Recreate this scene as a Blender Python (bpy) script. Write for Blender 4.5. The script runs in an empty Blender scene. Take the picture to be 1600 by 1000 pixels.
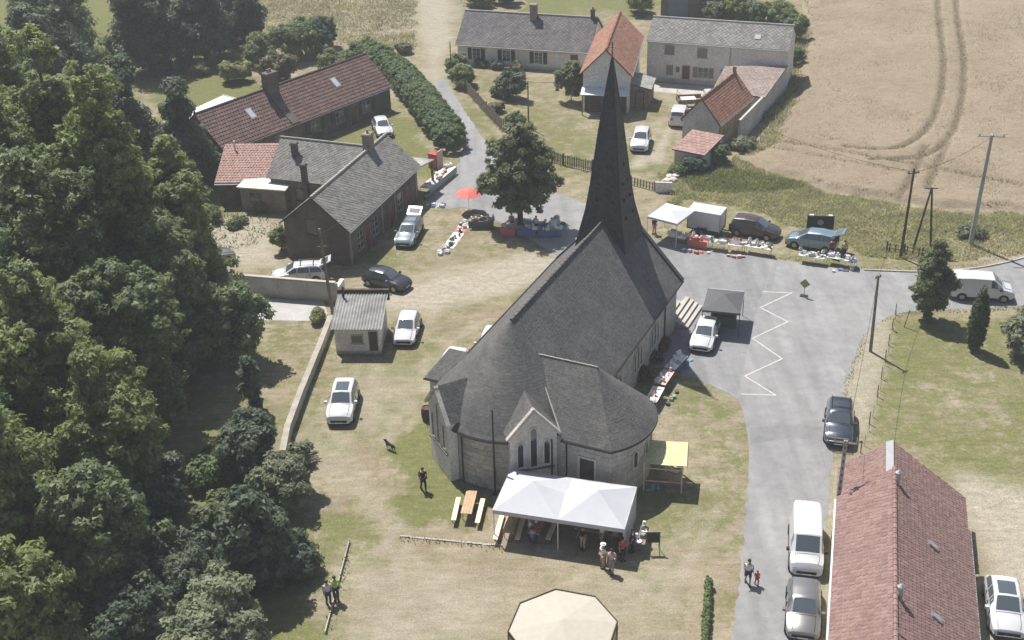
import bpy, bmesh, math, random
import numpy as np
from mathutils import Vector, Matrix
R = math.radians
random.seed(7); rng = np.random.default_rng(11)
S = bpy.context.scene
C = S.collection

# ---------------------------------------------------------------- camera
FOC, PITCH, CAMH, ROLL = 1960.0, R(29.3), 47.7, R(1.6)
cam_d = bpy.data.cameras.new('camera'); cam = bpy.data.objects.new('camera', cam_d); C.objects.link(cam)
cam_d.sensor_width = 36.0; cam_d.lens = 36.0 * FOC / 1600.0
cam_d.clip_start = 0.5; cam_d.clip_end = 6000
cam.matrix_world = Matrix.Translation((0, 0, CAMH)) @ Matrix.Rotation(R(90) - PITCH, 4, 'X') @ Matrix.Rotation(-ROLL, 4, 'Z')
S.camera = cam
# ---------------------------------------------------------------- light
SUN_EL, SUN_AZ = R(60.5), R(122)        # azimuth of the sun measured from +X
w = bpy.data.worlds.new('World'); S.world = w; w.use_nodes = True
nt = w.node_tree; bg = nt.nodes['Background']
sky = nt.nodes.new('ShaderNodeTexSky'); sky.sky_type = 'NISHITA'; sky.sun_disc = False
sky.sun_elevation = SUN_EL; sky.sun_rotation = R(-32); sky.dust_density = 1.6
nt.links.new(sky.outputs[0], bg.inputs[0]); bg.inputs[1].default_value = 0.072
sl = bpy.data.lights.new('sun', 'SUN'); sl.energy = 4.7; sl.angle = R(0.55); sl.color = (1.0, 0.965, 0.915)
sun = bpy.data.objects.new('sun', sl); C.objects.link(sun)
sd = Vector((-math.cos(SUN_AZ) * math.cos(SUN_EL), -math.sin(SUN_AZ) * math.cos(SUN_EL), -math.sin(SUN_EL)))
sun.rotation_euler = sd.to_track_quat('-Z', 'Y').to_euler(); sun.location = (-40, 60, 120)
S.view_settings.view_transform = 'Standard'; S.view_settings.look = 'None'
S.view_settings.exposure = 0.58; S.view_settings.gamma = 1.0; S.view_settings.use_curve_mapping = False
S.cycles.max_bounces = 5; S.cycles.diffuse_bounces = 3; S.cycles.transparent_max_bounces = 4

# ---------------------------------------------------------------- survey: photograph pixel -> place on a level plane
_sp, _cp, _st, _ct = math.sin(PITCH), math.cos(PITCH), math.sin(ROLL), math.cos(ROLL)
def at(x, y, z=0.0):
    a, b = x - 800, y - 500
    u = (a * _ct - b * _st) / FOC; v = (a * _st + b * _ct) / FOC
    t = (CAMH - z) / (_sp + v * _cp)
    return Vector((u * t, (_cp - v * _sp) * t, z))
def hd(p, q):                                   # heading from ground pixel p to ground pixel q
    A, B = at(*p), at(*q); return math.atan2(B.y - A.y, B.x - A.x)

# ---------------------------------------------------------------- materials
MATS = {}
def _new(name):
    m = bpy.data.materials.new(name); m.use_nodes = True; MATS[name] = m
    n = m.node_tree.nodes; return m, n, m.node_tree.links, n['Principled BSDF']
def col4(c): return (c[0], c[1], c[2], 1)
def noise(n, l, scale, detail=4, vec=None, rough=.55):
    t = n.new('ShaderNodeTexNoise'); t.inputs['Scale'].default_value = scale; t.inputs['Detail'].default_value = detail
    t.inputs['Roughness'].default_value = rough
    if vec is not None: l.new(vec, t.inputs['Vector'])
    return t
def ramp(n, l, fac, stops):
    r = n.new('ShaderNodeValToRGB'); e = r.color_ramp.elements
    e[0].position, e[0].color = stops[0][0], col4(stops[0][1]); e[1].position, e[1].color = stops[-1][0], col4(stops[-1][1])
    for p, c in stops[1:-1]:
        k = e.new(p); k.color = col4(c)
    l.new(fac, r.inputs[0]); return r
def mixc(n, l, fac, a, b, mode='MIX'):
    m = n.new('ShaderNodeMix'); m.data_type = 'RGBA'; m.blend_type = mode
    for s, v in ((m.inputs[0], fac), (m.inputs[6], a), (m.inputs[7], b)):
        if hasattr(v, 'is_output'): l.new(v, s)
        else: s.default_value = v if not isinstance(v, tuple) or len(v) == 4 else col4(v)
    return m.outputs[2]
def bump(n, l, h, strength, dist, bsdf):
    b = n.new('ShaderNodeBump'); b.inputs['Strength'].default_value = strength; b.inputs['Distance'].default_value = dist
    l.new(h, b.inputs['Height']); l.new(b.outputs[0], bsdf.inputs['Normal'])
def wear(name, c1, c2, scale=1.5, rough=.8, fine=12, bmp=.0, spec=.3, metal=0, lo=.35, hi=.65):
    """two tones broken up by large and fine noise, in world space"""
    m, n, l, b = _new(name); g = n.new('ShaderNodeNewGeometry')
    a = noise(n, l, scale, 6, g.outputs['Position']); f = noise(n, l, fine, 3, g.outputs['Position'])
    r = ramp(n, l, a.outputs[0], [(lo, c1), (hi, c2)])
    r2 = ramp(n, l, f.outputs[0], [(.3, (.78, .78, .78)), (.7, (1.18, 1.18, 1.18))])
    l.new(mixc(n, l, 1.0, r.outputs[0], r2.outputs[0], 'MULTIPLY'), b.inputs['Base Color'])
    b.inputs['Roughness'].default_value = rough; b.inputs['Specular IOR Level'].default_value = spec; b.inputs['Metallic'].default_value = metal
    if bmp: bump(n, l, f.outputs[0], bmp, .05, b)
    return m
def plain(name, c, rough=.6, metal=0, spec=.4, coat=0, dirt=.12):
    m, n, l, b = _new(name); g = n.new('ShaderNodeNewGeometry')
    f = noise(n, l, 3.0, 5, g.outputs['Position'])
    r2 = ramp(n, l, f.outputs[0], [(.3, (1 - dirt,) * 3), (.7, (1 + dirt * .3,) * 3)])
    l.new(mixc(n, l, 1.0, c, r2.outputs[0], 'MULTIPLY'), b.inputs['Base Color'])
    b.inputs['Roughness'].default_value = rough; b.inputs['Metallic'].default_value = metal
    b.inputs['Specular IOR Level'].default_value = spec; b.inputs['Coat Weight'].default_value = coat; b.inputs['Coat Roughness'].default_value = .05
    return m
def tiles_mat(name, cols, moss=(.2, .2, .18), mossy=.35, rough=.75, scale=.55, spec=.3):
    """each tile its own tone (random per island), lichen in blotches"""
    m, n, l, b = _new(name); g = n.new('ShaderNodeNewGeometry')
    k = len(cols); st = [(i / max(1, k - 1), c) for i, c in enumerate(cols)]
    r = ramp(n, l, g.outputs['Random Per Island'], st)
    a = noise(n, l, scale, 8, g.outputs['Position'], .65)
    f = ramp(n, l, a.outputs[0], [(.48, (0, 0, 0)), (.66, (mossy,) * 3)])
    c = mixc(n, l, f.outputs[0], r.outputs[0], moss)
    fn = noise(n, l, 7, 6, g.outputs['Position'], .75)
    r2 = ramp(n, l, fn.outputs[0], [(.3, (.66, .66, .66)), (.5, (1, 1, 1)), (.72, (1.42, 1.4, 1.34))])
    l.new(mixc(n, l, 1.0, c, r2.outputs[0], 'MULTIPLY'), b.inputs['Base Color'])
    b.inputs['Roughness'].default_value = rough; b.inputs['Specular IOR Level'].default_value = spec
    return m
def leaf_mat(name, cols, trans=.35):
    m, n, l, b = _new(name); g = n.new('ShaderNodeNewGeometry')
    r = ramp(n, l, g.outputs['Random Per Island'], [(i / (len(cols) - 1), c) for i, c in enumerate(cols)])
    a = noise(n, l, .45, 3, g.outputs['Position'])
    r2 = ramp(n, l, a.outputs[0], [(.35, (.8, .85, .8)), (.65, (1.15, 1.12, .95))])
    c = mixc(n, l, 1.0, r.outputs[0], r2.outputs[0], 'MULTIPLY')
    l.new(c, b.inputs['Base Color']); b.inputs['Roughness'].default_value = .55; b.inputs['Specular IOR Level'].default_value = .35
    t = n.new('ShaderNodeBsdfTranslucent'); c2 = mixc(n, l, 1.0, c, (1.0, 1.12, .78), 'MULTIPLY'); l.new(c2, t.inputs[0])
    mx = n.new('ShaderNodeMixShader'); mx.inputs[0].default_value = trans
    l.new(b.outputs[0], mx.inputs[1]); l.new(t.outputs[0], mx.inputs[2]); l.new(mx.outputs[0], n['Material Output'].inputs[0])
    return m

slate = tiles_mat('church_slate', [(.088, .086, .083), (.105, .102, .098), (.122, .118, .112)], moss=(.19, .18, .155), mossy=.5, rough=.65, scale=.4, spec=.3)
slate_spire = tiles_mat('spire_slate', [(.035, .037, .042), (.05, .052, .056), (.065, .066, .07)], moss=(.07, .07, .07), mossy=.3, rough=.6, scale=.5)
tile_brown = tiles_mat('roof_tile_dark_red', [(.105, .062, .054), (.14, .082, .068), (.175, .104, .088)], moss=(.10, .08, .07), mossy=.5)
tile_rose = tiles_mat('roof_tile_rose', [(.20, .122, .108), (.24, .15, .132), (.275, .178, .158)], moss=(.18, .125, .11), mossy=.45, scale=.3)
tile_orange = tiles_mat('roof_tile_orange', [(.22, .105, .07), (.30, .145, .095), (.34, .185, .13)], moss=(.2, .12, .08), mossy=.5)
tile_lightred = tiles_mat('roof_tile_light_red', [(.27, .165, .14), (.32, .195, .165), (.36, .235, .20)], moss=(.3, .18, .14), mossy=.3)
tile_grey = tiles_mat('roof_tile_grey', [(.135, .13, .12), (.175, .17, .16), (.215, .21, .195)], moss=(.29, .28, .25), mossy=.35, scale=.5)
tile_purple = tiles_mat('roof_tile_purple_grey', [(.075, .066, .07), (.10, .09, .094), (.13, .118, .12)], moss=(.21, .20, .175), mossy=.45, scale=.4)
fibre_cement = wear('fibre_cement_sheet', (.22, .215, .20), (.36, .35, .33), .9, .9, 10)
stone = wear('church_stone', (.38, .35, .305), (.50, .47, .42), 1.1, .9, 9, .3)
stone_pale = wear('dressed_stone', (.50, .47, .42), (.60, .57, .52), 1.5, .85, 8, .15)
mortar = wear('mortar', (.36, .34, .31), (.44, .42, .385), 2, .95, 14)
brick_brown = wear('brown_brick', (.105, .083, .07), (.16, .13, .11), .8, .9, 7, .3)
brick_grey = wear('weathered_brick', (.20, .17, .14), (.30, .26, .21), .8, .9, 7, .3)
render_cream = wear('cream_render', (.64, .59, .53), (.74, .69, .63), .5, .9, 6)
render_white = wear('whitewash', (.62, .60, .57), (.74, .73, .70), .7, .9, 6)
render_grey = wear('grey_render', (.40, .38, .36), (.52, .50, .47), .6, .9, 6)
concrete = wear('concrete', (.36, .335, .295), (.46, .435, .39), .8, .9, 12)
concrete_pole = wear('pole_concrete', (.30, .28, .25), (.42, .40, .36), 1, .9, 12)
timber = wear('weathered_timber', (.16, .125, .095), (.26, .215, .17), 2, .9, 18)
timber_dark = wear('creosoted_timber', (.055, .04, .03), (.09, .07, .055), 2, .9, 18)
timber_new = wear('new_pine', (.62, .50, .30), (.70, .60, .40), 2, .7, 18)
timber_bench = wear('pale_bench_wood', (.72, .64, .42), (.80, .73, .52), 2, .7, 18)
timber_table = wear('tan_table_wood', (.42, .28, .17), (.52, .36, .22), 2, .7, 18)
black_metal = plain('black_metal', (.02, .02, .022), .45)
grey_metal = plain('galvanised_metal', (.38, .38, .38), .45, .7)
white_metal = plain('white_metal', (.7, .7, .7), .4)
rubber = plain('rubber', (.02, .02, .02), .85)
rim_metal = plain('wheel_rim', (.35, .35, .36), .35, .8)
glass_car = plain('car_glass', (.07, .085, .095), .08, 0, .9, .6, .02)  # base colour raised to carry the sky's reflection
glass_win = plain('window_glass', (.03, .035, .04), .1, 0, .8, .3, .02)
light_clear = plain('headlight_glass', (.32, .33, .35), .15, .2, .8, .5)
light_red = plain('taillight_red', (.30, .02, .015), .2, 0, .6, .5)
plate_white = plain('plate_white', (.7, .7, .68), .5)
pvc_white = plain('white_canvas', (.47, .475, .495), .6, 0, .3, 0, .05)
canvas_cream = plain('cream_canvas', (.44, .40, .335), .7, 0, .2, 0, .08)
canvas_black = plain('charcoal_canvas', (.085, .085, .09), .7)
canvas_yellow = wear('yellow_canvas', (.56, .50, .24), (.62, .56, .31), 2, .7, 5)
canvas_red = plain('coral_canvas', (.62, .14, .12), .7)
shutter_green = plain('dark_green_paint', (.02, .05, .035), .5)
shutter_taupe = plain('taupe_shutter', (.26, .22, .19), .7)
door_brown = plain('brown_door_paint', (.14, .05, .03), .5)
CP = {}
def paint(c, name, metal=0.0):
    if name not in CP: CP[name] = plain('paint_' + name, c, .28 if not metal else .32, metal, .5, .8, .06)
    return CP[name]
P_WHITE = lambda: paint((.57, .57, .575), 'white')
leaf_bright = leaf_mat('leaf_bright', [(.165, .205, .085), (.24, .28, .12), (.34, .37, .175)], .52)
leaf_mid = leaf_mat('leaf_mid', [(.135, .175, .095), (.195, .24, .125), (.275, .315, .17)], .5)
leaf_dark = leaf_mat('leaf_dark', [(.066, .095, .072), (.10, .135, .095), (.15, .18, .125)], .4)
leaf_grey = leaf_mat('leaf_grey_green', [(.14, .16, .105), (.19, .21, .14), (.26, .275, .19)], .4)
leaf_lime = leaf_mat('leaf_lime_tree', [(.11, .13, .065), (.165, .185, .095), (.235, .245, .135)], .48)
leaf_hedge = leaf_mat('leaf_hedge', [(.09, .135, .055), (.13, .185, .075), (.185, .235, .105)], .4)
leaf_yellow = leaf_mat('leaf_yellow_green', [(.22, .24, .09), (.30, .30, .12), (.34, .33, .17)], .4)
leaf_rust = leaf_mat('leaf_rust', [(.15, .13, .08), (.20, .17, .10), (.18, .18, .11)], .35)
leaf_cypress = leaf_mat('leaf_cypress', [(.045, .075, .028), (.07, .105, .038), (.095, .13, .05)], .25)
bark = wear('bark', (.075, .06, .045), (.14, .115, .09), 3, .95, 20, .5)

# ---------------------------------------------------------------- building helpers
def link(o, parent=None):
    C.objects.link(o)
    if parent is not None: o.parent = parent
    return o
def tag(o, label=None, cat=None, group=None, kind=None):
    if label: o['label'] = label
    if cat: o['category'] = cat
    if group: o['group'] = group
    if kind: o['kind'] = kind
    return o
def thing(name, label, cat, loc=(0, 0, 0), rz=0.0, group=None):
    o = bpy.data.objects.new(name, None); o.empty_display_size = .3; C.objects.link(o)
    o.location = loc; o.rotation_euler = (0, 0, rz)
    return tag(o, label, cat, group)
class MB:
    def __init__(s): s.v = []; s.f = []
    def add(s, vs, fs):
        k = len(s.v); s.v += [tuple(v) for v in vs]; s.f += [tuple(i + k for i in f) for f in fs]; return s
    def box(s, x0, x1, y0, y1, z0, z1, M=None):
        vs = [Vector(p) for p in ((x0, y0, z0), (x1, y0, z0), (x1, y1, z0), (x0, y1, z0), (x0, y0, z1), (x1, y0, z1), (x1, y1, z1), (x0, y1, z1))]
        if M is not None: vs = [M @ v for v in vs]
        return s.add(vs, [(0, 3, 2, 1), (4, 5, 6, 7), (0, 1, 5, 4), (1, 2, 6, 5), (2, 3, 7, 6), (3, 0, 4, 7)])
    def prism(s, poly, z0, z1):
        """poly: ccw (x,y); z0,z1 numbers or per-vertex lists"""
        n = len(poly); a = z0 if hasattr(z0, '__len__') else [z0] * n; b = z1 if hasattr(z1, '__len__') else [z1] * n
        vs = [(p[0], p[1], a[i]) for i, p in enumerate(poly)] + [(p[0], p[1], b[i]) for i, p in enumerate(poly)]
        fs = [tuple(range(n))[::-1], tuple(range(n, 2 * n))] + [(i, (i + 1) % n, n + (i + 1) % n, n + i) for i in range(n)]
        return s.add(vs, fs)
    def slab(s, quad, th):
        """a quad (or polygon) in space thickened downward along its normal"""
        q = [Vector(p) for p in quad]; nrm = (q[1] - q[0]).cross(q[2] - q[0])
        if nrm.length < 1e-6: nrm = (q[2] - q[0]).cross(q[3] - q[0])
        nrm.normalize()
        if nrm.z < 0: nrm = -nrm
        n = len(q); vs = q + [p - nrm * th for p in q]
        return s.add(vs, [tuple(range(n)), tuple(range(n, 2 * n))[::-1]] + [(i, n + i, n + (i + 1) % n, (i + 1) % n) for i in range(n)])
    def tube(s, pts, rad, n=8, caps=True):
        pts = [Vector(p) for p in pts]; r = rad if hasattr(rad, '__len__') else [rad] * len(pts)
        k0 = len(s.v); ref = None
        for i, p in enumerate(pts):
            d = (pts[min(i + 1, len(pts) - 1)] - pts[max(i - 1, 0)]).normalized()
            if ref is None: ref = d.orthogonal().normalized()
            ref = (ref - d * ref.dot(d)).normalized(); b = d.cross(ref)
            for j in range(n):
                a = 2 * math.pi * j / n; s.v.append(tuple(p + (ref * math.cos(a) + b * math.sin(a)) * r[i]))
        for i in range(len(pts) - 1):
            for j in range(n):
                a = k0 + i * n + j; b_ = k0 + i * n + (j + 1) % n; s.f.append((a, b_, b_ + n, a + n))
        if caps:
            s.f.append(tuple(k0 + j for j in range(n))[::-1]); e = k0 + (len(pts) - 1) * n; s.f.append(tuple(e + j for j in range(n)))
        return s
    def lathe(s, prof, n=12, ctr=(0, 0), capt=True, capb=True):
        k0 = len(s.v)
        for r, z in prof:
            for j in range(n):
                a = 2 * math.pi * j / n; s.v.append((ctr[0] + r * math.cos(a), ctr[1] + r * math.sin(a), z))
        for i in range(len(prof) - 1):
            for j in range(n):
                a = k0 + i * n + j; b = k0 + i * n + (j + 1) % n; s.f.append((a, b, b + n, a + n))
        if capb: s.f.append(tuple(k0 + j for j in range(n))[::-1])
        if capt: e = k0 + (len(prof) - 1) * n; s.f.append(tuple(e + j for j in range(n)))
        return s
    def mesh(s, name, mat, smooth=None):
        me = bpy.data.meshes.new(name); me.from_pydata(s.v, [], s.f)
        if mat is not None: me.materials.append(mat)
        if smooth is not None:
            me.polygons.foreach_set('use_smooth', [True] * len(me.polygons)); me.set_sharp_from_angle(angle=R(smooth))
        me.update(); return me
    def build(s, name, mat, parent=None, smooth=None, kind=None):
        o = bpy.data.objects.new(name, s.mesh(name, mat, smooth)); link(o, parent)
        if kind: o['kind'] = kind
        return o
def inst(name, mesh, parent, loc=(0, 0, 0), rz=0.0, scale=(1, 1, 1)):
    o = bpy.data.objects.new(name, mesh); link(o, parent); o.location = loc; o.rotation_euler = (0, 0, rz); o.scale = scale; return o

def tile_patch(mb, quad, tw, th, lift=.035, thick=.03, jit=.010, stagger=True, wave=0.0):
    """courses of single tiles over a patch eave0, eave1, ridge1, ridge0; every tile a raised piece with its own lip"""
    e0, e1, r1, r0 = [Vector(p) for p in quad]
    nrm = (e1 - e0).cross(r0 - e0)
    if nrm.length < 1e-6: nrm = (e1 - e0).cross(r1 - e0)
    nrm.normalize()
    if nrm.z < 0: nrm = -nrm
    slope = max((r0 - e0).length, (r1 - e1).length, .01); rows = max(1, round(slope / th))
    for i in range(rows):
        t0, t1 = i / rows, min(1.0, (i + 1.12) / rows)
        a0, a1 = e0.lerp(r0, t0), e1.lerp(r1, t0); b0, b1 = e0.lerp(r0, t1), e1.lerp(r1, t1)
        wdt = (a1 - a0).length
        nc = max(1, round(wdt / tw)); off = .5 if (stagger and i % 2) else 0.0
        edges = [0.0] + [(j + off) / nc for j in range(0 if off else 1, nc)] + [1.0]
        for j in range(len(edges) - 1):
            s0, s1 = edges[j], edges[j + 1]
            if s1 - s0 < 1e-5: continue
            g = (s1 - s0) * .035; s0 += g; s1 -= g
            h = lift + random.uniform(-jit, jit); h2 = h + random.uniform(-jit, jit) * .6
            p0 = a0.lerp(a1, s0) + nrm * h; p1 = a0.lerp(a1, s1) + nrm * h2
            p2 = b0.lerp(b1, s1) + nrm * .008; p3 = b0.lerp(b1, s0) + nrm * .008
            q0 = p0 - nrm * thick; q1 = p1 - nrm * thick
            if wave:
                m0 = (p0 + p1) * .5 + nrm * wave; m1 = (p2 + p3) * .5 + nrm * wave
                mb.add([p0, m0, p1, p2, m1, p3, q0, q1], [(0, 1, 4, 5), (1, 2, 3, 4), (6, 7, 2, 1, 0)])
            else:
                mb.add([p0, p1, p2, p3, q0, q1], [(0, 1, 2, 3), (4, 5, 1, 0), (5, 2, 1), (4, 0, 3)])
def diamond_patch(mb, quad, d, lift=.03):
    """slates laid diamond-wise"""
    e0, e1, r1, r0 = [Vector(p) for p in quad]
    nrm = (e1 - e0).cross(r0 - e0).normalized()
    if nrm.z < 0: nrm = -nrm
    W = ((e1 - e0).length + (r1 - r0).length) / 2; H = (r0 - e0).length
    nx = max(2, round(W / d)); ny = max(2, round(H / (d * .5)))
    P = lambda s, t: e0.lerp(e1, s).lerp(r0.lerp(r1, s), t)
    for i in range(-1, ny):
        for j in range(nx + 1):
            s = (j + (.5 if i % 2 else 0)) / nx
            L, Rr = max(0, s - .5 / nx), min(1, s + .5 / nx)
            if Rr - L < 1e-4: continue
            s = min(1, max(0, s))
            tb, tm, tt = max(0, i / ny), max(0, min(1, (i + 1) / ny)), min(1, (i + 2) / ny)
            if tt - tb < 1e-4: continue
            h = lift + random.uniform(-.01, .01)
            lo, le, ri, up = P(s, tb) + nrm * h, P(L + .03 / nx, tm) + nrm * h * .6, P(Rr - .03 / nx, tm) + nrm * h * .6, P(s, tt) + nrm * .005
            k = nrm * .028
            mb.add([lo, ri, up, le, lo - k, ri - k, le - k], [(0, 1, 2, 3), (4, 5, 1, 0), (6, 4, 0, 3)])
def tubes_obj(name, mat, parent, lst, n=8, smooth=40):
    m = MB()
    for pts, r in lst: m.tube(pts, r, n)
    return m.build(name, mat, parent, smooth)
# ================================================================= the setting: ground, roads, field
def W2(poly): return np.array([[p.x, p.y] for p in (at(*q) for q in poly)])
def sdist(X, Y, poly):
    """signed distance to a polygon, positive inside"""
    d = np.full(X.shape, 1e9); ins = np.zeros(X.shape, bool); n = len(poly)
    for i in range(n):
        ax, ay = poly[i]; bx, by = poly[(i + 1) % n]; ex, ey = bx - ax, by - ay
        t = np.clip(((X - ax) * ex + (Y - ay) * ey) / (ex * ex + ey * ey + 1e-9), 0, 1)
        d = np.minimum(d, np.hypot(X - ax - t * ex, Y - ay - t * ey))
        c = ((ay > Y) != (by > Y)) & (X < ex * (Y - ay) / (ey + 1e-12) + ax); ins ^= c
    return np.where(ins, d, -d)
def vnoise(X, Y, s, seed):
    r = np.random.default_rng(seed); T = r.random((64, 64)); x, y = X / s + 1000, Y / s + 1000
    xi, yi = np.floor(x).astype(int), np.floor(y).astype(int); fx, fy = x - xi, y - yi
    fx = fx * fx * (3 - 2 * fx); fy = fy * fy * (3 - 2 * fy); g = lambda a, b: T[a % 64, b % 64]
    return (g(xi, yi) * (1 - fx) + g(xi + 1, yi) * fx) * (1 - fy) + (g(xi, yi + 1) * (1 - fx) + g(xi + 1, yi + 1) * fx) * fy
def fbm(X, Y, s, seed): return sum(vnoise(X, Y, s / 2 ** k, seed + k) / 2 ** k for k in range(4)) / 1.875
def smooth01(a): a = np.clip(a, 0, 1); return a * a * (3 - 2 * a)
def grid_object(name, xs, ys, Z, keep=None, attrs=None, mat=None, kind='structure'):
    nx, ny = len(xs), len(ys); X, Y = np.meshgrid(xs, ys)
    co = np.stack([X.ravel(), Y.ravel(), Z.ravel()], 1)
    idx = np.arange(nx * ny).reshape(ny, nx)
    q = np.stack([idx[:-1, :-1], idx[:-1, 1:], idx[1:, 1:], idx[1:, :-1]], -1).reshape(-1, 4)
    if keep is not None: q = q[keep.ravel()[q].any(1)]
    me = bpy.data.meshes.new(name); me.vertices.add(len(co)); me.vertices.foreach_set('co', co.ravel())
    me.loops.add(q.size); me.loops.foreach_set('vertex_index', q.ravel().astype(np.int32))
    me.polygons.add(len(q)); me.polygons.foreach_set('loop_start', np.arange(0, q.size, 4, dtype=np.int32))
    me.polygons.foreach_set('use_smooth', np.ones(len(q), bool)); me.update(calc_edges=True)
    for k, v in (attrs or {}).items():
        a = me.attributes.new(k, 'FLOAT', 'POINT'); a.data.foreach_set('value', v.ravel().astype(np.float32))
    me.materials.append(mat); o = bpy.data.objects.new(name, me); link(o); o['kind'] = kind; return o

GREEN = [([(205, 100), (330, 90), (415, 115), (430, 165), (330, 178), (240, 190)], 1.5, 2.5),
         ([(500, 225), (600, 180), (655, 200), (692, 268), (600, 275)], .85, 2.5),
         ([(735, 125), (900, 115), (945, 200), (920, 262), (800, 230), (750, 170)], .62, 5),
         ([(1372, 492), (1480, 492), (1700, 500), (1700, 790), (1500, 755), (1420, 700), (1350, 690)], .58, 3),
         ([(600, 690), (690, 660), (740, 770), (800, 790), (790, 848), (620, 838)], .95, 2.2),
         ([(795, -30), (1020, -30), (1005, 45), (930, 58), (815, 45)], 1.0, 3),
         ([(540, 556), (650, 556), (640, 590), (535, 590)], .6, 1.5),
         ([(970, 800), (1100, 760), (1140, 900), (1000, 930)], .42, 4),
         ([(990, 650), (1100, 640), (1140, 720), (1080, 770), (1000, 730)], .3, 3),
         ([(290, 520), (500, 500), (440, 700), (310, 700)], .38, 4),
         ([(1040, 262), (1150, 250), (1300, 300), (1700, 345), (1700, 405), (1400, 400), (1050, 335)], .5, 4),
         ([(-400, 300), (330, 300), (330, 650), (480, 760), (520, 1050), (-400, 1100)], .95, 4),
         ([(300, -60), (640, -60), (640, 75), (450, 55), (330, 30)], .5, 6), ([(-600, -80), (345, -80), (335, 60), (420, 100), (420, 130), (215, 110), (330, 300), (-400, 320)], 1.1, 4),
         ([(1000, 140), (1060, 160), (1010, 270), (950, 290)], .55, 3),
         ([(540, 380), (590, 340), (620, 400), (560, 425)], .7, 2), ([(1060, 40), (1245, 40), (1250, 200), (1190, 230), (1185, 190), (1230, 80)], .9, 3),
         ([(460, 640), (560, 680), (560, 900), (480, 900)], .55, 4), ([(690, 120), (715, 120), (800, 240), (770, 240)], .7, 2),
         ([(330, 330), (450, 320), (430, 350), (340, 365)], .6, 2)]
GRAVEL = [([(300, 345), (430, 335), (445, 415), (330, 415)], .95, 3), ([(545, 478), (700, 425), (830, 395), (885, 405), (830, 440), (660, 482)], 1.05, 3.0),
          ([(1510, 745), (1700, 800), (1700, 1100), (1525, 1100), (1515, 790)], 1.0, 2.5), ([(652, -60), (712, -60), (690, 135), (668, 120)], .9, 3.5),
          ([(1322, 525), (1395, 488), (1385, 560), (1345, 700), (1300, 720)], .8, 1.2), ([(1295, 720), (1325, 720), (1300, 1100), (1275, 1100)], .7, 1.0),
          ([(470, 690), (560, 680), (540, 760), (490, 760)], .5, 4), ([(1010, 250), (1030, 255), (1060, 190), (1045, 190)], .9, .9), ([(985, 262), (1000, 262), (1040, 190), (1030, 190)], .9, .9),
          ([(880, 860), (1100, 880), (1130, 1000), (860, 1000)], .4, 6), ([(520, 880), (800, 870), (800, 1050), (540, 1050)], .5, 5), ([(980, 130), (1200, 150), (1160, 175), (1060, 165)], .5, 3),
          ([(1095, 555), (1150, 575), (1160, 625), (1130, 620)], .5, 1.5), ([(560, 560), (640, 590), (600, 680), (540, 680)], .35, 4), ([(340, -60), (690, -60), (680, 80), (500, 40)], .25, 8)]
xs = np.arange(-115, 116, .62); ys = np.arange(18, 240, .62); GX, GY = np.meshgrid(xs, ys)
nA, nB = fbm(GX, GY, 5, 3), fbm(GX, GY, 14, 31)
gr = np.full_like(GX, .34); gv = np.zeros_like(GX)
for poly, wgt, soft in GREEN:
    gr = np.maximum(gr, wgt * smooth01(.5 + (sdist(GX, GY, W2(poly)) + (nA - .5) * soft * 2.2) / soft))
for poly, wgt, soft in GRAVEL:
    gv = np.maximum(gv, wgt * smooth01(.5 + (sdist(GX, GY, W2(poly)) + (nA - .5) * soft * 1.6) / soft))
gr = np.clip(gr * (.15 + 1.6 * nB) + (nA - .55) * .75, 0, 1.5)
for pts, wgt, wd in (([(560, 560), (548, 640), (600, 690), (660, 650), (690, 560)], .5, .25), ([(585, 560), (575, 630), (610, 660), (645, 640), (668, 560)], .5, .25), ([(600, 700), (640, 600), (700, 540), (760, 500)], .45, .3), ([(470, 640), (520, 720), (600, 830), (660, 1000)], .45, .35), ([(500, 640), (550, 720), (630, 830), (690, 1000)], .45, .35), ([(960, 990), (1060, 900), (1120, 800)], .4, .4), ([(930, 985), (1030, 890), (1090, 800)], .4, .4), ([(560, 470), (700, 440), (860, 420)], .6, .5), ([(560, 452), (700, 422), (850, 395)], .6, .5)):
    P_ = W2(pts); dd = np.full(GX.shape, 1e9)
    for (ax_, ay_), (bx_, by_) in zip(P_[:-1], P_[1:]):
        ex_, ey_ = bx_ - ax_, by_ - ay_; t_ = np.clip(((GX - ax_) * ex_ + (GY - ay_) * ey_) / (ex_ * ex_ + ey_ * ey_), 0, 1); dd = np.minimum(dd, np.hypot(GX - ax_ - t_ * ex_, GY - ay_ - t_ * ey_))
    gv = np.maximum(gv, wgt * smooth01(1.6 - dd / wd))

m, n, l, b = _new('dry_grass_ground'); g = n.new('ShaderNodeNewGeometry'); pos = g.outputs['Position']
def attr(nm):
    a = n.new('ShaderNodeAttribute'); a.attribute_name = nm; return a.outputs['Fac']
n1, n2, n3 = noise(n, l, .35, 6, pos, .6), noise(n, l, 2.2, 6, pos, .7), noise(n, l, 9, 4, pos, .7)
dry = ramp(n, l, n1.outputs[0], [(.3, (.22, .18, .128)), (.5, (.275, .23, .17)), (.7, (.335, .29, .225))])
grn = ramp(n, l, n2.outputs[0], [(.3, (.115, .125, .05)), (.55, (.16, .162, .07)), (.75, (.22, .21, .105))])
grv = ramp(n, l, n2.outputs[0], [(.3, (.27, .235, .185)), (.7, (.42, .385, .325))])
def madd(x, k, y):
    q = n.new('ShaderNodeMath'); q.operation = 'MULTIPLY_ADD'; l.new(x, q.inputs[0]); q.inputs[1].default_value = k
    if hasattr(y, 'is_output'): l.new(y, q.inputs[2])
    else: q.inputs[2].default_value = y
    return q.outputs[0]
n5 = noise(n, l, .75, 5, pos, .65); n6 = noise(n, l, 4.5, 4, pos, .7)
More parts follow.
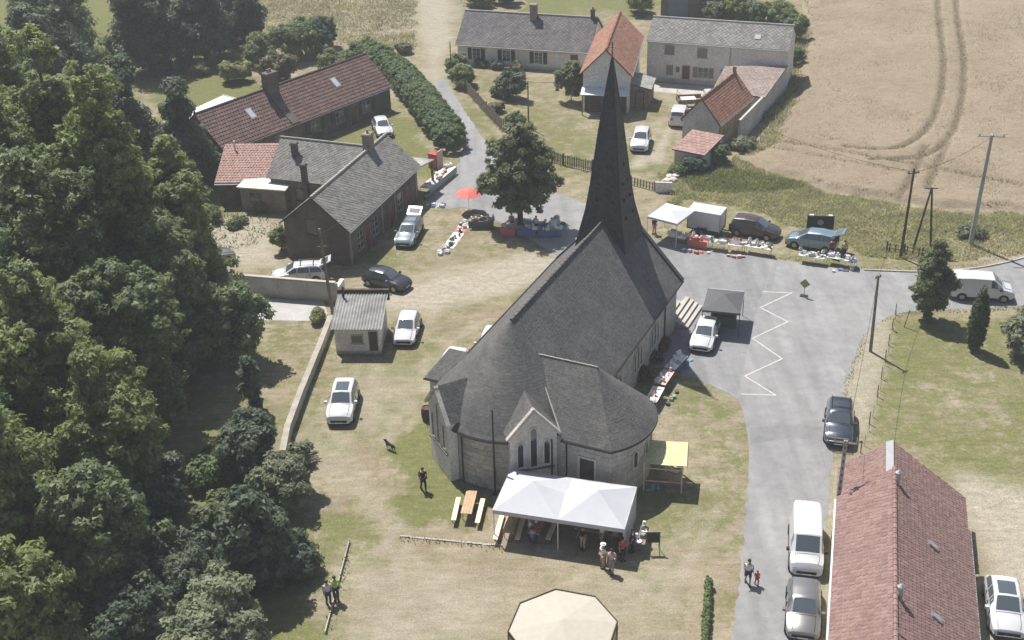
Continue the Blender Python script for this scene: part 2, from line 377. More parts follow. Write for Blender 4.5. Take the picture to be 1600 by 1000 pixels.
gm = madd(n6.outputs[0], 1.3, madd(n2.outputs[0], 1.8, madd(n5.outputs[0], 2.0, madd(attr('green'), 1.0, -2.55 + .16))))
gm = ramp(n, l, gm, [(.25, (0, 0, 0)), (.8, (1, 1, 1))]).outputs[0]
c = mixc(n, l, gm, dry.outputs[0], grn.outputs[0])
ad2 = n.new('ShaderNodeMath'); ad2.operation = 'MULTIPLY_ADD'; l.new(n3.outputs[0], ad2.inputs[0]); ad2.inputs[1].default_value = .7
sb2 = n.new('ShaderNodeMath'); sb2.operation = 'SUBTRACT'; l.new(attr('gravel'), sb2.inputs[0]); sb2.inputs[1].default_value = .4; l.new(sb2.outputs[0], ad2.inputs[2]); ad2.use_clamp = True
c = mixc(n, l, ad2.outputs[0], c, grv.outputs[0])
mpg = n.new('ShaderNodeMapping'); mpg.inputs['Rotation'].default_value[2] = R(25); mpg.inputs['Scale'].default_value = (.5, 2.2, 1); l.new(pos, mpg.inputs[0]); n4 = noise(n, l, 1.1, 7, mpg.outputs[0], .75); r4 = ramp(n, l, n4.outputs[0], [(.3, (.78, .77, .74)), (.7, (1.18, 1.18, 1.17))]); c = mixc(n, l, 1.0, c, r4.outputs[0], 'MULTIPLY')
r3 = ramp(n, l, n3.outputs[0], [(.28, (.66, .66, .63)), (.72, (1.26, 1.26, 1.23))])
l.new(mixc(n, l, 1.0, c, r3.outputs[0], 'MULTIPLY'), b.inputs['Base Color']); b.inputs['Roughness'].default_value = .95; b.inputs['Specular IOR Level'].default_value = .1
bump(n, l, n3.outputs[0], .5, .08, b)
ground_mat = m
grid_object('ground', xs, ys, np.zeros_like(GX), None, {'green': gr, 'gravel': gv}, ground_mat)
far = MB(); K = 3000
far.add([(-K, -K, -.06), (K, -K, -.06), (K, K, -.06), (-K, K, -.06)], [(0, 1, 2, 3)]); far.build('ground_plain', ground_mat, None, kind='structure')

# ---- asphalt
m, n, l, b = _new('bleached_asphalt'); g = n.new('ShaderNodeNewGeometry'); pos = g.outputs['Position']
n1, n2, n3 = noise(n, l, .22, 6, pos, .6), noise(n, l, 1.3, 6, pos, .65), noise(n, l, 14, 3, pos)
base = ramp(n, l, n1.outputs[0], [(.3, (.225, .222, .22)), (.5, (.255, .252, .248)), (.7, (.285, .28, .274))])
mp = n.new('ShaderNodeMapping'); mp.inputs['Rotation'].default_value[2] = R(18); mp.inputs['Scale'].default_value = (.75, .06, 1); l.new(pos, mp.inputs[0])
st = noise(n, l, 1.0, 4, mp.outputs[0]); rs = ramp(n, l, st.outputs[0], [(.35, (.84, .84, .84)), (.65, (1.08, 1.08, 1.08))])
c = mixc(n, l, 1.0, base.outputs[0], rs.outputs[0], 'MULTIPLY')
r2 = ramp(n, l, n2.outputs[0], [(.3, (.86, .86, .86)), (.7, (1.1, 1.1, 1.1))]); c = mixc(n, l, 1.0, c, r2.outputs[0], 'MULTIPLY')
vo = n.new('ShaderNodeTexVoronoi'); vo.feature = 'DISTANCE_TO_EDGE'; vo.inputs['Scale'].default_value = .16
wv = noise(n, l, .8, 4, pos); vm = n.new('ShaderNodeVectorMath'); vm.operation = 'MULTIPLY_ADD'; l.new(wv.outputs['Color'], vm.inputs[0]); vm.inputs[1].default_value = (2, 2, 0); l.new(pos, vm.inputs[2]); l.new(vm.outputs[0], vo.inputs['Vector'])
rc = ramp(n, l, vo.outputs['Distance'], [(.0, (.90, .90, .90)), (.010, (1, 1, 1))]); c = mixc(n, l, 1.0, c, rc.outputs[0], 'MULTIPLY')
r3 = ramp(n, l, n3.outputs[0], [(.3, (.9, .9, .9)), (.7, (1.08, 1.08, 1.08))]); l.new(mixc(n, l, 1.0, c, r3.outputs[0], 'MULTIPLY'), b.inputs['Base Color'])
b.inputs['Roughness'].default_value = .9; b.inputs['Specular IOR Level'].default_value = .25; bump(n, l, n3.outputs[0], .2, .02, b)
asphalt = m
def sheet(name, poly, z, mat, jit=.16, step=.4, kind='structure'):
    P = [at(*q) for q in poly]; out = []
    for i, p in enumerate(P):
        q = P[(i + 1) % len(P)]; d = (q - p); k = max(1, int(d.length / step)); nn = Vector((-d.y, d.x, 0)).normalized()
        for j in range(k):
            t = p.lerp(q, j / k); out.append(t + nn * (random.uniform(-jit, jit) if j else 0))
    bm = bmesh.new(); vs = [bm.verts.new((p.x, p.y, z)) for p in out]; f = bm.faces.new(vs)
    if f.normal.z < 0: f.normal_flip()
    bmesh.ops.triangulate(bm, faces=bm.faces[:]); me = bpy.data.meshes.new(name); bm.to_mesh(me); bm.free()
    if me.polygons[0].normal.z < 0: me.flip_normals()
    me.materials.append(mat); o = bpy.data.objects.new(name, me); link(o); o['kind'] = kind; return o
def spline(pts, k=6):
    out = []; n_ = len(pts)
    for i in range(n_ - 1):
        p0, p1, p2, p3 = pts[max(0, i - 1)], pts[i], pts[i + 1], pts[min(n_ - 1, i + 2)]
        for j in range(k):
            t = j / k
            out.append(tuple(.5 * (2 * p1[a] + (p2[a] - p0[a]) * t + (2 * p0[a] - 5 * p1[a] + 4 * p2[a] - p3[a]) * t * t + (3 * p1[a] - p0[a] - 3 * p2[a] + p3[a]) * t ** 3) for a in (0, 1)))
    return out + [tuple(pts[-1])]
left_edge = spline([(1128, 1150), (1142, 1000), (1158, 880), (1168, 760), (1170, 700), (1163, 655), (1152, 624), (1120, 606), (1075, 585)])
lower_left = spline([(960, 560), (900, 440), (872, 402), (850, 388), (790, 352), (735, 326), (700, 326), (676, 322), (672, 306), (705, 272), (722, 238), (716, 196), (694, 156), (676, 128)])
upper = spline([(694, 122), (712, 150), (738, 190), (762, 228), (790, 262), (840, 290), (880, 305), (925, 322), (1000, 355), (1020, 372), (1110, 388), (1210, 405), (1300, 418), (1350, 421), (1440, 424), (1510, 420), (1560, 412), (1620, 396), (1760, 350)])
lower_right = spline([(1820, 430), (1700, 462), (1600, 478), (1500, 484), (1420, 487), (1380, 500), (1348, 530), (1326, 585), (1308, 660), (1298, 740), (1290, 840), (1282, 940), (1276, 1000), (1262, 1150)])
sheet('road', left_edge + lower_left + upper + lower_right, .012, asphalt)
_m = asphalt.copy(); _m.name = 'older_asphalt'
for nd in _m.node_tree.nodes:
    if nd.type == 'VALTORGB' and abs(nd.color_ramp.elements[0].color[0] - .225) < .003:
        for e_ in nd.color_ramp.elements: e_.color = tuple(v * f for v, f in zip(e_.color, (.88, .885, .90, 1)))
sheet('forecourt', [(1072, 583), (1050, 520), (1000, 440), (985, 380), (1024, 377), (1110, 391), (1206, 406), (1198, 440), (1186, 470), (1172, 520), (1160, 585), (1152, 618), (1122, 603)], .016, _m, .04)
sheet('tarmac_patch', [(1172, 668), (1240, 662), (1296, 668), (1294, 690), (1236, 684), (1172, 694)], .016, _m, .06)
sheet('tarmac_patch', [(1208, 405), (1216, 406), (1204, 455), (1196, 455)], .020, _m, .03)
kp = [at(*q) for q in spline([(1350, 423), (1440, 426), (1510, 422), (1560, 414), (1620, 398), (1760, 352)], 5)]
kerb = thing('kerb', 'low grey kerb curving along the far side of the road', 'kerb', (0, 0, 0))
for i in range(len(kp) - 1):
    a, b_ = kp[i], kp[i + 1]; d = b_ - a; nn = Vector((-d.y, d.x, 0)).normalized() * .12
    q = [a + d * .015, b_ - d * .015, b_ - d * .015 + nn, a + d * .015 + nn]
    MB().prism([(p.x, p.y) for p in q], -.02, .12 + random.uniform(-.008, .008)).build('kerb_stone', concrete, kerb)
sheet('driveway', [(250, 456), (330, 462), (505, 470), (512, 490), (500, 502), (380, 500), (250, 496)], .012, wear('pale_concrete', (.36, .345, .33), (.44, .425, .41), .5, .9, 10), .03)
sheet('yard_slab', [(1010, 128), (1196, 141), (1180, 158), (1090, 150), (1012, 142)], .012, concrete, .05)
# zigzag road marking
zz = [at(*q) for q in ((1192, 456), (1237, 458), (1188, 481), (1231, 503), (1176, 529), (1222, 561), (1164, 588), (1212, 618), (1158, 616))]
zm = MB(); hw = .062
for i in range(len(zz) - 1):
    a, b_ = zz[i], zz[i + 1]; d = (b_ - a).normalized(); nn = Vector((-d.y, d.x, 0)) * hw; z = .024 + .002 * (i % 2)
    a2, b2 = a - d * hw * .6, b_ + d * hw * .6
    zm.add([(p.x, p.y, z) for p in (a2 - nn, b2 - nn, b2 + nn, a2 + nn)], [(0, 1, 2, 3)])
tag(zm.build('road_marking', wear('road_paint', (.40, .385, .36), (.54, .525, .50), 2.5, .8, 22)), kind='structure')

# ---- wheat field with tramlines pressed into the crop
fx, fy = np.arange(20, 88, .36), np.arange(84, 192, .36); FX, FY = np.meshgrid(fx, fy)
fpoly = W2([(1256, -70), (1254, 60), (1240, 160), (1205, 225), (1165, 248), (1180, 262), (1290, 298), (1400, 318), (1500, 326), (1620, 336), (1900, 345), (2300, 300), (2100, -70)])
sd_ = sdist(FX, FY, fpoly) + (fbm(FX, FY, 3, 77) - .5) * 1.6
hz = smooth01(sd_ / 1.2) * (.55 + .16 * (fbm(FX, FY, 1.2, 5) - .5) + .2 * (fbm(FX, FY, 9, 15) - .5))
def line_d(X, Y, pts):
    d = np.full(X.shape, 1e9)
    for (ax, ay), (bx, by) in zip(pts[:-1], pts[1:]):
        ex, ey = bx - ax, by - ay; t = np.clip(((X - ax) * ex + (Y - ay) * ey) / (ex * ex + ey * ey + 1e-9), 0, 1)
        d = np.minimum(d, np.hypot(X - ax - t * ex, Y - ay - t * ey))
    return d
press = np.zeros_like(FX)
for pts, dep, wd in (([(1462, -60), (1466, 30), (1474, 110), (1462, 180), (1432, 222), (1390, 240), (1320, 236)], 1., .22), ([(1490, -60), (1495, 30), (1506, 110), (1496, 190), (1468, 235), (1430, 252), (1360, 256)], 1., .22),
                     ([(1445, 235), (1425, 280), (1402, 318)], .8, .22), ([(1480, 230), (1462, 268), (1448, 300)], .8, .22), ([(1150, 215), (1300, 240), (1420, 262), (1620, 300)], .45, .3), ([(1160, 228), (1300, 254), (1420, 276)], .35, .3),
                     ([(1570, -60), (1600, 60), (1660, 160)], .12, .3)):
    dd = line_d(FX, FY, W2(spline(pts, 5))); press = np.maximum(press, dep * smooth01(1.6 - dd / wd))
hz = hz * (1 - .8 * press) - .03
m, n, l, b = _new('ripe_wheat'); g = n.new('ShaderNodeNewGeometry'); pos = g.outputs['Position']
mp = n.new('ShaderNodeMapping'); mp.inputs['Scale'].default_value = (.6, 2.4, 1); l.new(pos, mp.inputs[0])
n1, n2, n3 = noise(n, l, .12, 6, pos, .6), noise(n, l, 1.4, 6, mp.outputs[0], .75), noise(n, l, 6, 5, mp.outputs[0], .75)
base = ramp(n, l, n1.outputs[0], [(.3, (.275, .22, .16)), (.7, (.335, .275, .205))]); r2 = ramp(n, l, n2.outputs[0], [(.3, (.78, .77, .74)), (.7, (1.14, 1.14, 1.12))])
r3 = ramp(n, l, n3.outputs[0], [(.3, (.7, .69, .66)), (.7, (1.22, 1.22, 1.2))])
a = n.new('ShaderNodeAttribute'); a.attribute_name = 'press'
c = mixc(n, l, 1.0, mixc(n, l, 1.0, base.outputs[0], r2.outputs[0], 'MULTIPLY'), r3.outputs[0], 'MULTIPLY')
fm = n.new('ShaderNodeMath'); fm.operation = 'MULTIPLY'; l.new(a.outputs['Fac'], fm.inputs[0]); fm.inputs[1].default_value = .8
l.new(mixc(n, l, fm.outputs[0], c, (.14, .11, .08)), b.inputs['Base Color'])
b.inputs['Roughness'].default_value = .9; b.inputs['Specular IOR Level'].default_value = .15; bump(n, l, n3.outputs[0], .8, .15, b)
grid_object('wheat_field', fx, fy, hz, sd_ > -.2, {'press': press}, m)

# ---- uncountable grass: blades as one object per zone
def blades(name, label, poly, count, h0, h1, wd, mat, avoid=None, zf=None):
    P = W2(poly); lo, hi = P.min(0), P.max(0); X = rng.uniform(lo[0], hi[0], count * 4); Y = rng.uniform(lo[1], hi[1], count * 4)
    ok = sdist(X, Y, P) + (fbm(X, Y, 2.5, 9) - .5) * 3 > 0; ok &= rng.random(len(X)) < .25 + 1.3 * (fbm(X, Y, 4, 21) - .25)
    if avoid is not None: ok &= sdist(X, Y, W2(avoid)) < 0
    X, Y = X[ok][:count], Y[ok][:count]; k = len(X); h = rng.uniform(h0, h1, k) * (.6 + .8 * fbm(X, Y, 3, 4)); a = rng.uniform(0, 6.283, k); ln = rng.uniform(.3, 1.5, k) * h; la = rng.uniform(0, 6.283, k)
    dx, dy = np.cos(a) * wd / 2, np.sin(a) * wd / 2; z0 = np.full(k, zf or 0.0); h = h + (zf or 0.0)
    v = np.stack([np.stack([X - dx, Y - dy, z0], 1), np.stack([X + dx, Y + dy, z0], 1), np.stack([X + np.cos(la) * ln + dx * .3, Y + np.sin(la) * ln + dy * .3, h], 1)], 1).reshape(-1, 3)
    me = bpy.data.meshes.new(name); me.vertices.add(len(v)); me.vertices.foreach_set('co', v.ravel()); me.loops.add(3 * k); me.loops.foreach_set('vertex_index', np.arange(3 * k, dtype=np.int32))
    me.polygons.add(k); me.polygons.foreach_set('loop_start', np.arange(0, 3 * k, 3, dtype=np.int32)); me.update(calc_edges=True); me.materials.append(mat)
    o = bpy.data.objects.new(name, me); link(o); tag(o, label, 'grass', kind='stuff'); return o
blade_dry = leaf_mat('blade_dry', [(.26, .22, .155), (.34, .295, .215), (.42, .375, .285)], .5)
blade_olive = leaf_mat('blade_olive', [(.28, .25, .165), (.40, .36, .255), (.52, .47, .355)], .55)
blade_green = leaf_mat('blade_green', [(.12, .15, .05), (.17, .19, .075), (.24, .25, .12)], .5)
road_poly = left_edge + lower_left + upper + lower_right
blades('rough_grass', 'tall rough yellow green grass between the road and the wheat field', [(1035, 275), (1150, 246), (1290, 300), (1400, 322), (1640, 340), (1640, 392), (1500, 408), (1380, 405), (1320, 375), (1230, 350), (1130, 318), (1040, 318)], 36000, .1, .38, .09, blade_olive, road_poly)
blades('verge_grass', 'green grass clumps below the wheat field edge', [(1060, 268), (1150, 262), (1260, 290), (1200, 300), (1080, 300)], 7000, .12, .4, .10, blade_green, road_poly)
blades('field_edge_grass', 'long pale grass along the wall beside the wheat field', [(1190, 190), (1232, 100), (1240, 40), (1262, 40), (1262, 150), (1215, 225), (1165, 250)], 9000, .3, .7, .09, blade_dry)
blades('meadow_grass', 'pale olive meadow grass beyond the long red roof', [(330, -20), (650, -20), (650, 80), (560, 75), (420, 50)], 16000, .15, .4, .12, blade_dry)
blades('wheat_ears', 'ears of ripe wheat standing proud of the crop', [(1262, -40), (1260, 60), (1246, 160), (1212, 225), (1190, 258), (1290, 292), (1400, 312), (1500, 320), (1640, 330), (1640, -40)], 42000, .08, .28, .10, blade_dry, None, .42)
blades('weeds', 'weeds growing along the bare yard beside the brown house', [(320, 335), (445, 325), (440, 360), (350, 400), (310, 400)], 500, .1, .35, .12, blade_green)

def blades_line(name, label, lines, per_m, h0, h1, wd, mat, spread_=.25):
    V = []
    for pts in lines:
        P = [at(*q) for q in pts]
        for a, b in zip(P[:-1], P[1:]):
            k = int((b - a).length * per_m)
            for _ in range(k):
                t = random.random(); p = a.lerp(b, t); x, y = p.x + random.gauss(0, spread_), p.y + random.gauss(0, spread_); h = random.uniform(h0, h1); an = random.uniform(0, 6.28); la = random.uniform(0, 6.28); ln = h * random.uniform(.2, .9)
                dx, dy = math.cos(an) * wd / 2, math.sin(an) * wd / 2; V += [(x - dx, y - dy, 0), (x + dx, y + dy, 0), (x + math.cos(la) * ln, y + math.sin(la) * ln, h)]
    me = bpy.data.meshes.new(name); me.from_pydata(V, [], [(3 * i, 3 * i + 1, 3 * i + 2) for i in range(len(V) // 3)]); me.materials.append(mat); o = bpy.data.objects.new(name, me); link(o); tag(o, label, 'grass', kind='stuff')
blades_line('wall_grass', 'longer grass and weeds along walls, kerbs and posts', [[(525, 508), (505, 560), (482, 620), (460, 680), (452, 725)], [(672, 660), (680, 692), (702, 730), (738, 758), (770, 775)], [(526, 556), (600, 556), (610, 520)], [(985, 600), (1045, 540)], [(625, 842), (785, 857)], [(716, 130), (786, 207)], [(845, 250), (925, 272)], [(1490, 488), (1600, 482)], [(548, 850), (510, 990)], [(548, 415), (650, 315)]], 22, .05, .26, .07, blade_green, .14)
blades_line('verge_tufts', 'dry tufts along the crumbling road edge', [[(1025, 372), (1210, 402), (1350, 418)], [(1350, 530), (1326, 590), (1308, 660)], [(1500, 486), (1420, 489), (1380, 502)], [(850, 390), (790, 355), (735, 328)], [(1360, 418), (1440, 420), (1510, 416), (1600, 395)]], 26, .04, .18, .07, blade_dry, .16)
# ================================================================= buildings
def wallM(p0, p1):
    p0, p1 = Vector((p0[0], p0[1], p0[2] if len(p0) > 2 else 0)), Vector((p1[0], p1[1], p1[2] if len(p1) > 2 else 0))
    x = (p1 - p0); x.z = 0; x.normalize(); y = Vector((x.y, -x.x, 0)); z = Vector((0, 0, 1))
    M = Matrix((x, y, z)).transposed().to_4x4(); M.translation = p0; return M
def outline(w, h, arch):
    if not arch: return [(-w / 2, 0), (w / 2, 0), (w / 2, h), (-w / 2, h)]
    s = h - w * .8; pts = [(-w / 2, 0), (w / 2, 0), (w / 2, s)]
    for t in (.33, .66, 1.0): pts.append((w / 2 * math.cos(t * math.pi / 2) ** .8 if t < 1 else 0, s + w * .8 * math.sin(t * math.pi / 2)))
    return pts + [(-x, z) for x, z in pts[-2:1:-1]]
def opening(root, M, x, z, w, h, fmat=None, pmat=None, arch=False, fw=.09, out=.06, name='window', pane='pane', sill=True, shut=None, bars=0):
    fmat = fmat or stone_pale; pmat = pmat or glass_win
    inn = outline(w, h, arch); n = len(inn)
    cx, cz = 0, h / 2
    big = outline(w + 2 * fw, h + (2 if not arch else 1.6) * fw, arch); big = [(a, b - fw) for a, b in big]
    mb = MB(); V = []
    for o_, pts in ((0.0, big), (out, big), (out, inn), (.012, inn)): V += [M @ Vector((x + a, o_, z + b)) for a, b in pts]
    fs = []
    for k in range(3):
        for i in range(n): fs.append((k * n + i, k * n + (i + 1) % n, (k + 1) * n + (i + 1) % n, (k + 1) * n + i))
    mb.add(V, fs); f = mb.build(name, fmat, root)
    mb = MB(); mb.add([M @ Vector((x + a, .014, z + b)) for a, b in inn] + [M @ Vector((x + a, -.05, z + b)) for a, b in inn], [tuple(range(n)), tuple(range(n, 2 * n))[::-1]] + [(i, n + i, n + (i + 1) % n, (i + 1) % n) for i in range(n)])
    mb.build(pane, pmat, f)
    if bars:
        mb = MB(); mb.box(x - .02, x + .02, .016, .03, z, z + h * .98, M)
        for k in range(1, bars): mb.box(x - w / 2, x + w / 2, .016, .028, z + h * k / bars - .015, z + h * k / bars + .015, M)
        mb.build('glazing_bar', white_metal, f)
    if sill and not arch: mb = MB(); mb.box(x - w / 2 - .14, x + w / 2 + .14, .0, .13, z - fw - .07, z - fw, M); mb.build('sill', fmat, f)
    if shut:
        for sgn in (-1, 1):
            mb = MB(); a0 = x + sgn * (w / 2 + fw + .02); a1 = a0 + sgn * w * .52
            lo_, hi_ = min(a0, a1), max(a0, a1); mb.box(lo_, hi_, .005, .045, z - .03, z + h + .03, M)
            for q in range(5): mb.box(lo_ + .03, hi_ - .03, .045, .06, z + h * (q + .1) / 5, z + h * (q + .85) / 5, M)
            mb.build('shutter', shut, root)
    return f
def chimney(root, x, y, z0, z1, wx=.6, wy=.45, mat=None, pots=2, cap=True):
    mat = mat or brick_brown; c = MB(); c.box(x - wx / 2, x + wx / 2, y - wy / 2, y + wy / 2, z0, z1)
    if cap: c.box(x - wx / 2 - .06, x + wx / 2 + .06, y - wy / 2 - .06, y + wy / 2 + .06, z1 - .22, z1 - .06)
    o = c.build('chimney', mat, root)
    for k in range(pots):
        px = x + (k - (pots - 1) / 2) * .3; MB().lathe([(.11, z1), (.12, z1 + .05), (.09, z1 + .3), (.11, z1 + .34)], 8, (px, y)).build('chimney_pot', tile_lightred, o)
    return o
def roof_side(root, quad, tmat, tw=.28, th=.32, kind='tile', under=None, wave=.0, lift=.035, jit=.010):
    """solid slab with the tiles laid on it"""
    o = MB().slab(quad, .10).build('roof', under or (slate if tmat is slate else timber_dark), root)
    t = MB()
    if kind == 'diamond': diamond_patch(t, quad, tw, lift)
    else: tile_patch(t, quad, tw, th, lift=lift, wave=wave, jit=min(jit, lift * .4))
    t.build('roof_tiles', tmat, o, kind='stuff'); return o
def ridge_caps(root, a, b, mat, r=.13, step=.42):
    a, b = Vector(a), Vector(b); k = max(1, int((b - a).length / step)); d = (b - a) / k; m = MB()
    for i in range(k):
        p = a + d * i; m.tube([p + Vector((0, 0, .02)), p + d * 1.04 + Vector((0, 0, .0))], [r, r * .9], 8)
    return m.build('ridge_tiles', mat, root, kind='stuff')
def gutter(root, a, b, mat=None, name='gutter', r=.07): return tubes_obj(name, mat or grey_metal, root, [([a, b], r)], 6)
def gable_walls(root, L, Wd, zf, zb, yr, zr, mat, x0=0.0, name='wall'):
    prof = [(0, 0), (Wd, 0), (Wd, zb), (yr, zr), (0, zf)]; m = MB(); n = len(prof)
    m.add([(x0, y, z) for y, z in prof] + [(x0 + L, y, z) for y, z in prof], [tuple(range(n))[::-1], tuple(range(n, 2 * n))] + [(i, (i + 1) % n, n + (i + 1) % n, n + i) for i in range(n)])
    return m.build(name, mat, root)
def gable_roof(root, L, Wd, zf, zb, yr, zr, tmat, kind='tile', tw=.28, th=.32, ov=.3, oe=.25, x0=0.0, wave=0.0, ridge=None, back=True, lift=.035):
    sf, sb = (zr - zf) / yr, (zr - zb) / (Wd - yr); d = .10
    xa, xb = x0 - oe, x0 + L + oe; top = zr + d
    roof_side(root, [(xa, -ov, zf - sf * ov + d), (xb, -ov, zf - sf * ov + d), (xb, yr, top), (xa, yr, top)], tmat, tw, th, kind, wave=wave, lift=lift)
    if back: roof_side(root, [(xb, Wd + ov, zb - sb * ov + d), (xa, Wd + ov, zb - sb * ov + d), (xa, yr, top), (xb, yr, top)], tmat, tw * 1.3, th * 1.3, kind, wave=wave, lift=lift)
    ridge_caps(root, (xa, yr, top + .02), (xb, yr, top + .02), ridge or tmat)
    gutter(root, (xa, -ov - .06, zf - sf * ov + .02), (xb, -ov - .06, zf - sf * ov + .02))

# ----------------------------------------------------------------- the church (local x: to its right, local y: towards its porch)
CH = thing('church', 'old stone church with dark slate roof, round apse and tall pointed slate spire', 'church', (-.05, 68.0, 0), R(-25.5))
NW, RE, ZE, ZR, NL = 4.75, 5.2, 4.0, 9.5, 19.0
nave = MB()
nave.prism([(-NW, -.2), (NW, -.2), (NW, NL), (-NW, NL)], 0, ZE)
nave.add([(-NW, NL - .5, ZE - .01), (NW, NL - .5, ZE - .01), (0, NL - .5, ZR - .1), (-NW, NL, ZE - .01), (NW, NL, ZE - .01), (0, NL, ZR - .1)], [(0, 1, 2), (5, 4, 3), (0, 2, 5, 3), (1, 4, 5, 2), (0, 3, 4, 1)])
nave.build('nave_wall', stone, CH)
ap = MB(); arcn = 36; RW = 4.86
arc = [(RW * math.cos(math.pi + math.pi * i / arcn), RW * math.sin(math.pi + math.pi * i / arcn)) for i in range(arcn + 1)]
ap.prism(arc, 0, ZE + .05); ap.build('apse_wall', mortar, CH)
# nave roof, right and left slopes
for sx in (1, -1):
    q = [(sx * 5.05, .0, ZE - .05), (sx * 5.05, NL + .15, ZE - .05), (0, NL + .15, ZR), (0, .0, ZR)]
    roof_side(CH, q, slate, .24, .20, lift=.014, jit=.005)
ridge_caps(CH, (0, 0, ZR + .04), (0, 15.6, ZR + .04), slate, .10, .5)
for sx in (1, -1):
    MB().slab([(sx * 5.18, NL + .12, ZE + .02), (sx * 5.18, NL + .5, ZE + .02), (0, NL + .5, ZR + .2), (0, NL + .12, ZR + .2)], .34).build('gable_coping', slate_spire, CH)
    gutter(CH, (sx * 5.14, .1, ZE - .09), (sx * 5.14, NL + .3, ZE - .09), black_metal, r=.085)
# apse cone, slightly bell-cast, slates in rings
prof = [(0.02, ZR + .02), (2.2, 7.27), (4.3, 5.06), (4.8, 4.48), (RE, ZE - .02)]
def conez(r):
    for (r0, z0), (r1, z1) in zip(prof[:-1], prof[1:]):
        if r <= r1: return z0 + (z1 - z0) * (r - r0) / (r1 - r0)
    return prof[-1][1]
cone = MB(); a0, a1, NA = math.pi - .02, 2 * math.pi + .02, 44
for i in range(len(prof)):
    for j in range(NA + 1):
        a = a0 + (a1 - a0) * j / NA; cone.v.append((prof[i][0] * math.cos(a), prof[i][0] * math.sin(a), prof[i][1] - .03))
for i in range(len(prof) - 1):
    for j in range(NA): k = i * (NA + 1) + j; cone.f.append((k, k + NA + 1, k + NA + 2, k + 1))
apse_roof = cone.build('apse_roof', slate, CH)
sl_ = MB(); rows = 36
def slate_ring(mb, cx, cy, zf, r0, r1, aa, ab, lift=.007):
    rm = max(r1, .15); nc = max(3, int((ab - aa) * rm / .24)); off = random.random()
    ed = [aa] + [aa + (ab - aa) * (j + off) / nc for j in range(nc)] + [ab]
    for s0, s1 in zip(ed[:-1], ed[1:]):
        if s1 - s0 < 1e-4: continue
        h = lift + random.uniform(-.004, .004); P = lambda r, a, dz: Vector((cx + r * math.cos(a), cy + r * math.sin(a), zf(r) + dz))
        lo0, lo1, up1, up0 = P(r1, s0, h), P(r1, s1, h), P(r0, s1, .0), P(r0, s0, .0)
        mb.add([lo0, lo1, up1, up0, lo0 - Vector((0, 0, .015)), lo1 - Vector((0, 0, .015))], [(0, 1, 2, 3), (4, 5, 1, 0)])
for i in range(rows):
    r0, r1 = RE * max(0, i - .15) / rows, RE * (i + 1) / rows; slate_ring(sl_, 0, 0, conez, max(.01, r0), r1 * 1.005, math.pi, 2 * math.pi)
sl_.build('roof_slates', slate, apse_roof, kind='stuff')
for g0, g1 in ((180, 214), (249, 291), (326, 360)):
    tubes_obj('gutter', black_metal, CH, [([((RE + .08) * math.cos(R(a)), (RE + .08) * math.sin(R(a)), ZE - .1) for a in np.linspace(g0, g1, 12)], .085)], 6)
# gabled window bays of the apse
BAY = []
for sgn in (1, -1):
    dirv = Vector((sgn * math.sin(R(38)), -math.cos(R(38)), 0)); tan = Vector((-dirv.y, dirv.x, 0))   # ccw tangent
    c0 = dirv * 5.30; hwid = 1.48; p0, p1 = c0 - tan * hwid, c0 + tan * hwid
    BAY.append((dirv, hwid))
    gm = MB(); back = 3.2; za = 6.15
    base = [c0 - tan * hwid, c0 + tan * hwid, c0 + tan * hwid - dirv * .6, c0 - tan * hwid - dirv * .6]
    gm.prism([(p.x, p.y) for p in base], 0, 4.5)
    f0 = [c0 - tan * hwid + Vector((0, 0, 4.49)), c0 + tan * hwid + Vector((0, 0, 4.49)), c0 + Vector((0, 0, za))]
    gm.add(f0 + [p - dirv * .6 for p in f0], [(0, 1, 2), (5, 4, 3), (0, 2, 5, 3), (1, 4, 5, 2)])
    bay = gm.build('window_bay', stone_pale if sgn > 0 else render_white, CH)
    rf, rb = c0 + dirv * .18 + Vector((0, 0, za + .16)), dirv * 3.2 + Vector((0, 0, za + .16))
    for s in (-1, 1):
        ev = c0 + dirv * .18 + tan * s * (hwid + .2) + Vector((0, 0, 4.42)); vl = dirv * 4.5 + tan * s * (hwid + .2) + Vector((0, 0, 4.42))
        roof_side(bay, [ev, vl, rb, rf] if s < 0 else [vl, ev, rf, rb], slate, .24, .2, lift=.014)
        cp = c0 + dirv * .2; e_ = cp + tan * s * (hwid + .24) + Vector((0, 0, 4.40)); t_ = cp + Vector((0, 0, za + .24))
        MB().slab([e_, e_ - dirv * .28, t_ - dirv * .28, t_], .18).build('coping', stone, bay)
    Mw = wallM(p0, p1)
    for dx, z, w_, h_ in ((-.83, 2.2, .34, 1.75), (0, 2.1, .38, 2.85), (.83, 2.2, .34, 1.75)):
        opening(CH, Mw, hwid + dx, z, w_, h_, stone_pale, glass_win, arch=True, fw=.10, out=.07, name='lancet_window')
    MB().box(hwid - 1.3, hwid + 1.3, 0, .12, 1.88, 1.98, Mw).build('sill_course', slate, CH)
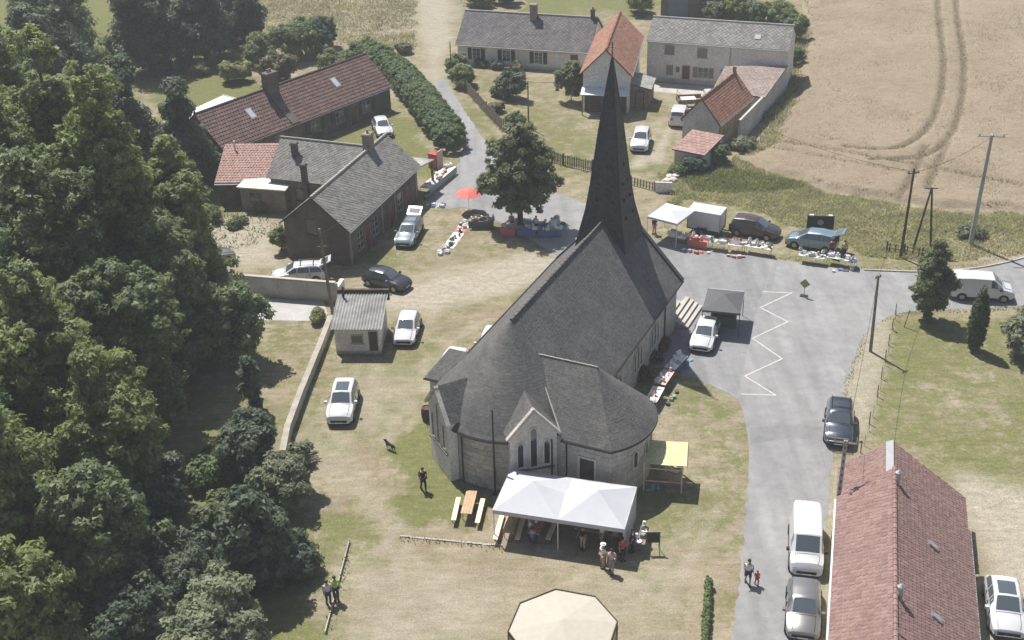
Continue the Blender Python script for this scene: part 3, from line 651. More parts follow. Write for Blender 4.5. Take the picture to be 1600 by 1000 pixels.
# round-ended side chapel
kw = [(4.0, -3.1), (8.0, -3.1)]; ctr = (5.62, -.1)
arcp = []
Rr_ = 4.05; cx_ = 9.15 - Rr_
a_s, a_e = math.asin(-3.0 / Rr_), math.asin(3.0 / Rr_)
for i in range(17):
    a = a_s + (a_e - a_s) * i / 16; arcp.append((cx_ + Rr_ * math.cos(a), -.1 + Rr_ * math.sin(a)))
kp_ = [(4.0, -3.1)] + arcp + [(4.0, 2.9)]
MB().prism(kp_, 0, ZE).build('chapel_wall', mortar, CH)
apx = (5.75, -.1, 7.5); ev = [(cx_ + (Rr_ + .28) * math.cos(a_s + (a_e - a_s) * i / 16), -.1 + (Rr_ + .28) * math.sin(a_s + (a_e - a_s) * i / 16) , ZE - .03) for i in range(17)]
ev[0] = (ev[0][0], -3.34, ev[0][2]); ev[-1] = (ev[-1][0], 3.14, ev[-1][2])
roof_side(CH, [(4.75, -3.36, ZE - .03), ev[0], apx, (1.55, -.1, 7.5)], slate, .24, .20, lift=.014, jit=.005)
roof_side(CH, [ev[-1], (4.75, 3.16, ZE - .03), (1.55, -.1, 7.5), apx], slate, .24, .2, lift=.014)
cr = MB(); crt = MB()
for i in range(16):
    tile_patch(crt, [ev[i], ev[i + 1], apx, apx], .22, .2, lift=.014, jit=.005); cr.add([ev[i], ev[i + 1], apx], [(0, 1, 2)])
co = cr.build('chapel_roof', slate, CH); crt.build('roof_slates', slate, co, kind='stuff')
ridge_caps(CH, (1.6, -.1, 7.55), (5.8, -.1, 7.53), concrete, .045, .5)
tubes_obj('valley_flashing', concrete, CH, [([(1.6, -.16, 7.52), (4.84, -3.36, ZE + .02)], .05)])
tubes_obj('gutter', black_metal, CH, [([(4.75, -3.44, ZE - .1), (ev[0][0], -3.44, ZE - .1)] + [(e[0] + .05 * (e[0] - apx[0]) / 3, e[1] + .05 * (e[1] + .1) / 3, ZE - .1) for e in ev[1:-1]], .085)], 6)
Mk = wallM((4.6, -3.1), (8.0, -3.1))
opening(CH, Mk, 1.75, .02, .95, 2.75, stone_pale, timber_dark, fw=.14, name='side_door', pane='door_leaf', sill=False)
for i in (4, 7, 10):
    p, q = arcp[i], arcp[i + 1]; opening(CH, wallM(p, q) @ Matrix.Translation((0, .045, 0)), .19, 1.9, .34, 1.15, stone_pale, glass_win, arch=True, fw=.08, name='lancet_window')
# low sacristy on the left
sc = MB(); sc.prism([(-6.8, 1.2), (-4.6, 1.2), (-4.6, 4.4), (-6.8, 4.4)], 0, 3.1); sac = sc.build('sacristy_wall', stone_pale, CH)
for q in ([(-7.05, .95, 3.1), (-4.3, .95, 3.1), (-4.3, 2.9, 4.5), (-6.1, 2.9, 4.5)], [(-7.05, 4.75, 3.1), (-7.05, .95, 3.1), (-6.1, 2.9, 4.5), (-6.1, 2.95, 4.5)], [(-4.3, 4.75, 3.1), (-7.05, 4.75, 3.1), (-6.1, 2.95, 4.5), (-4.3, 2.95, 4.5)]): roof_side(sac, q, slate, .24, .2, lift=.014)
gutter(sac, (-7.1, .9, 3.02), (-4.9, .9, 3.02), black_metal)
# nave windows, pipes, buttresses
Mr = wallM((NW, 0), (NW, NL)); Mr2 = Mr @ Matrix.Translation((0, .045, 0))
for y0 in (6.2, 10.4, 14.0):
    for d in (-.62, 0, .62): opening(CH, Mr2, y0 + d, 1.25, .34, 1.75 if d == 0 else 1.45, stone_pale, glass_win, arch=True, fw=.08, name='lancet_window')
Ml = wallM((-NW, NL), (-NW, 0))
for y0 in (5, 9, 13):
    for d in (-.62, 0, .62): opening(CH, Ml, NL - y0 + d, 1.25, .34, 1.5, stone_pale, glass_win, arch=True, fw=.08, name='lancet_window')
for px, py in ((5.0, -3.02), (4.83, 16.2), (-1.3, -4.78), (4.2, -3.42)):
    tubes_obj('downpipe', black_metal, CH, [([(px, py - .12 if py < 0 else py, .05), (px, py - .12 if py < 0 else py, ZE - .1)], .055)])
for y0 in (4.2, 8.3, 12.3, 16.6):
    MB().box(-NW - .75, -NW + .02, y0 - .3, y0 + .3, 0, 2.6).add([(-NW - .75, y0 - .3, 2.6), (-NW - .75, y0 + .3, 2.6), (-NW + .02, y0 + .3, 3.4), (-NW + .02, y0 - .3, 3.4)], [(0, 1, 2, 3)]).build('buttress', stone, CH)
# facade: porch landing, steps, corner pier, door
MB().box(-3.4, 4.3, NL + .05, NL + 2.6, 0, .86).build('porch_landing', concrete, CH)
for k in range(5):
    zt_ = .86 - .17 * (k + 1) + .005
    if zt_ > .03:
        MB().box(4.3 + .36 * k, 4.3 + .36 * (k + 1), NL + .05, NL + 3.9 - .0 * k, 0, zt_).build('step', concrete, CH)
        MB().box(-3.4 - .34 * k, 4.3 - .004, NL + 2.6 + .34 * k, NL + 2.6 + .34 * (k + 1), 0, zt_ - .004).build('step', concrete, CH)
for sx in (1, -1): MB().box(sx * 4.0 - .45, sx * 4.0 + .45, NL + .2, NL + .95, .86, ZE + .3).build('porch_pier', stone_pale, CH)
opening(CH, wallM((NW, NL), (-NW, NL)), NW, .9, 1.8, 2.9, stone_pale, timber_dark, arch=True, fw=.2, name='church_door', pane='door_leaf')
# spire
SY = 17.2; sp_prof = [(4.6, 2.45), (6.6, 2.08), (8.4, 1.74), (10.2, 1.36), (12, 1.12), (16, .69), (19.6, .24), (21.2, .02)]
spm = MB(); spt = MB()
for i, (z, r) in enumerate(sp_prof):
    for sx, sy in ((-1, -1), (1, -1), (1, 1), (-1, 1)): spm.v.append((sx * r, SY + sy * r, z))
for i in range(len(sp_prof) - 1):
    for j in range(4):
        a = i * 4 + j; b_ = i * 4 + (j + 1) % 4; spm.f.append((a, b_, b_ + 4, a + 4)); q = [spm.v[a], spm.v[b_], spm.v[b_ + 4], spm.v[a + 4]]
        tile_patch(spt, q, .26, .24, lift=.018)
spire = spm.build('spire', slate_spire, CH); spt.build('roof_slates', slate_spire, spire, kind='stuff')
for j in range(4):
    tubes_obj('hip_flashing', slate_spire, spire, [([(Vector(spm.v[i * 4 + j])) for i in range(1, len(sp_prof))], .05)], 6)
tubes_obj('finial', black_metal, spire, [([(0, SY, 21.0), (0, SY, 22.3)], .035), ([(-.28, SY, 21.9), (.28, SY, 21.9)], .03)])
def sp_half(z):
    for (z0, r0), (z1, r1) in zip(sp_prof[:-1], sp_prof[1:]):
        if z <= z1: return r0 + (r1 - r0) * (z - z0) / (z1 - z0)
lv = MB(); lv.add([(-.2, 0, 0), (.2, 0, 0), (.2, -.30, .02), (-.2, -.30, .02), (0, -.34, .36), (0, .05, .40), (-.25, -.32, .05), (.25, -.32, .05), (.25, .04, .1), (-.25, .04, .1)], [(6, 4, 5, 9), (4, 7, 8, 5), (3, 2, 4)])
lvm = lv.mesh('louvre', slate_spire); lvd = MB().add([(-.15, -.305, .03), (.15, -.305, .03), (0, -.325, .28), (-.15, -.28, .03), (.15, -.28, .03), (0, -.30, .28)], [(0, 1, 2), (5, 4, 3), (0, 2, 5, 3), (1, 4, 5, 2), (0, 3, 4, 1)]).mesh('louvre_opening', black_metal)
lvs = MB().box(-.2, .2, -.40, -.24, -.03, .03).mesh('louvre_sill', slate)
for fi, ang in enumerate((0, 90, 180, 270)):
    for z in (9.6, 10.9, 12.1, 13.4):
        hw_ = sp_half(z) * .48
        for x_ in ((-hw_, hw_) if z < 13 else (0,)):
            r = sp_half(z) - .02; A = R(ang); px, py = x_, -r
            o = inst('louvre', lvm, spire, (px * math.cos(A) - py * math.sin(A), SY + px * math.sin(A) + py * math.cos(A), z), A, (.62, .45, .6))
            inst('louvre_opening', lvd, o); inst('louvre_sill', lvs, o)
# single stones of the walls turned to the viewer
bs = MB(); bs.add([(-.5, 0, 0), (.5, 0, 0), (.5, 0, 1), (-.5, 0, 1), (-.46, -1, .06), (.46, -1, .06), (.46, -1, .94), (-.46, -1, .94)], [(4, 5, 6, 7), (0, 1, 5, 4), (1, 2, 6, 5), (2, 3, 7, 6), (3, 0, 4, 7)])
BSM = [bs.mesh('stone_block', wear('stone_block_%d' % k, c1, c2, 1.6, .9, 9, .25)) for k, (c1, c2) in enumerate((((.36, .33, .285), (.46, .43, .38)), ((.42, .39, .345), (.52, .49, .44)), ((.33, .30, .26), (.43, .40, .35))))]
nst = 0; hrow = 4.0 / 11
for r_ in range(11):
    z = r_ * hrow
    a = R(188) + random.uniform(0, .08)
    while a < R(312):
        wlen = random.uniform(.55, .95); da = wlen / RW; am = a + da / 2; d = Vector((math.cos(am), math.sin(am), 0))
        if not any(math.acos(max(-1, min(1, d.dot(bd)))) < math.atan(hw_ / 4.98) + da * .42 for bd, hw_ in BAY) and nst < 238:
            inst('stone_block', BSM[random.randrange(3)], CH, (d.x * (RW - .02), d.y * (RW - .02), z + .01), am + R(90), (wlen * .975, random.uniform(.03, .055), hrow * .95)); nst += 1
        a += da
for r_ in range(11):
    z = r_ * hrow; x = 4.45 + random.uniform(0, .25)
    while x < 8.0:
        wl = min(random.uniform(.5, .85), 8.0 - x)
        if wl > .2 and not (x < 7.0 and x + wl > 5.7 and z < 2.9): inst('stone_block', BSM[random.randrange(3)], CH, (x + wl / 2, -3.09, z + .01), 0, (wl * .975, random.uniform(.03, .05), hrow * .95)); nst += 1
        x += wl
rest = MB()
for r_ in range(11):
    for i in range(16):
        p, q = Vector(arcp[i] + (0,)), Vector(arcp[i + 1] + (0,)); Mx = wallM(p, q); L_ = (q - p).length; o_ = 0 if r_ % 2 else L_ * .5
        rest.box(.01, L_ - .01, 0, random.uniform(.02, .035), r_ * hrow + .012, (r_ + 1) * hrow - .012, Mx)
rest.build('stone_courses', BSM[1].materials[0], CH, kind='stuff')
rest = MB()
for r_ in range(10):
    y = 3.0 - random.uniform(0, .5)
    while y < NL:
        wl = random.uniform(.5, .9); rest.box(y + .01, min(NL, y + wl) - .01, 0, random.uniform(.02, .04), r_ * .4 + .012, r_ * .4 + .388, Mr); y += wl
rest.build('stone_courses', BSM[0].materials[0], CH, kind='stuff')

# ----------------------------------------------------------------- long house with dark red tiles (upper left)
A = at(350, 232, 2.8); ax = R(50)
HA = thing('long_house', 'long low house with dark red tiled roof, roof lights and big brick chimney', 'house', (A.x, A.y, 0), ax)
LA, WA = 23.3, 7.4
gable_walls(HA, LA, WA, 2.7, 2.7, 3.7, 5.5, brick_brown); gable_roof(HA, LA, WA, 2.7, 2.7, 3.7, 5.5, tile_brown, tw=.33, th=.40, ov=.25, wave=.03, lift=.06)
chimney(HA, 9.4, 3.3, 3.4, 7.4, 1.5, .9, brick_brown, 2)
MB().box(9.0, 9.7, -.1, 3.0, 2.6, 2.9).slab([(8.75, -.3, 2.75), (9.75, -.3, 2.75), (9.75, 3.1, 5.32), (8.75, 3.1, 5.32)], .1).build('chimney_strip', brick_brown, HA)  # brick-coloured strip lying on the roof slope below the chimney
for xx in (5.4, 17.2):
    v = MB(); y_, dz = 2.0, 2.7 + 2.0 * .757 + .2
    v.slab([(xx - .4, y_ - .55, dz - .42 + .02), (xx + .4, y_ - .55, dz - .42 + .02), (xx + .4, y_ + .55, dz + .42), (xx - .4, y_ + .55, dz + .42)], .08); rl = v.build('roof_light', grey_metal, HA)
    MB().slab([(xx - .3, y_ - .44, dz - .31), (xx + .3, y_ - .44, dz - .31), (xx + .3, y_ + .44, dz + .36), (xx - .3, y_ + .44, dz + .36)], .02).build('pane', plain('sky_pane_%d' % int(xx), (.5, .52, .55), .1, 0, .8), rl)
Mh = wallM((0, 0), (LA, 0))
for xx, w_ in ((3, 1.1), (7, 1.0), (12, 1.2), (15.5, 1.1), (19.5, 1.2)): opening(HA, Mh, xx, .9, w_, 1.15, brick_grey, glass_win, bars=2, shut=shutter_green if xx > 10 else None)
opening(HA, Mh, 17.6, 0, .95, 2.1, brick_grey, door_brown, name='door', pane='door_leaf', sill=False)
# low red lean-to and pale flat annex
o = at(340, 283, 2.5)
HB = thing('tiled_annex', 'small annex with light red tiled roof below the long dark red roof', 'annex', (o.x, o.y, 0), R(-2))
MB().prism([(0, 0), (5.9, 0), (5.9, 5.2), (0, 5.2)], 0, [2.3, 2.3, 3.9, 3.9]).build('wall', brick_brown, HB)
roof_side(HB, [(-.25, -.3, 2.42), (6.0, -.3, 2.42), (6.0, 5.3, 4.1), (-.25, 5.3, 4.1)], tile_lightred, .30, .36, wave=.03, lift=.05)
tubes_obj('vent_pipe', white_metal, HB, [([(.9, 4.3, 3.6), (.9, 4.3, 4.8)], .09)]); gutter(HB, (-.25, -.38, 2.3), (6, -.38, 2.3), white_metal)
o = at(372, 292, 2.4)
HB2 = thing('flat_annex', 'flat roofed annex with pale cream roof beside the grey tiled house', 'annex', (o.x, o.y, 0), R(-14))
MB().prism([(.1, .1), (4.5, .1), (4.5, 3.6), (.1, 3.6)], 0, 2.35).build('wall', brick_grey, HB2)
MB().slab([(-.1, -.15, 2.45), (4.7, -.15, 2.45), (4.75, 4.2, 2.85), (.3, 4.0, 2.85)], .12).build('roof', wear('pale_roofing', (.60, .57, .50), (.70, .67, .60), 1, .7, 6), HB2)
opening(HB2, wallM((.1, .1), (4.5, .1)), 1.5, 1.0, 1.1, .9, brick_grey, glass_win)
# grey tiled brown brick house
o = at(448, 403)
HC = thing('brick_house', 'brown brick house with grey diamond tiled roof and pale ridge', 'house', (o.x + 5.75, o.y - 2.0, 0), R(70))
LB, WB = 14.6, 6.0
gable_walls(HC, LB, WB, 3.5, 3.5, 3.0, 6.0, brick_brown); gable_roof(HC, LB, WB, 3.5, 3.5, 3.0, 6.0, tile_grey, 'diamond', tw=.42, ov=.3, oe=.3, ridge=concrete)
chimney(HC, 11.3, 3.1, 5.2, 7.5, .95, .7, brick_grey, 1)
Mw = wallM((0, 0), (LB, 0))
for xx in (2.0, 5.0, 10.4): opening(HC, Mw, xx, .8, 1.0, 1.6, brick_grey, glass_win, bars=3)
for xx in (3.5, 8.4, 12.3): opening(HC, Mw, xx, .0, 1.0, 2.2, brick_grey, door_brown, name='door', pane='door_leaf', sill=False)
for xx in (.2, 6.6, 9.4, 14.2): MB().box(xx - .15, xx + .15, -.06, .0, 0, 3.2).build('brick_pier', brick_grey, HC)
Mg = wallM((0, WB), (0, 0)); opening(HC, Mg, 2.6, 2.6, .9, 1.3, brick_brown, glass_win, fw=.06)
slat = MB().box(-.085, .085, .005, .035, 0, 1.7).mesh('plank', timber)
for k in range(14):
    p_ = Mg @ Vector((.6 + k * .19, 0, .1)); inst('plank', slat, HC, p_, R(-90) if False else math.atan2(Mg[1][0], Mg[0][0]))
# wing going left
gable_walls(HC, 7.2, 7.0, 0, 0, 0, 0, brick_grey, name='spare') if False else None
Lw = 7.6; x0w = 9.2
wing = MB(); wing.prism([(x0w, WB - .1), (x0w + 6.4, WB - .1), (x0w + 6.4, WB + Lw - 1.2), (x0w, WB + Lw - 1.2)], 0, 3.2)
wing.add([(x0w, WB + Lw - 1.21, 3.2), (x0w + 6.4, WB + Lw - 1.21, 3.2), (x0w + 3.2, WB + Lw - 1.21, 5.6), (x0w, WB - .1, 3.2), (x0w + 6.4, WB - .1, 3.2), (x0w + 3.2, WB - .1, 5.6)], [(0, 1, 2), (5, 4, 3), (0, 2, 5, 3), (1, 4, 5, 2)])
wing.build('wing_wall', brick_grey, HC)
ze, xr, zr_ = 3.08, x0w + 3.2, 5.72
roof_side(HC, [(x0w - .3, WB + Lw - .95, ze - .05), (x0w - .3, WB - .4, ze - .05), (xr, 3.1, zr_), (xr, WB + Lw - .95, zr_)], tile_grey, .42, .3, 'diamond')
roof_side(HC, [(x0w + 6.7, WB - .4, ze - .05), (x0w + 6.7, WB + Lw - .95, ze - .05), (xr, WB + Lw - .95, zr_), (xr, 3.1, zr_)], tile_grey, .42, .3, 'diamond')
ridge_caps(HC, (xr, 3.3, zr_ + .05), (xr, WB + Lw - .95, zr_ + .05), concrete, .10)
chimney(HC, x0w + 1.9, WB + 4.6, 3.6, 5.9, .5, .5, brick_brown, 0); chimney(HC, x0w - .35, WB + 2.6, .2, 4.9, .45, .45, brick_brown, 0)
opening(HC, wallM((x0w, WB + Lw - 1.2), (x0w, WB)), 3.0, .9, 1.1, 1.2, brick_grey, glass_win)
# open porch at its far end
pr = MB(); pr.slab([(LB + .2, -.3, 3.25), (LB + 2.9, -.6, 2.95), (LB + 2.9, 4.2, 2.95), (LB + .2, 4.2, 3.25)], .1); po = pr.build('porch_roof', fibre_cement, HC)
for y_ in (-.4, 1.9, 4.0): MB().box(LB + 2.6, LB + 2.8, y_ - .1, y_ + .1, 0, 2.9).build('porch_post', timber, po)
# white roofed garage left of the long house
o = at(305, 205, 2.4)
GA = thing('garage', 'small garage with flat white roof half hidden by trees', 'garage', (o.x, o.y, 0), R(60))
MB().prism([(.2, .2), (9.0, .2), (9.0, 4.0), (.2, 4.0)], 0, 2.2).build('wall', render_white, GA)
MB().slab([(0, 0, 2.4), (9.2, 0, 2.4), (9.2, 4.2, 2.7), (0, 4.2, 2.7)], .14).build('roof', wear('white_roofing', (.62, .61, .62), (.74, .73, .73), .8, .6, 5), GA)
opening(GA, wallM((.2, .2), (9.0, .2)), 4, .9, 1.0, .9, render_grey, glass_win)
for q_ in (([(-.05, -.05, 2.45), (9.25, -.05, 2.45)]), ([(9.25, -.05, 2.45), (9.25, 4.25, 2.75)]), ([(-.05, 4.25, 2.75), (-.05, -.05, 2.45)])): tubes_obj('roof_edge', white_metal, GA, [(q_, .06)], 6)

# ----------------------------------------------------------------- shed, walls near it
o = at(526, 553)
SH = thing('shed', 'small cream shed with corrugated grey roof beside the parked white car', 'shed', (o.x, o.y, 0), R(-3))
MB().prism([(0, 0), (3.35, 0), (3.35, 3.9), (0, 3.9)], 0, [2.2, 2.2, 2.9, 2.9]).build('wall', render_cream, SH)
MB().box(.02, 3.33, -.03, .0, 0, .28).build('plinth', concrete, SH)
cs = MB(); nxx = 68; wv_ = .05
for j, (y_, z_) in enumerate(((-.3, 2.27), (1.7, 2.60), (4.1, 3.05))):
    for i in range(nxx + 1): cs.v.append((-.25 + 3.85 * i / nxx, y_, z_ + wv_ * math.cos(i * math.pi / 2) + (.02 if j == 1 else 0)))
for j in range(2):
    for i in range(nxx): a = j * (nxx + 1) + i; cs.f.append((a, a + 1, a + nxx + 2, a + nxx + 1))
cs.build('corrugated_roof', fibre_cement, SH)
MB().box(-.22, 3.57, -.02, 3.95, 2.13, 2.2).build('roof_board', timber_dark, SH) if False else None
MB().box(-.3, 3.65, 3.95, 4.2, 2.4, 3.3).build('back_parapet', timber_dark, SH)
Ms = wallM((0, 0), (3.35, 0)); opening(SH, Ms, 1.65, 1.0, .8, .6, concrete, glass_win, fw=.07); opening(SH, Ms, 2.85, .03, .62, 1.9, concrete, timber_dark, fw=.05, name='door', pane='door_leaf', sill=False)
tubes_obj('stovepipe', timber_dark, SH, [([(.25, 3.4, 2.7), (.25, 3.4, 3.9)], .09)])
for k_ in (0, 1):
    MB().box(1.35 + .0, 1.95, .0, .02, 1.25 + .25 * k_, 1.28 + .25 * k_, Ms)
a, b_ = at(345, 457), at(527, 472)
GW = thing('garden_wall', 'long beige concrete wall beside the pale driveway', 'wall', (a.x, a.y, 0), math.atan2(b_.y - a.y, b_.x - a.x)); Lg = (b_ - a).length
for k in range(4):
    MB().box(Lg * k / 4 + .015, Lg * (k + 1) / 4 - .015, -.1, .1, 0, 1.68).build('wall_panel', concrete, GW)
for k in range(5): MB().box(Lg * k / 4 - .13, Lg * k / 4 + .13, -.15, .14, 0, 1.74).build('wall_post', concrete, GW)
MB().box(0, Lg, -.16, .16, 1.745, 1.83).build('coping', concrete, GW); MB().box(Lg - .16, Lg + .16, .2, 1.6, 0, 1.3).build('wall_return', render_white, GW)
lw = [at(*q) for q in ((518, 507), (498, 560), (474, 620), (452, 680), (444, 722))]
LWL = thing('low_wall', 'low weathered boundary wall running down between the shed and the trees', 'wall', lw[0])
for i in range(4):
    p, q = lw[i] - lw[0], lw[i + 1] - lw[0]; d = (q - p).normalized(); nn = Vector((-d.y, d.x, 0)) * .16
    pts = [p - nn, q - nn, q + nn, p + nn]; MB().prism([(t.x, t.y) for t in pts], 0, .75 + .04 * i).build('wall_length', concrete, LWL)
    nn *= 1.3; pts = [p - nn, q - nn, q + nn, p + nn]; MB().prism([(t.x, t.y) for t in pts], .752 + .04 * i, .83 + .04 * i).build('coping', wear('coping_%d' % i, (.30, .27, .225), (.40, .365, .31), 1, .9, 10), LWL)

# ----------------------------------------------------------------- farm houses at the top
o = at(716, 100)
HD = thing('cottage', 'long white cottage with purple grey diamond slate roof and green shutters', 'house', (o.x, o.y, 0), R(-17))
LC, WC = 16.4, 8.2
gable_walls(HD, LC, WC, 2.6, 2.6, 4.1, 5.4, render_cream); gable_roof(HD, LC, WC, 2.6, 2.6, 4.1, 5.4, tile_purple, 'diamond', tw=.52, ov=.25, oe=.2, ridge=concrete)
chimney(HD, 8.7, 3.6, 4.8, 6.9, .8, .7, brick_grey, 0); chimney(HD, 15.9, 4.1, 5.0, 6.5, .45, .45, brick_brown, 1)
Mc = wallM((0, 0), (LC, 0))
for xx in (2.4, 6.2, 10.2): opening(HD, Mc, xx, .75, .95, 1.35, white_metal, glass_win, bars=3, shut=shutter_green)
opening(HD, Mc, 12.7, .8, .8, 1.2, white_metal, render_white, bars=3); opening(HD, Mc, 14.6, 0, .95, 2.1, white_metal, door_brown, name='door', pane='door_leaf', sill=False)
MB().box(0, LC, -.03, 0, 0, .35).build('plinth', render_grey, HD)
o = at(915, 176)
HE = thing('gable_house', 'tall narrow house with orange tiled roof and white gable behind the spire', 'house', (13.35, 130.6, 0), R(79))
LD, WD = 14.0, 5.0
gable_walls(HE, LD, WD, 4.5, 4.5, 2.5, 7.0, render_white); gable_roof(HE, LD, WD, 4.5, 4.5, 2.5, 7.0, tile_orange, tw=.26, th=.3, ov=.35, oe=.35, lift=.04)
Me_ = wallM((0, WD), (0, 0))
MB().slab([(-1.5, -.1, 2.4), (-1.5, WD + .1, 2.4), (0, WD + .1, 2.75), (0, -.1, 2.75)], .08).build('awning', white_metal, HE)
for y_ in (.1, WD - .1): MB().box(-1.4, -1.28, y_ - .06, y_ + .06, 0, 2.38).build('awning_post', timber, HE)
opening(HE, Me_, 1.4, .2, 1.3, 1.9, timber, timber_dark, name='door', pane='door_leaf', sill=False); opening(HE, Me_, 3.6, .9, 1.0, 1.1, timber, glass_win)
opening(HE, wallM((0, 0), (LD, 0)), 4, 1.2, .9, 1.2, timber, glass_win); MB().box(-.02, 0, .2, WD - .2, .0, 2.3).build('timber_cladding', timber_dark, HE)
o = at(982, 168)
SB = thing('lean_shed', 'grey timber lean-to shed standing right of the orange roofed house', 'shed', (o.x, o.y, 0), R(-14))
MB().prism([(0, 0), (2.3, 0), (2.3, 3.6), (0, 3.6)], 0, [2.7, 2.2, 2.2, 2.7]).build('wall', timber, SB)
roof_side(SB, [(2.5, -.2, 2.25), (2.5, 3.8, 2.25), (-.1, 3.8, 2.85), (-.1, -.2, 2.85)], fibre_cement, .5, .6, lift=.03)
opening(SB, wallM((0, 0), (2.3, 0)), 1.2, 0, .8, 1.9, timber_dark, timber, name='door', pane='door_leaf', sill=False)
o = at(1010, 126)
HF = thing('farmhouse', 'two storey cream farmhouse with long grey slate roof and brown door', 'house', (o.x, o.y, 0), R(-19))
LE, WE = 16.0, 6.2
gable_walls(HF, LE, WE, 4.85, 4.85, 3.1, 6.6, render_cream); gable_roof(HF, LE, WE, 4.85, 4.85, 3.1, 6.6, tile_grey, 'diamond', tw=.5, ov=.2, oe=.1, ridge=concrete)
Mf = wallM((0, 0), (LE, 0))
for xx, zz_, w_, h_ in ((2.6, 3.3, 1.15, 1.15), (6.4, 3.2, 1.15, 1.15)): opening(HF, Mf, xx, zz_, w_, h_, render_cream, shutter_taupe, fw=.06, pane='closed_shutter')
opening(HF, Mf, 2.7, .9, .8, 1.2, render_cream, shutter_taupe, fw=.06, pane='closed_shutter'); opening(HF, Mf, 3.65, 1.3, .42, .65, render_cream, glass_win, fw=.05)
opening(HF, Mf, 4.6, 0, .85, 2.15, render_grey, door_brown, name='door', pane='door_leaf', sill=False)
opening(HF, Mf, 6.6, .9, 1.1, 1.15, render_cream, glass_win, fw=.06, bars=2, shut=shutter_taupe); opening(HF, Mf, 9.0, .9, .8, 1.15, render_cream, shutter_taupe, fw=.06, pane='closed_shutter')
MB().box(0, 9.8, -.03, 0, 0, .55).build('plinth', render_grey, HF); tubes_obj('downpipe', grey_metal, HF, [([(9.6, -.1, 0), (9.6, -.1, 4.7)], .05)])
sk = MB().slab([(12.0, .9, 5.56), (12.7, .9, 5.56), (12.7, 1.5, 5.9), (12.0, 1.5, 5.9)], .03).build('roof_patch', concrete, HF)
# rust grey roofed outbuilding leaning on it
q = [at(1122, 140), at(1190, 190), at(1229, 150), at(1150, 140)]
EX = thing('outbuilding', 'long grey rendered outbuilding with rusty grey lean-to roof beside the farmhouse', 'outbuilding', (22.6, 130.6, 0))
pl = [(0, 0), (4.7, -3.0), (8.9, 5.2), (8.4, 6.0), (2.2, 5.6)]
MB().prism(pl, 0, [2.35, 2.35, 2.95, 3.0, 2.95]).build('wall', render_grey, EX)
roof_side(EX, [(-.2, -.2, 2.45), (4.9, -3.3, 2.45), (9.1, 5.4, 3.05), (2.1, 5.8, 3.05)], tiles_mat('rusty_roof', [(.22, .175, .15), (.30, .25, .22), (.27, .19, .15)], moss=(.36, .34, .32), mossy=.5), .36, .34, lift=.03)
MB().box(0, 7.6, 0, .25, 0, 2.5, Matrix.Translation((4.55, -3.1, 0)) @ Matrix.Rotation(R(-118), 4, 'Z')).build('side_wall', render_grey, EX)
o = at(1121, 233)
HG = thing('barn', 'small barn with bright orange tiled roof beside the wheat field', 'barn', (o.x, o.y, 0), R(59))
LF, WF = 9.0, 3.9
gable_walls(HG, LF, WF, 2.75, 2.75, 1.95, 5.0, render_grey); gable_roof(HG, LF, WF, 2.75, 2.75, 1.95, 5.0, tile_orange, tw=.25, th=.28, ov=.22, oe=.15, lift=.045)
MB().box(0.1, LF - .1, -.04, 0, .9, 2.6).build('cob_infill', wear('ochre_cob', (.30, .22, .11), (.40, .30, .16), 1.5, .95, 8), HG)
for k in range(5): MB().box(.2 + k * 2.1, .34 + k * 2.1, -.07, -.04, .9, 2.6).build('timber_post', timber, HG)
tubes_obj('flue', tile_orange, HG, [([(8.6, 1.9, 4.6), (8.6, 1.9, 5.9)], .2)])
o = at(1053, 259)
HG2 = thing('lean_to', 'low lean-to with red sheet roof against the barn gable', 'lean-to', (o.x, o.y, 0), R(57))
MB().prism([(.0, -3.1), (4.4, -3.1), (4.4, 0), (0, 0)][::1], 0, [1.7, 2.1, 2.1, 1.7]).build('wall', render_grey, HG2)
roof_side(HG2, [(-.2, .2, 1.78), (-.2, -3.3, 1.78), (4.4, -3.3, 2.3), (4.4, .2, 2.3)], tile_lightred, .5, .5, lift=.03)
HH = thing('dark_barn', 'dark slate roofed barn at the top edge above the farmhouse', 'barn', (at(1032, 26).x, at(1032, 26).y, 0), R(-10))
gable_walls(HH, 7.5, 8, 4.2, 4.2, 4, 7, brick_brown); gable_roof(HH, 7.5, 8, 4.2, 4.2, 4, 7, tile_purple, tw=.6, th=.6, ov=.2)
MB().box(1.0, 3.6, -.05, 0, 0, 3.2).build('barn_door', plain('blue_grey_door', (.12, .17, .20), .6), HH)
o = at(1090, 22)
HI = thing('open_shed', 'brown open fronted shed beside the dark barn', 'shed', (o.x, o.y, 0), R(-12))
MB().box(0, 4, 3.6, 4, 0, 2.8).box(0, .2, 0, 4, 0, 2.8).box(3.8, 4, 0, 4, 0, 2.8).build('wall', timber, HI); MB().slab([(-.2, -.3, 2.9), (4.2, -.3, 2.9), (4.2, 4.2, 3.4), (-.2, 4.2, 3.4)], .1).build('roof', fibre_cement, HI)
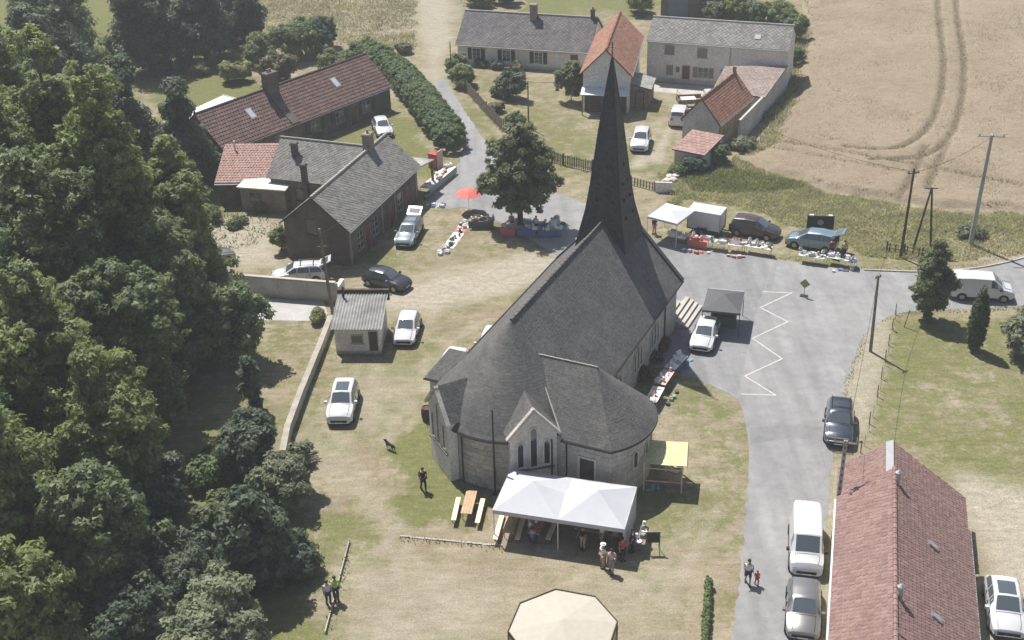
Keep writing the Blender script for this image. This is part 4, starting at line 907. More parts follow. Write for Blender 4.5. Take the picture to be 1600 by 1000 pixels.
# ----------------------------------------------------------------- rose tiled house, lower right
ax = R(74.6); n_ = Vector((math.sin(ax), -math.cos(ax), 0)); a_ = Vector((math.cos(ax), math.sin(ax), 0)); o = a_ * 40 + n_ * 9.45
HJ = thing('rose_house', 'house with rose red pantile roof, two flues and roof light at the roadside', 'house', (o.x, o.y, 0), ax)
LJ, WJ, yr, zr = 19.8, 6.75, 4.2, 5.9
gable_walls(HJ, LJ, WJ, 2.5, 3.65, yr, zr, render_cream); gable_roof(HJ, LJ, WJ, 2.5, 3.65, yr, zr, tile_rose, tw=.22, th=.28, ov=.28, oe=.12, wave=.035, lift=.05)
gable_walls(HJ, 3.7, WJ, 1.95, 3.0, yr, 5.1, render_cream, x0=LJ, name='annex_wall'); 
roof_side(HJ, [(LJ + .1, -.3, 1.85), (LJ + 3.9, -.3, 1.85), (LJ + 3.9, yr, 5.2), (LJ + .1, yr, 5.2)], tile_rose, .22, .28, wave=.035, lift=.05)
roof_side(HJ, [(LJ + 3.9, WJ + .28, 2.9), (LJ + .1, WJ + .28, 2.9), (LJ + .1, yr, 5.2), (LJ + 3.9, yr, 5.2)], tile_rose, .22, .28, wave=.035, lift=.05)
MB().slab([(LJ + .1, yr - .05, 5.32), (LJ + 3.9, yr - .05, 5.32), (LJ + 3.9, yr + .35, 5.12), (LJ + .1, yr + .35, 5.12)], .05).build('ridge_flashing', grey_metal, HJ)
for xx, yy in ((18.6, 4.05), (9.2, 4.0)):
    z_ = zr - .1; f = MB(); f.lathe([(.16, z_), (.16, z_ + .45), (.13, z_ + .5), (.13, z_ + .75)], 10, (xx, yy)); f.lathe([(.2, z_ + .8), (.2, z_ + .86), (.04, z_ + .98)], 10, (xx, yy)); f.build('flue', grey_metal, HJ)
for xx, yy in ((15.6, 2.0), (10.0, 2.0)):
    z_ = 2.5 + yy * .81 + .28; v = MB().slab([(xx - .2, yy - .26, z_ - .22), (xx + .2, yy - .26, z_ - .22), (xx + .2, yy + .26, z_ + .20), (xx - .2, yy + .26, z_ + .20)], .1).build('roof_light', grey_metal, HJ)
    MB().slab([(xx - .14, yy - .19, z_ - .15), (xx + .14, yy - .19, z_ - .15), (xx + .14, yy + .19, z_ + .16), (xx - .14, yy + .19, z_ + .16)], .02).build('pane', light_clear, v)
MB().slab([(6.6, -.35, 2.5), (6.95, -.35, 2.5), (6.95, yr, 6.14), (6.6, yr, 6.14)], .12).build('firewall_tiles', tile_rose, HJ)
gutter(HJ, (-.1, WJ + .36, 3.3), (LJ + .1, WJ + .36, 3.3), white_metal)
Mj = wallM((LJ, WJ), (0, WJ))
for xx in (3, 7, 11, 15): opening(HJ, Mj, xx, .9, 1.0, 1.4, stone_pale, glass_win, bars=2)
opening(HJ, Mj, 9, 0, 1.0, 2.1, stone_pale, door_brown, name='door', pane='door_leaf', sill=False)
# ================================================================= trees, shrubs, hedges
def leaf_cloud(name, lobes, count, ls, mat, clump=.9, shell=.62, droop=0.0, seed=0, wild=True):
    count = int(count * 1.45); r = np.random.default_rng(seed + 100); L = np.array(lobes, float)
    area = (L[:, 3] * L[:, 4] + L[:, 4] * L[:, 5] + L[:, 3] * L[:, 5]); nc = max(8, int(area.sum() * 4.2 / (clump * clump * 2.2)))
    li = r.choice(len(L), nc, p=area / area.sum()); d = r.normal(size=(nc, 3)); d /= np.linalg.norm(d, axis=1)[:, None]
    d[:, 2] = np.where(d[:, 2] < -.55, -d[:, 2], d[:, 2])
    rad = shell + (1 - shell) * r.random(nc) ** .6; rad *= r.choice([.8, .95, 1, 1.08, 1.25], nc) if shell < .8 else r.choice([.95, 1, 1, 1.04], nc)
    cc = L[li, :3] + d * rad[:, None] * L[li, 3:6]; cr = clump * r.uniform(.55, 1.15, nc)
    ci = r.choice(nc, count, p=cr ** 2 / (cr ** 2).sum()); e = r.normal(size=(count, 3)); e /= np.linalg.norm(e, axis=1)[:, None]
    k = r.random(count) ** .45; p = cc[ci] + e * (cr[ci] * k)[:, None] * np.array([1, 1, .75]); p[:, 2] -= droop * r.random(count) * cr[ci]
    p[:, 2] = np.maximum(p[:, 2], .05)
    nrm = e * .8 + d[ci] * .5 + np.array([0, 0, .55]) + r.normal(size=(count, 3)) * .45; nrm /= np.linalg.norm(nrm, axis=1)[:, None]
    t = np.cross(nrm, r.normal(size=(count, 3))); t /= np.linalg.norm(t, axis=1)[:, None] + 1e-9; b = np.cross(nrm, t)
    s = ls * r.uniform(.55, 1.45, count)[:, None]; a = t * s * .78; c = b * s * .40
    v = np.stack([p - a, p + c - a * .25, p + a], 1).reshape(-1, 3) if False else np.stack([p - a * .8 - c, p - a * .8 + c, p + a], 1).reshape(-1, 3)
    me = bpy.data.meshes.new(name); me.vertices.add(len(v)); me.vertices.foreach_set('co', v.ravel()); me.loops.add(3 * count); me.loops.foreach_set('vertex_index', np.arange(3 * count, dtype=np.int32))
    me.polygons.add(count); me.polygons.foreach_set('loop_start', np.arange(0, 3 * count, 3, dtype=np.int32)); me.update(calc_edges=True); me.materials.append(mat); return me
def make_lobes(H, Rr, shape, seed):
    r = random.Random(seed); out = []
    if shape == 'column':
        for k in range(7): z = H * (.12 + .8 * k / 6); f = math.sin(math.pi * (.12 + .8 * k / 6)) ** .6; out.append((r.uniform(-.1, .1) * Rr, r.uniform(-.1, .1) * Rr, z, Rr * f, Rr * f, H * .13))
        return out
    if shape == 'bush':
        for k in range(7): a = r.uniform(0, 6.28); q = Rr * r.uniform(.3, .7); f = r.uniform(.32, .6); out.append((q * math.cos(a), q * math.sin(a), H * r.uniform(.3, .62), Rr * f, Rr * f, H * r.uniform(.26, .44)))
        return out + [(0, 0, H * .42, Rr * .6, Rr * .6, H * .42)]
    lo = .30 if shape == 'round' else .16; lev = 4 if shape == 'round' else 7
    for k in range(lev):
        t = k / (lev - 1); z = H * (lo + (.90 - lo) * t)
        f = (math.sin(math.pi * (.16 + .72 * t)) ** .7) if shape == 'round' else (.62 + .6 * t - 1.02 * t * t + .12 * math.sin(k * 2.1))
        if shape == 'cone': f = 1.0 - .85 * t
        m_ = 4 if f > .7 else 3 if f > .45 else 1
        a0 = r.uniform(0, 6.28)
        for j in range(m_):
            a = a0 + 6.283 * j / m_ + r.uniform(-.35, .35); q = Rr * f * r.uniform(.42, .72) if m_ > 1 else 0
            rr = Rr * r.uniform(.28, .5) * (.7 + .45 * f); out.append((q * math.cos(a), q * math.sin(a), z + r.uniform(-.06, .06) * H, rr, rr, rr * (r.uniform(1.1, 2.0) if shape == 'tall' else r.uniform(.75, 1.15))))
    return out
def tree(name, label, loc, H, Rr, shape, mat, count, ls, clump=.9, seed=1, group=None, cat='tree', trunk_r=None, droop=0.0, lobes=None, shell=.62):
    t = thing(name, label, cat, (loc[0], loc[1], 0), 0, group); lb = lobes or make_lobes(H, Rr, shape, seed)
    me = leaf_cloud('crown', lb, count, ls, mat, clump, shell, droop, seed); link(bpy.data.objects.new('crown', me), t)
    tr = trunk_r or H * .018; rr = random.Random(seed); m_ = MB(); tp = (lb[-1][0] * .5, lb[-1][1] * .5, H * .86)
    m_.tube([(0, 0, -.1), (rr.uniform(-.1, .1), rr.uniform(-.1, .1), H * .25), (tp[0] * .6, tp[1] * .6, H * .55), tp], [tr * 1.25, tr, tr * .6, tr * .15], 8)
    for (x, y, z, a, b_, c) in lb[::2]:
        z0 = max(.3, z * .55); m_.tube([(tp[0] * .3 * z0 / H, tp[1] * .3 * z0 / H, z0), (x * .5, y * .5, (z0 + z) * .52), (x, y, z)], [tr * .5, tr * .3, tr * .1], 6)
    m_.build('trunk', bark, t, 60); return t
def bush(label, px, H, Rr, mat, count, ls=.2, clump=.45, seed=1, group=None, name='bush', shape='bush', off=(0, 0)):
    p = at(*px); return tree(name, label, (p.x + off[0], p.y + off[1]), H, Rr, shape, mat, count, ls, clump, seed, group, 'bush' if name == 'bush' else name.split('_')[-1], trunk_r=.05, shell=.55)

G_ = 'tall broadleaf trees along the left side'
for i, (x, y, H, Rr, mt, ct, lab) in enumerate((
    (-33.5, 88, 24.5, 5.9, leaf_bright, 34000, 'tallest bright green tree in the upper left corner'),
    (-39.5, 94, 22.0, 5.5, leaf_mid, 24000, 'tall green tree at the left edge behind the tallest tree'),
    (-28.2, 82, 21.0, 5.2, leaf_bright, 34000, 'tall bright green tree in front of the garage at left'),
    (-25.0, 86, 15.0, 4.0, leaf_bright, 24000, 'bright green tree nearest the bare yard at left'),
    (-31.5, 76, 19.5, 5.6, leaf_mid, 30000, 'large shadowy green tree at the left edge, middle height'),
    (-24.6, 78.5, 12.5, 4.2, leaf_mid, 26000, 'dark green tree overhanging the concrete driveway'),
    (-25.6, 72, 13.0, 4.5, leaf_mid, 26000, 'dark tree above the shaded grass left of the low wall'),
    (-28.5, 65.5, 15.5, 4.8, leaf_bright, 30000, 'yellow green tree at the left edge, below the shadowy tree'),
    (-24.2, 61.5, 11.8, 4.2, leaf_bright, 24000, 'lower left tree with yellowish lit top'),
    (-28.5, 55.5, 12.5, 4.8, leaf_bright, 22000, 'dark tree at the lower left edge'),
    (-23.2, 55.0, 8.6, 3.6, leaf_mid, 18000, 'green tree above the pale willow at lower left'),
    (-25.6, 48.6, 8.0, 3.2, leaf_bright, 13000, 'bright tree in the bottom left corner'), (-35.5, 82, 21.5, 5.5, leaf_bright, 24000, 'bright green tree filling the left edge below the tallest tree'), (-34.5, 70, 17.5, 5.5, leaf_mid, 22000, 'broad green tree at the left edge halfway down'), (-33, 60, 15, 5, leaf_mid, 18000, 'green tree beyond the lower left edge'))):
    tree('broadleaf_tree', lab, (x, y), H, Rr, 'tall', mt, int(ct * 1.95), .235, .52, 20 + i, G_, shell=.42)
tree('overhanging_tree', 'small leafy tree reaching over the edge of the pale driveway', (-20.6, 79.8), 6.0, 2.6, 'round', leaf_mid, 9000, .30, .7, 71)
for i, (x, y, H, Rr, mt, ct, lab) in enumerate((
    (-34, 106, 15.5, 4.2, leaf_dark, 20000, 'dark dense conifer left of the bright lawn'), (-31.0, 113.5, 10.5, 3.0, leaf_dark, 14000, 'dark evergreen close to the white garage roof'),
    (-45, 118, 17, 5, leaf_dark, 16000, 'dark conifer at the top left edge'), (-43.5, 150, 13, 4.6, leaf_dark, 15000, 'dark tree above the bright lawn'), (-37.5, 154, 12.5, 4.3, leaf_dark, 15000, 'dark conifer at the top right of the bright lawn'),
    (-51, 143, 14, 5, leaf_mid, 14000, 'dusky tree at the top edge left of the lawn'), (-48, 132, 11, 4.5, leaf_dark, 13000, 'dark tree on the left border of the lawn'), (-33.8, 161, 8, 3.4, leaf_dark, 9000, 'small dark tree at the edge of the meadow'), (-56, 156, 14, 5.5, leaf_dark, 13000, 'dark tree reaching the top edge above the lawn'), (-62, 168, 14, 6, leaf_mid, 12000, 'far tree in the top left corner'), (-50, 172, 13, 5, leaf_dark, 12000, 'far dark tree cut by the top edge'), (-55, 122, 16, 5.5, leaf_mid, 14000, 'tall tree at the left edge behind the conifer'), (-41, 106, 13, 4.5, leaf_mid, 14000, 'green tree between the conifer and the left edge'), (-64, 140, 15, 5.5, leaf_dark, 12000, 'dark tree beyond the left edge trees'))):
    tree('conifer_tree', lab, (x, y), H, Rr, 'cone' if i in (0, 1, 2, 4) else 'tall', mt, int(ct * 1.25), .32, 1.0, 50 + i, 'dark trees around the upper left lawn')
# central lime tree
p = at(813, 352)
tree('lime_tree', 'rounded leafy tree beside the church with stalls in its shade', (p.x, p.y), 9.4, 3.3, 'round', leaf_lime, 21000, .24, .55, 5, None, 'tree', .22, shell=.5,
     lobes=[(0, 0, 7.6, 1.5, 1.5, 1.6), (-1.2, .5, 6.3, 1.7, 1.7, 1.5), (1.3, .2, 6.1, 1.7, 1.7, 1.5), (0, -1.2, 5.6, 1.7, 1.6, 1.5), (-1.9, -.3, 4.4, 1.5, 1.5, 1.3), (1.9, -.4, 4.3, 1.6, 1.5, 1.4), (0, .9, 4.8, 2.0, 1.7, 1.6), (.2, -1.6, 3.6, 1.6, 1.3, 1.2), (-.7, 1.4, 3.4, 1.5, 1.3, 1.1), (-2.5, .3, 3.5, 1.0, 1.0, .8), (2.2, .6, 3.2, 1.0, 1.0, .9), (-.9, -1.0, 2.6, 1.3, 1.2, 1.0), (.9, -.6, 2.4, 1.2, 1.1, 1.0), (0, .6, 2.2, 1.5, 1.2, 1.0)])
p = at(1450, 500); tree('birch_tree', 'upright leafy tree on the lawn beside the white panel van', (p.x, p.y), 6.3, 1.35, 'column', leaf_lime, 14000, .18, .42, 8, None, 'tree')
p = at(1521, 547); tree('cypress_tree', 'slender dark green cypress on the right hand lawn', (p.x, p.y), 5.2, .62, 'column', leaf_cypress, 13000, .11, .16, 9, None, 'tree', shell=.86, lobes=[(0, 0, .45 + .3 * k, .60 * math.sin(math.pi * min(1, .24 + .72 * (k / 15) ** 1.1)) ** .8 + .05, .60 * math.sin(math.pi * min(1, .24 + .72 * (k / 15) ** 1.1)) ** .8 + .05, .34) for k in range(16)])
bush('round grey green shrub cut by the right edge of the photo', (1598, 560), 3.4, 1.9, leaf_grey, 7000, .22, .5, 31, name='large_shrub')
# hedge along the lane: clipped, with a flat top
def hedge(name, label, pts, wd, H, mat, dens, group=None, ls=.16, cl=.30):
    P = [at(*q) for q in pts]; o = P[0]; t = thing(name, label, 'hedge', o, 0, group); lb = []
    for i in range(len(P) - 1):
        k = max(1, int((P[i + 1] - P[i]).length / (wd * .45)))
        for j in range(k + (i == len(P) - 2)):
            q = P[i].lerp(P[i + 1], j / k) - o; h_ = H * random.uniform(.92, 1.06); lb.append((q.x + random.uniform(-.1, .1), q.y, h_ * .5, wd * .55, wd * .55, h_ * .52))
    L_ = sum((P[i + 1] - P[i]).length for i in range(len(P) - 1))
    me = leaf_cloud('foliage', lb, int(L_ * (wd + 2 * H) * dens * 1.5), ls, mat, cl, .86, 0, len(pts) + int(wd * 10)); link(bpy.data.objects.new('foliage', me), t)
    core = MB()
    for (x, y, z, a, b_, c) in lb[::2]: core.tube([(x, y, 0), (x, y, z), (x, y, z + c * .5)], [.07, .05, .02], 5)
    core.build('stems', bark, t); return t
hedge('clipped_hedge', 'thick clipped green hedge curving along the lane', [(598, 108), (625, 128), (652, 158), (676, 192), (698, 218), (703, 232)], 3.2, 2.7, leaf_hedge, 330)
hedge('thin_hedge', 'thin narrow hedge strip at the bottom edge near the road', [(1107, 912), (1104, 960), (1099, 1015)], .16, .6, leaf_hedge, 600, None, .09, .12)
shr = [('tall bamboo like shrub behind the long red roof', (470, 92), 5.2, 3.4, leaf_mid, 9000), ('wide shrub behind the middle of the long red roof', (505, 75), 4.6, 2.6, leaf_dark, 7000), ('rounded green bush left of the bamboo like shrub', (402, 98), 3.6, 2.6, leaf_mid, 7000),
       ('yellow green ball shaped bush at the edge of the bright lawn', (370, 128), 2.6, 1.7, leaf_yellow, 5000), ('rusty brown green shrub behind the brick chimney', (432, 128), 3.2, 2.2, leaf_rust, 6000),
       ('leafy shrub touching the ridge of the long red roof', (525, 118), 2.8, 2.0, leaf_mid, 5000), ('green shrub at the top of the lane hedge', (565, 95), 2.6, 2.2, leaf_hedge, 5500), ('shrub at the right end of the long red roof', (592, 100), 2.8, 1.9, leaf_mid, 5000),
       ('reddish low bush where the track meets the meadow', (632, 82), 1.2, 1.3, leaf_rust, 2500), ('small pale bush on the shaded border of the bright lawn', (255, 112), 1.8, 1.3, leaf_grey, 2600), ('low shrub in the dark border of the lawn', (315, 118), 1.4, 1.4, leaf_rust, 2500),
       ('shrub against the left gable of the long red house', (322, 262), 3.0, 1.5, leaf_mid, 3500),
       ('round dark green bush in the cottage front garden', (797, 154), 3.3, 1.75, leaf_dark, 6000), ('yellow green bush by the lane fence', (728, 134), 2.9, 1.6, leaf_bright, 5000), ('bush at the corner of the cottage garden', (712, 118), 2.6, 1.3, leaf_mid, 3500),
       ('tall green shrub beside the white gable', (893, 160), 5.0, 1.7, leaf_lime, 6500), ('low green bush behind the lime tree', (806, 196), 1.5, 1.2, leaf_hedge, 3000), ('small brownish bush by the end of the fence', (777, 176), 1.2, .9, leaf_rust, 1800),
       ('shrub in front of the cottage wall', (775, 108), 1.0, .9, leaf_dark, 1500), ('pink flowering bush by the cottage door', (812, 112), 1.2, .7, leaf_rust, 1500), ('low bush under the cottage window', (752, 103), .9, .9, leaf_dark, 1500),
       ('green bush behind the cottage roof at the top edge', (742, 8), 3.2, 3.0, leaf_mid, 5000), ('bushy shrub behind the cottage at the top edge', (790, 6), 3.0, 2.2, leaf_hedge, 4000), ('lush bush between the two farmhouses', (1003, 20), 3.5, 2.3, leaf_bright, 5000),
       ('pale green bush behind the farmhouse roof', (1118, 28), 3.0, 2.6, leaf_grey, 5000), ('leafy bush behind the farmhouse roof', (1155, 30), 3.4, 2.6, leaf_bright, 5000), ('dark bush above the farmhouse ridge', (1180, 34), 3.0, 2.4, leaf_mid, 4500), ('bush behind the right end of the farmhouse', (1215, 36), 3.4, 2.4, leaf_bright, 5000),
       ('tall shrub at the right gable of the farmhouse', (1240, 62), 3.6, 1.6, leaf_mid, 4500), ('shrub beside the wheat field at the farmhouse corner', (1242, 100), 2.4, 1.2, leaf_hedge, 3000),
       ('dark green bramble below the barn lean-to', (1082, 266), 1.5, 1.3, leaf_dark, 3500), ('green bramble in front of the barn', (1118, 252), 1.9, 1.3, leaf_mid, 3500), ('low bush beside the driveway wall', (1060, 272), 1.1, 1.0, leaf_hedge, 2000), ('weedy bush along the barn wall', (1160, 232), 1.1, 1.4, leaf_grey, 2500),
       ('low bush by the tall concrete pole', (1525, 372), .9, 1.3, leaf_grey, 1800),
       ('yellow potted bush beside the shed corner', (495, 503), 1.1, .6, leaf_yellow, 1600), ('low weeds in the bare yard', (372, 352), 1.0, .9, leaf_mid, 1500), ('green climbing bush on the brown gable corner', (440, 392), 2.4, .7, leaf_bright, 2500), ('overgrown bush at the edge of the yard', (322, 345), 1.6, 1.3, leaf_bright, 2500), ('flowering bush under the flat annex', (405, 330), 1.0, .8, leaf_grey, 1500),
       ('ivy bush on the sacristy corner', (0, 0), 1, .5, leaf_dark, 0)]
for i, (lab, px, H, Rr, mt, ct) in enumerate(shr):
    if ct: bush(lab, px, H, Rr, mt, int(ct * 1.5), .20 if H > 2.4 else .15, .45 if H > 2.4 else .32, 200 + i, 'garden shrubs')
# shaded bushes between the trees and the churchyard
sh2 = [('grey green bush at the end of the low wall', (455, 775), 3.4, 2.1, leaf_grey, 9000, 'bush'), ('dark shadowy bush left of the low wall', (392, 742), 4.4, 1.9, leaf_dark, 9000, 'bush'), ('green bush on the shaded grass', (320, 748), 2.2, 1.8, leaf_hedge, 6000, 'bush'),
       ('yellowish lit bush in the middle of the dark trees', (345, 835), 2.6, 1.7, leaf_lime, 6000, 'bush'), ('dark bush in place of deep tree shade behind the two standing people', (455, 900), 2.6, 1.7, leaf_dark, 7000, 'bush'), ('dark undergrowth in place of tree shade below the yellowish bush', (385, 900), 1.8, 1.9, leaf_dark, 6000, 'bush'),  # dark bush and undergrowth stand in for tree shade on the ground
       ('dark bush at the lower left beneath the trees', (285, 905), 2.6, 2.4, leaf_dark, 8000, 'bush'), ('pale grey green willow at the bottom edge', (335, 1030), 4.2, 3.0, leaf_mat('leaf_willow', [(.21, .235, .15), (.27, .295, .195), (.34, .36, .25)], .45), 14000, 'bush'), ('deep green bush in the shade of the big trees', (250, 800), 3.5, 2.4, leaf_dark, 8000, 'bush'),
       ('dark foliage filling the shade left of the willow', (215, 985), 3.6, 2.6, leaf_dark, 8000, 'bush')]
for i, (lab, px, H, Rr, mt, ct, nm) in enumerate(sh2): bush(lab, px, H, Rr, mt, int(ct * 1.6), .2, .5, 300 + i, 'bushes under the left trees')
p = at(404, 640); tree('sapling', 'thin sapling rising above the dark bush by the low wall', (p.x - .3, p.y), 4.2, .55, 'column', leaf_dark, 2600, .24, .4, 77, None, 'tree')
p = at(408, 912); tree('bare_trunk_tree', 'slim pale trunked tree standing in the deep shade', (p.x, p.y), 6.2, 1.9, 'round', leaf_dark, 7000, .28, .6, 78, None, 'tree', .12)
# ================================================================= vehicles
# stations: (t from tail 0 to nose 1, shoulder z, top z, top half-width factor)
SPEC = {
 'hatch': dict(L=4.10, W=1.76, st=[(0, .50, .56, .88), (.015, .72, .80, .86), (.05, .90, 1.00, .80), (.17, .93, 1.40, .70), (.34, .92, 1.47, .72), (.54, .90, 1.44, .71), (.725, .89, .97, .80), (.90, .76, .83, .80), (.975, .62, .68, .80), (1, .44, .5, .76)], rw=(.05, .17), ws=(.54, .725), sw=[(.12, .33), (.35, .51), (.53, .675)]),
 'suv': dict(L=4.50, W=1.86, st=[(0, .58, .66, .88), (.015, .85, .95, .88), (.05, 1.02, 1.12, .82), (.14, 1.05, 1.58, .72), (.32, 1.04, 1.66, .75), (.55, 1.03, 1.62, .73), (.71, 1.02, 1.10, .82), (.92, .92, 1.00, .84), (.98, .78, .84, .84), (1, .5, .56, .8)], rw=(.05, .14), ws=(.55, .71), sw=[(.10, .28), (.30, .47), (.49, .665)]),
 'estate': dict(L=4.60, W=1.78, st=[(0, .50, .58, .88), (.012, .75, .85, .86), (.04, .92, 1.02, .80), (.11, .95, 1.44, .71), (.32, .94, 1.50, .72), (.56, .92, 1.46, .71), (.73, .91, .98, .80), (.91, .78, .85, .80), (.975, .62, .68, .80), (1, .44, .5, .76)], rw=(.04, .11), ws=(.56, .73), sw=[(.08, .28), (.30, .50), (.52, .685)]),
 'mpv': dict(L=4.35, W=1.80, st=[(0, .52, .6, .88), (.012, .80, .9, .86), (.04, 1.0, 1.1, .82), (.10, 1.02, 1.58, .74), (.32, 1.01, 1.66, .75), (.56, 1.0, 1.60, .73), (.78, .98, 1.04, .80), (.92, .82, .9, .80), (.98, .62, .7, .80), (1, .46, .52, .76)], rw=(.04, .10), ws=(.56, .78), sw=[(.07, .28), (.30, .51), (.53, .715)]),
 'van': dict(L=4.95, W=1.92, st=[(0, .55, .65, .92), (.006, 1.0, 1.1, .9), (.012, 1.12, 1.5, .86), (.03, 1.14, 1.88, .82), (.3, 1.13, 1.95, .83), (.66, 1.12, 1.90, .80), (.82, 1.10, 1.18, .82), (.95, .92, 1.0, .82), (.985, .7, .78, .82), (1, .5, .56, .78)], rw=(.012, .03), ws=(.66, .82), sw=[(.62, .765)]),
 'smallvan': dict(L=4.30, W=1.82, st=[(0, .55, .65, .92), (.008, .95, 1.05, .9), (.02, 1.08, 1.3, .86), (.05, 1.1, 1.74, .78), (.3, 1.09, 1.80, .79), (.6, 1.08, 1.74, .76), (.77, 1.06, 1.12, .80), (.93, .9, .97, .80), (.985, .66, .74, .80), (1, .48, .54, .76)], rw=(.02, .05), ws=(.6, .77), sw=[(.09, .30), (.33, .50), (.53, .715)]),
}
def _tyre():
    t = MB(); t.lathe([(.20, -.10), (.30, -.10), (.325, -.06), (.325, .06), (.30, .10), (.20, .10)], 18, capt=False, capb=False); t.v = [(x, z, y) for x, y, z in t.v]; return t.mesh('tyre', rubber, 50)
def _rim():
    t = MB(); t.lathe([(.20, -.085), (.205, .085), (.17, .095), (.06, .075), (.05, .10)], 14); 
    for k in range(5):
        a = k * 1.2566; M = Matrix.Rotation(a, 4, 'Z'); t.box(.04, .20, -.03, .03, .075, .102, M)
    t.v = [(x, z, y) for x, y, z in t.v]; return t.mesh('rim', rim_metal, 40)
TYRE, RIM = _tyre(), _rim()
ARCH = MB().add([(.40 * math.cos(math.pi * i / 12), 0, .40 * math.sin(math.pi * i / 12)) for i in range(13)] + [(.40 * math.cos(math.pi * i / 12), .3, .40 * math.sin(math.pi * i / 12)) for i in range(13)], [tuple(range(13))[::-1], tuple(range(13, 26))] + [(i, i + 1, 14 + i, 13 + i) for i in range(12)]).mesh('wheel_arch', rubber)
def car(name, label, kind, px, head, col, group=None, sunroof=False, rails=False, tail_open=False, z=0.0, cat='car', scale=1.0, lights=True):
    s = SPEC[kind]; L, Wd, st = s['L'], s['W'], s['st']; p = at(*px)
    root = thing(name, label, cat, (p.x, p.y, .012 + z), head, group); root.scale = (scale,) * 3
    def wid(t):
        e = abs(2 * t - 1); return Wd / 2 * (1 - .16 * max(0, (e - .72) / .28) ** 2.2)
    def ringp(t):
        for a, b in zip(st[:-1], st[1:]):
            if t <= b[0]: k = (t - a[0]) / (b[0] - a[0]); q = [a[i] + (b[i] - a[i]) * k for i in range(4)]; break
        w_ = wid(t); zs, zt, wt = q[1], q[2], q[3] * w_
        return w_, zs, zt, wt
    X = lambda t: (t - .5) * L
    ts = sorted(set([a[0] for a in st] + [.01 * i for i in range(0, 101, 10)])); mb = MB(); nr = 13
    for t in ts:
        w_, zs, zt, wt = ringp(t); zb = .22 + (.10 if t < .03 or t > .97 else 0); zm = zb + (zs - zb) * .55
        half = [(w_ * .82, zb), (w_ * .975, min(zb + .10, zs)), (w_, zm), (w_ * .955, zs), (wt, max(zs, zt - .055)), (max(.1, wt - .12), zt)]
        pts = [(y, z_) for y, z_ in half] + [(0, zt + .025)] + [(-y, z_) for y, z_ in half[::-1]]
        mb.v += [(X(t), y, z_) for y, z_ in pts]
    for i in range(len(ts) - 1):
        for j in range(nr): a = i * nr + j; b = i * nr + (j + 1) % nr; mb.f.append((a, a + nr, b + nr, b))
    mb.f.append(tuple(range(nr))); e = (len(ts) - 1) * nr; mb.f.append(tuple(e + j for j in range(nr))[::-1])
    body = mb.build('body', col, root, 32)
    def top(t, y):
        w_, zs, zt, wt = ringp(t); k = abs(y) / max(.1, wt - .12); return Vector((X(t), y, zt + .025 * (1 - min(1, k))))
    def glass(nm, ta, tb, ins=.05, off=.012, par=None, mat=None, wfac=.92):
        g_ = MB(); V = []; tt = [ta + (tb - ta) * f for f in (.07, .5, .93)]
        for t in tt:
            w_, zs, zt, wt = ringp(t); wy = (wt - .12) * wfac + .05
            for y in (-wy, 0, wy): V.append(top(t, max(-(wt - .12), min(wt - .12, y))) if y == 0 else Vector((X(t), y, zt - max(0, abs(y) - (wt - .12)) * .45)))
        nr_ = (V[3] - V[0]).cross(V[1] - V[0]); nr_.normalize(); nr_ = nr_ if nr_.z > 0 else -nr_
        V = [v + nr_ * off for v in V]; g_.add(V + [v - nr_ * (off + .01) for v in V], [(0, 1, 4, 3), (1, 2, 5, 4), (3, 4, 7, 6), (4, 5, 8, 7), (0, 9, 10, 1), (1, 10, 11, 2), (6, 7, 16, 15), (7, 8, 17, 16), (0, 3, 12, 9), (3, 6, 15, 12), (2, 11, 14, 5), (5, 14, 17, 8)])
        return g_.build(nm, mat or glass_car, par or root)
    glass('windscreen', *s['ws'])
    if not tail_open: glass('rear_window', *s['rw'])
    for (ta, tb) in s['sw']:
        for sg in (1, -1):
            g_ = MB(); V = []
            for k in range(6):
                t = ta + (tb - ta) * k / 5; w_, zs, zt, wt = ringp(t); zt2 = max(zs + .02, zt - .055); a = Vector((X(t), sg * w_ * .955, zs)); b = Vector((X(t), sg * wt, zt2))
                n0 = Vector((0, sg * (zt2 - zs), (w_ * .955 - wt))).normalized() * .010
                V += [a.lerp(b, .12) + n0, a.lerp(b, .90) + n0]
            g_.add(V, [(2 * k, 2 * k + 2, 2 * k + 3, 2 * k + 1) for k in range(5)]); g_.build('side_window', glass_car, root)
    wx = ((.185 if kind != 'van' else .2), (.80 if kind != 'van' else .83))
    for t in wx:
        for sg in (1, -1):
            y = sg * (wid(t) - .06); ar = inst('wheel_arch', ARCH, root, (X(t), sg * (wid(t) + .008) - (.3 if sg > 0 else 0), .30), 0)
            wh = thing('wheel', None, None, (X(t), y, .325)); wh.parent = root
            inst('tyre', TYRE, wh); inst('rim', RIM, wh, (0, 0, 0), 0 if sg > 0 else math.pi)
    for sg in (1, -1):
        w_, zs, zt, wt = ringp(.955); MB().slab([(X(.925), sg * .92 * w_, zt - .07), (X(.925), sg * .62 * w_, zt + .005), (X(.985), sg * .58 * w_, zt - .16), (X(.985), sg * .86 * w_, zt - .20)], .05).build('headlight', light_clear, root)
        w_, zs, zt, wt = ringp(.02); MB().box(X(.0) - .01, X(.035), sg * .66 * wid(.02) - .10, sg * .66 * wid(.02) + .12, zs - .22, zs + .02).build('tail_light', light_red, root)
        tm = s['ws'][1] - .055; w_, zs, zt, wt = ringp(tm); MB().box(X(tm) - .09, X(tm) + .09, sg * (w_ + .10) - .10, sg * (w_ + .10) + .08, zs - .02, zs + .13).build('wing_mirror', col if kind not in ('van',) else rubber, root)
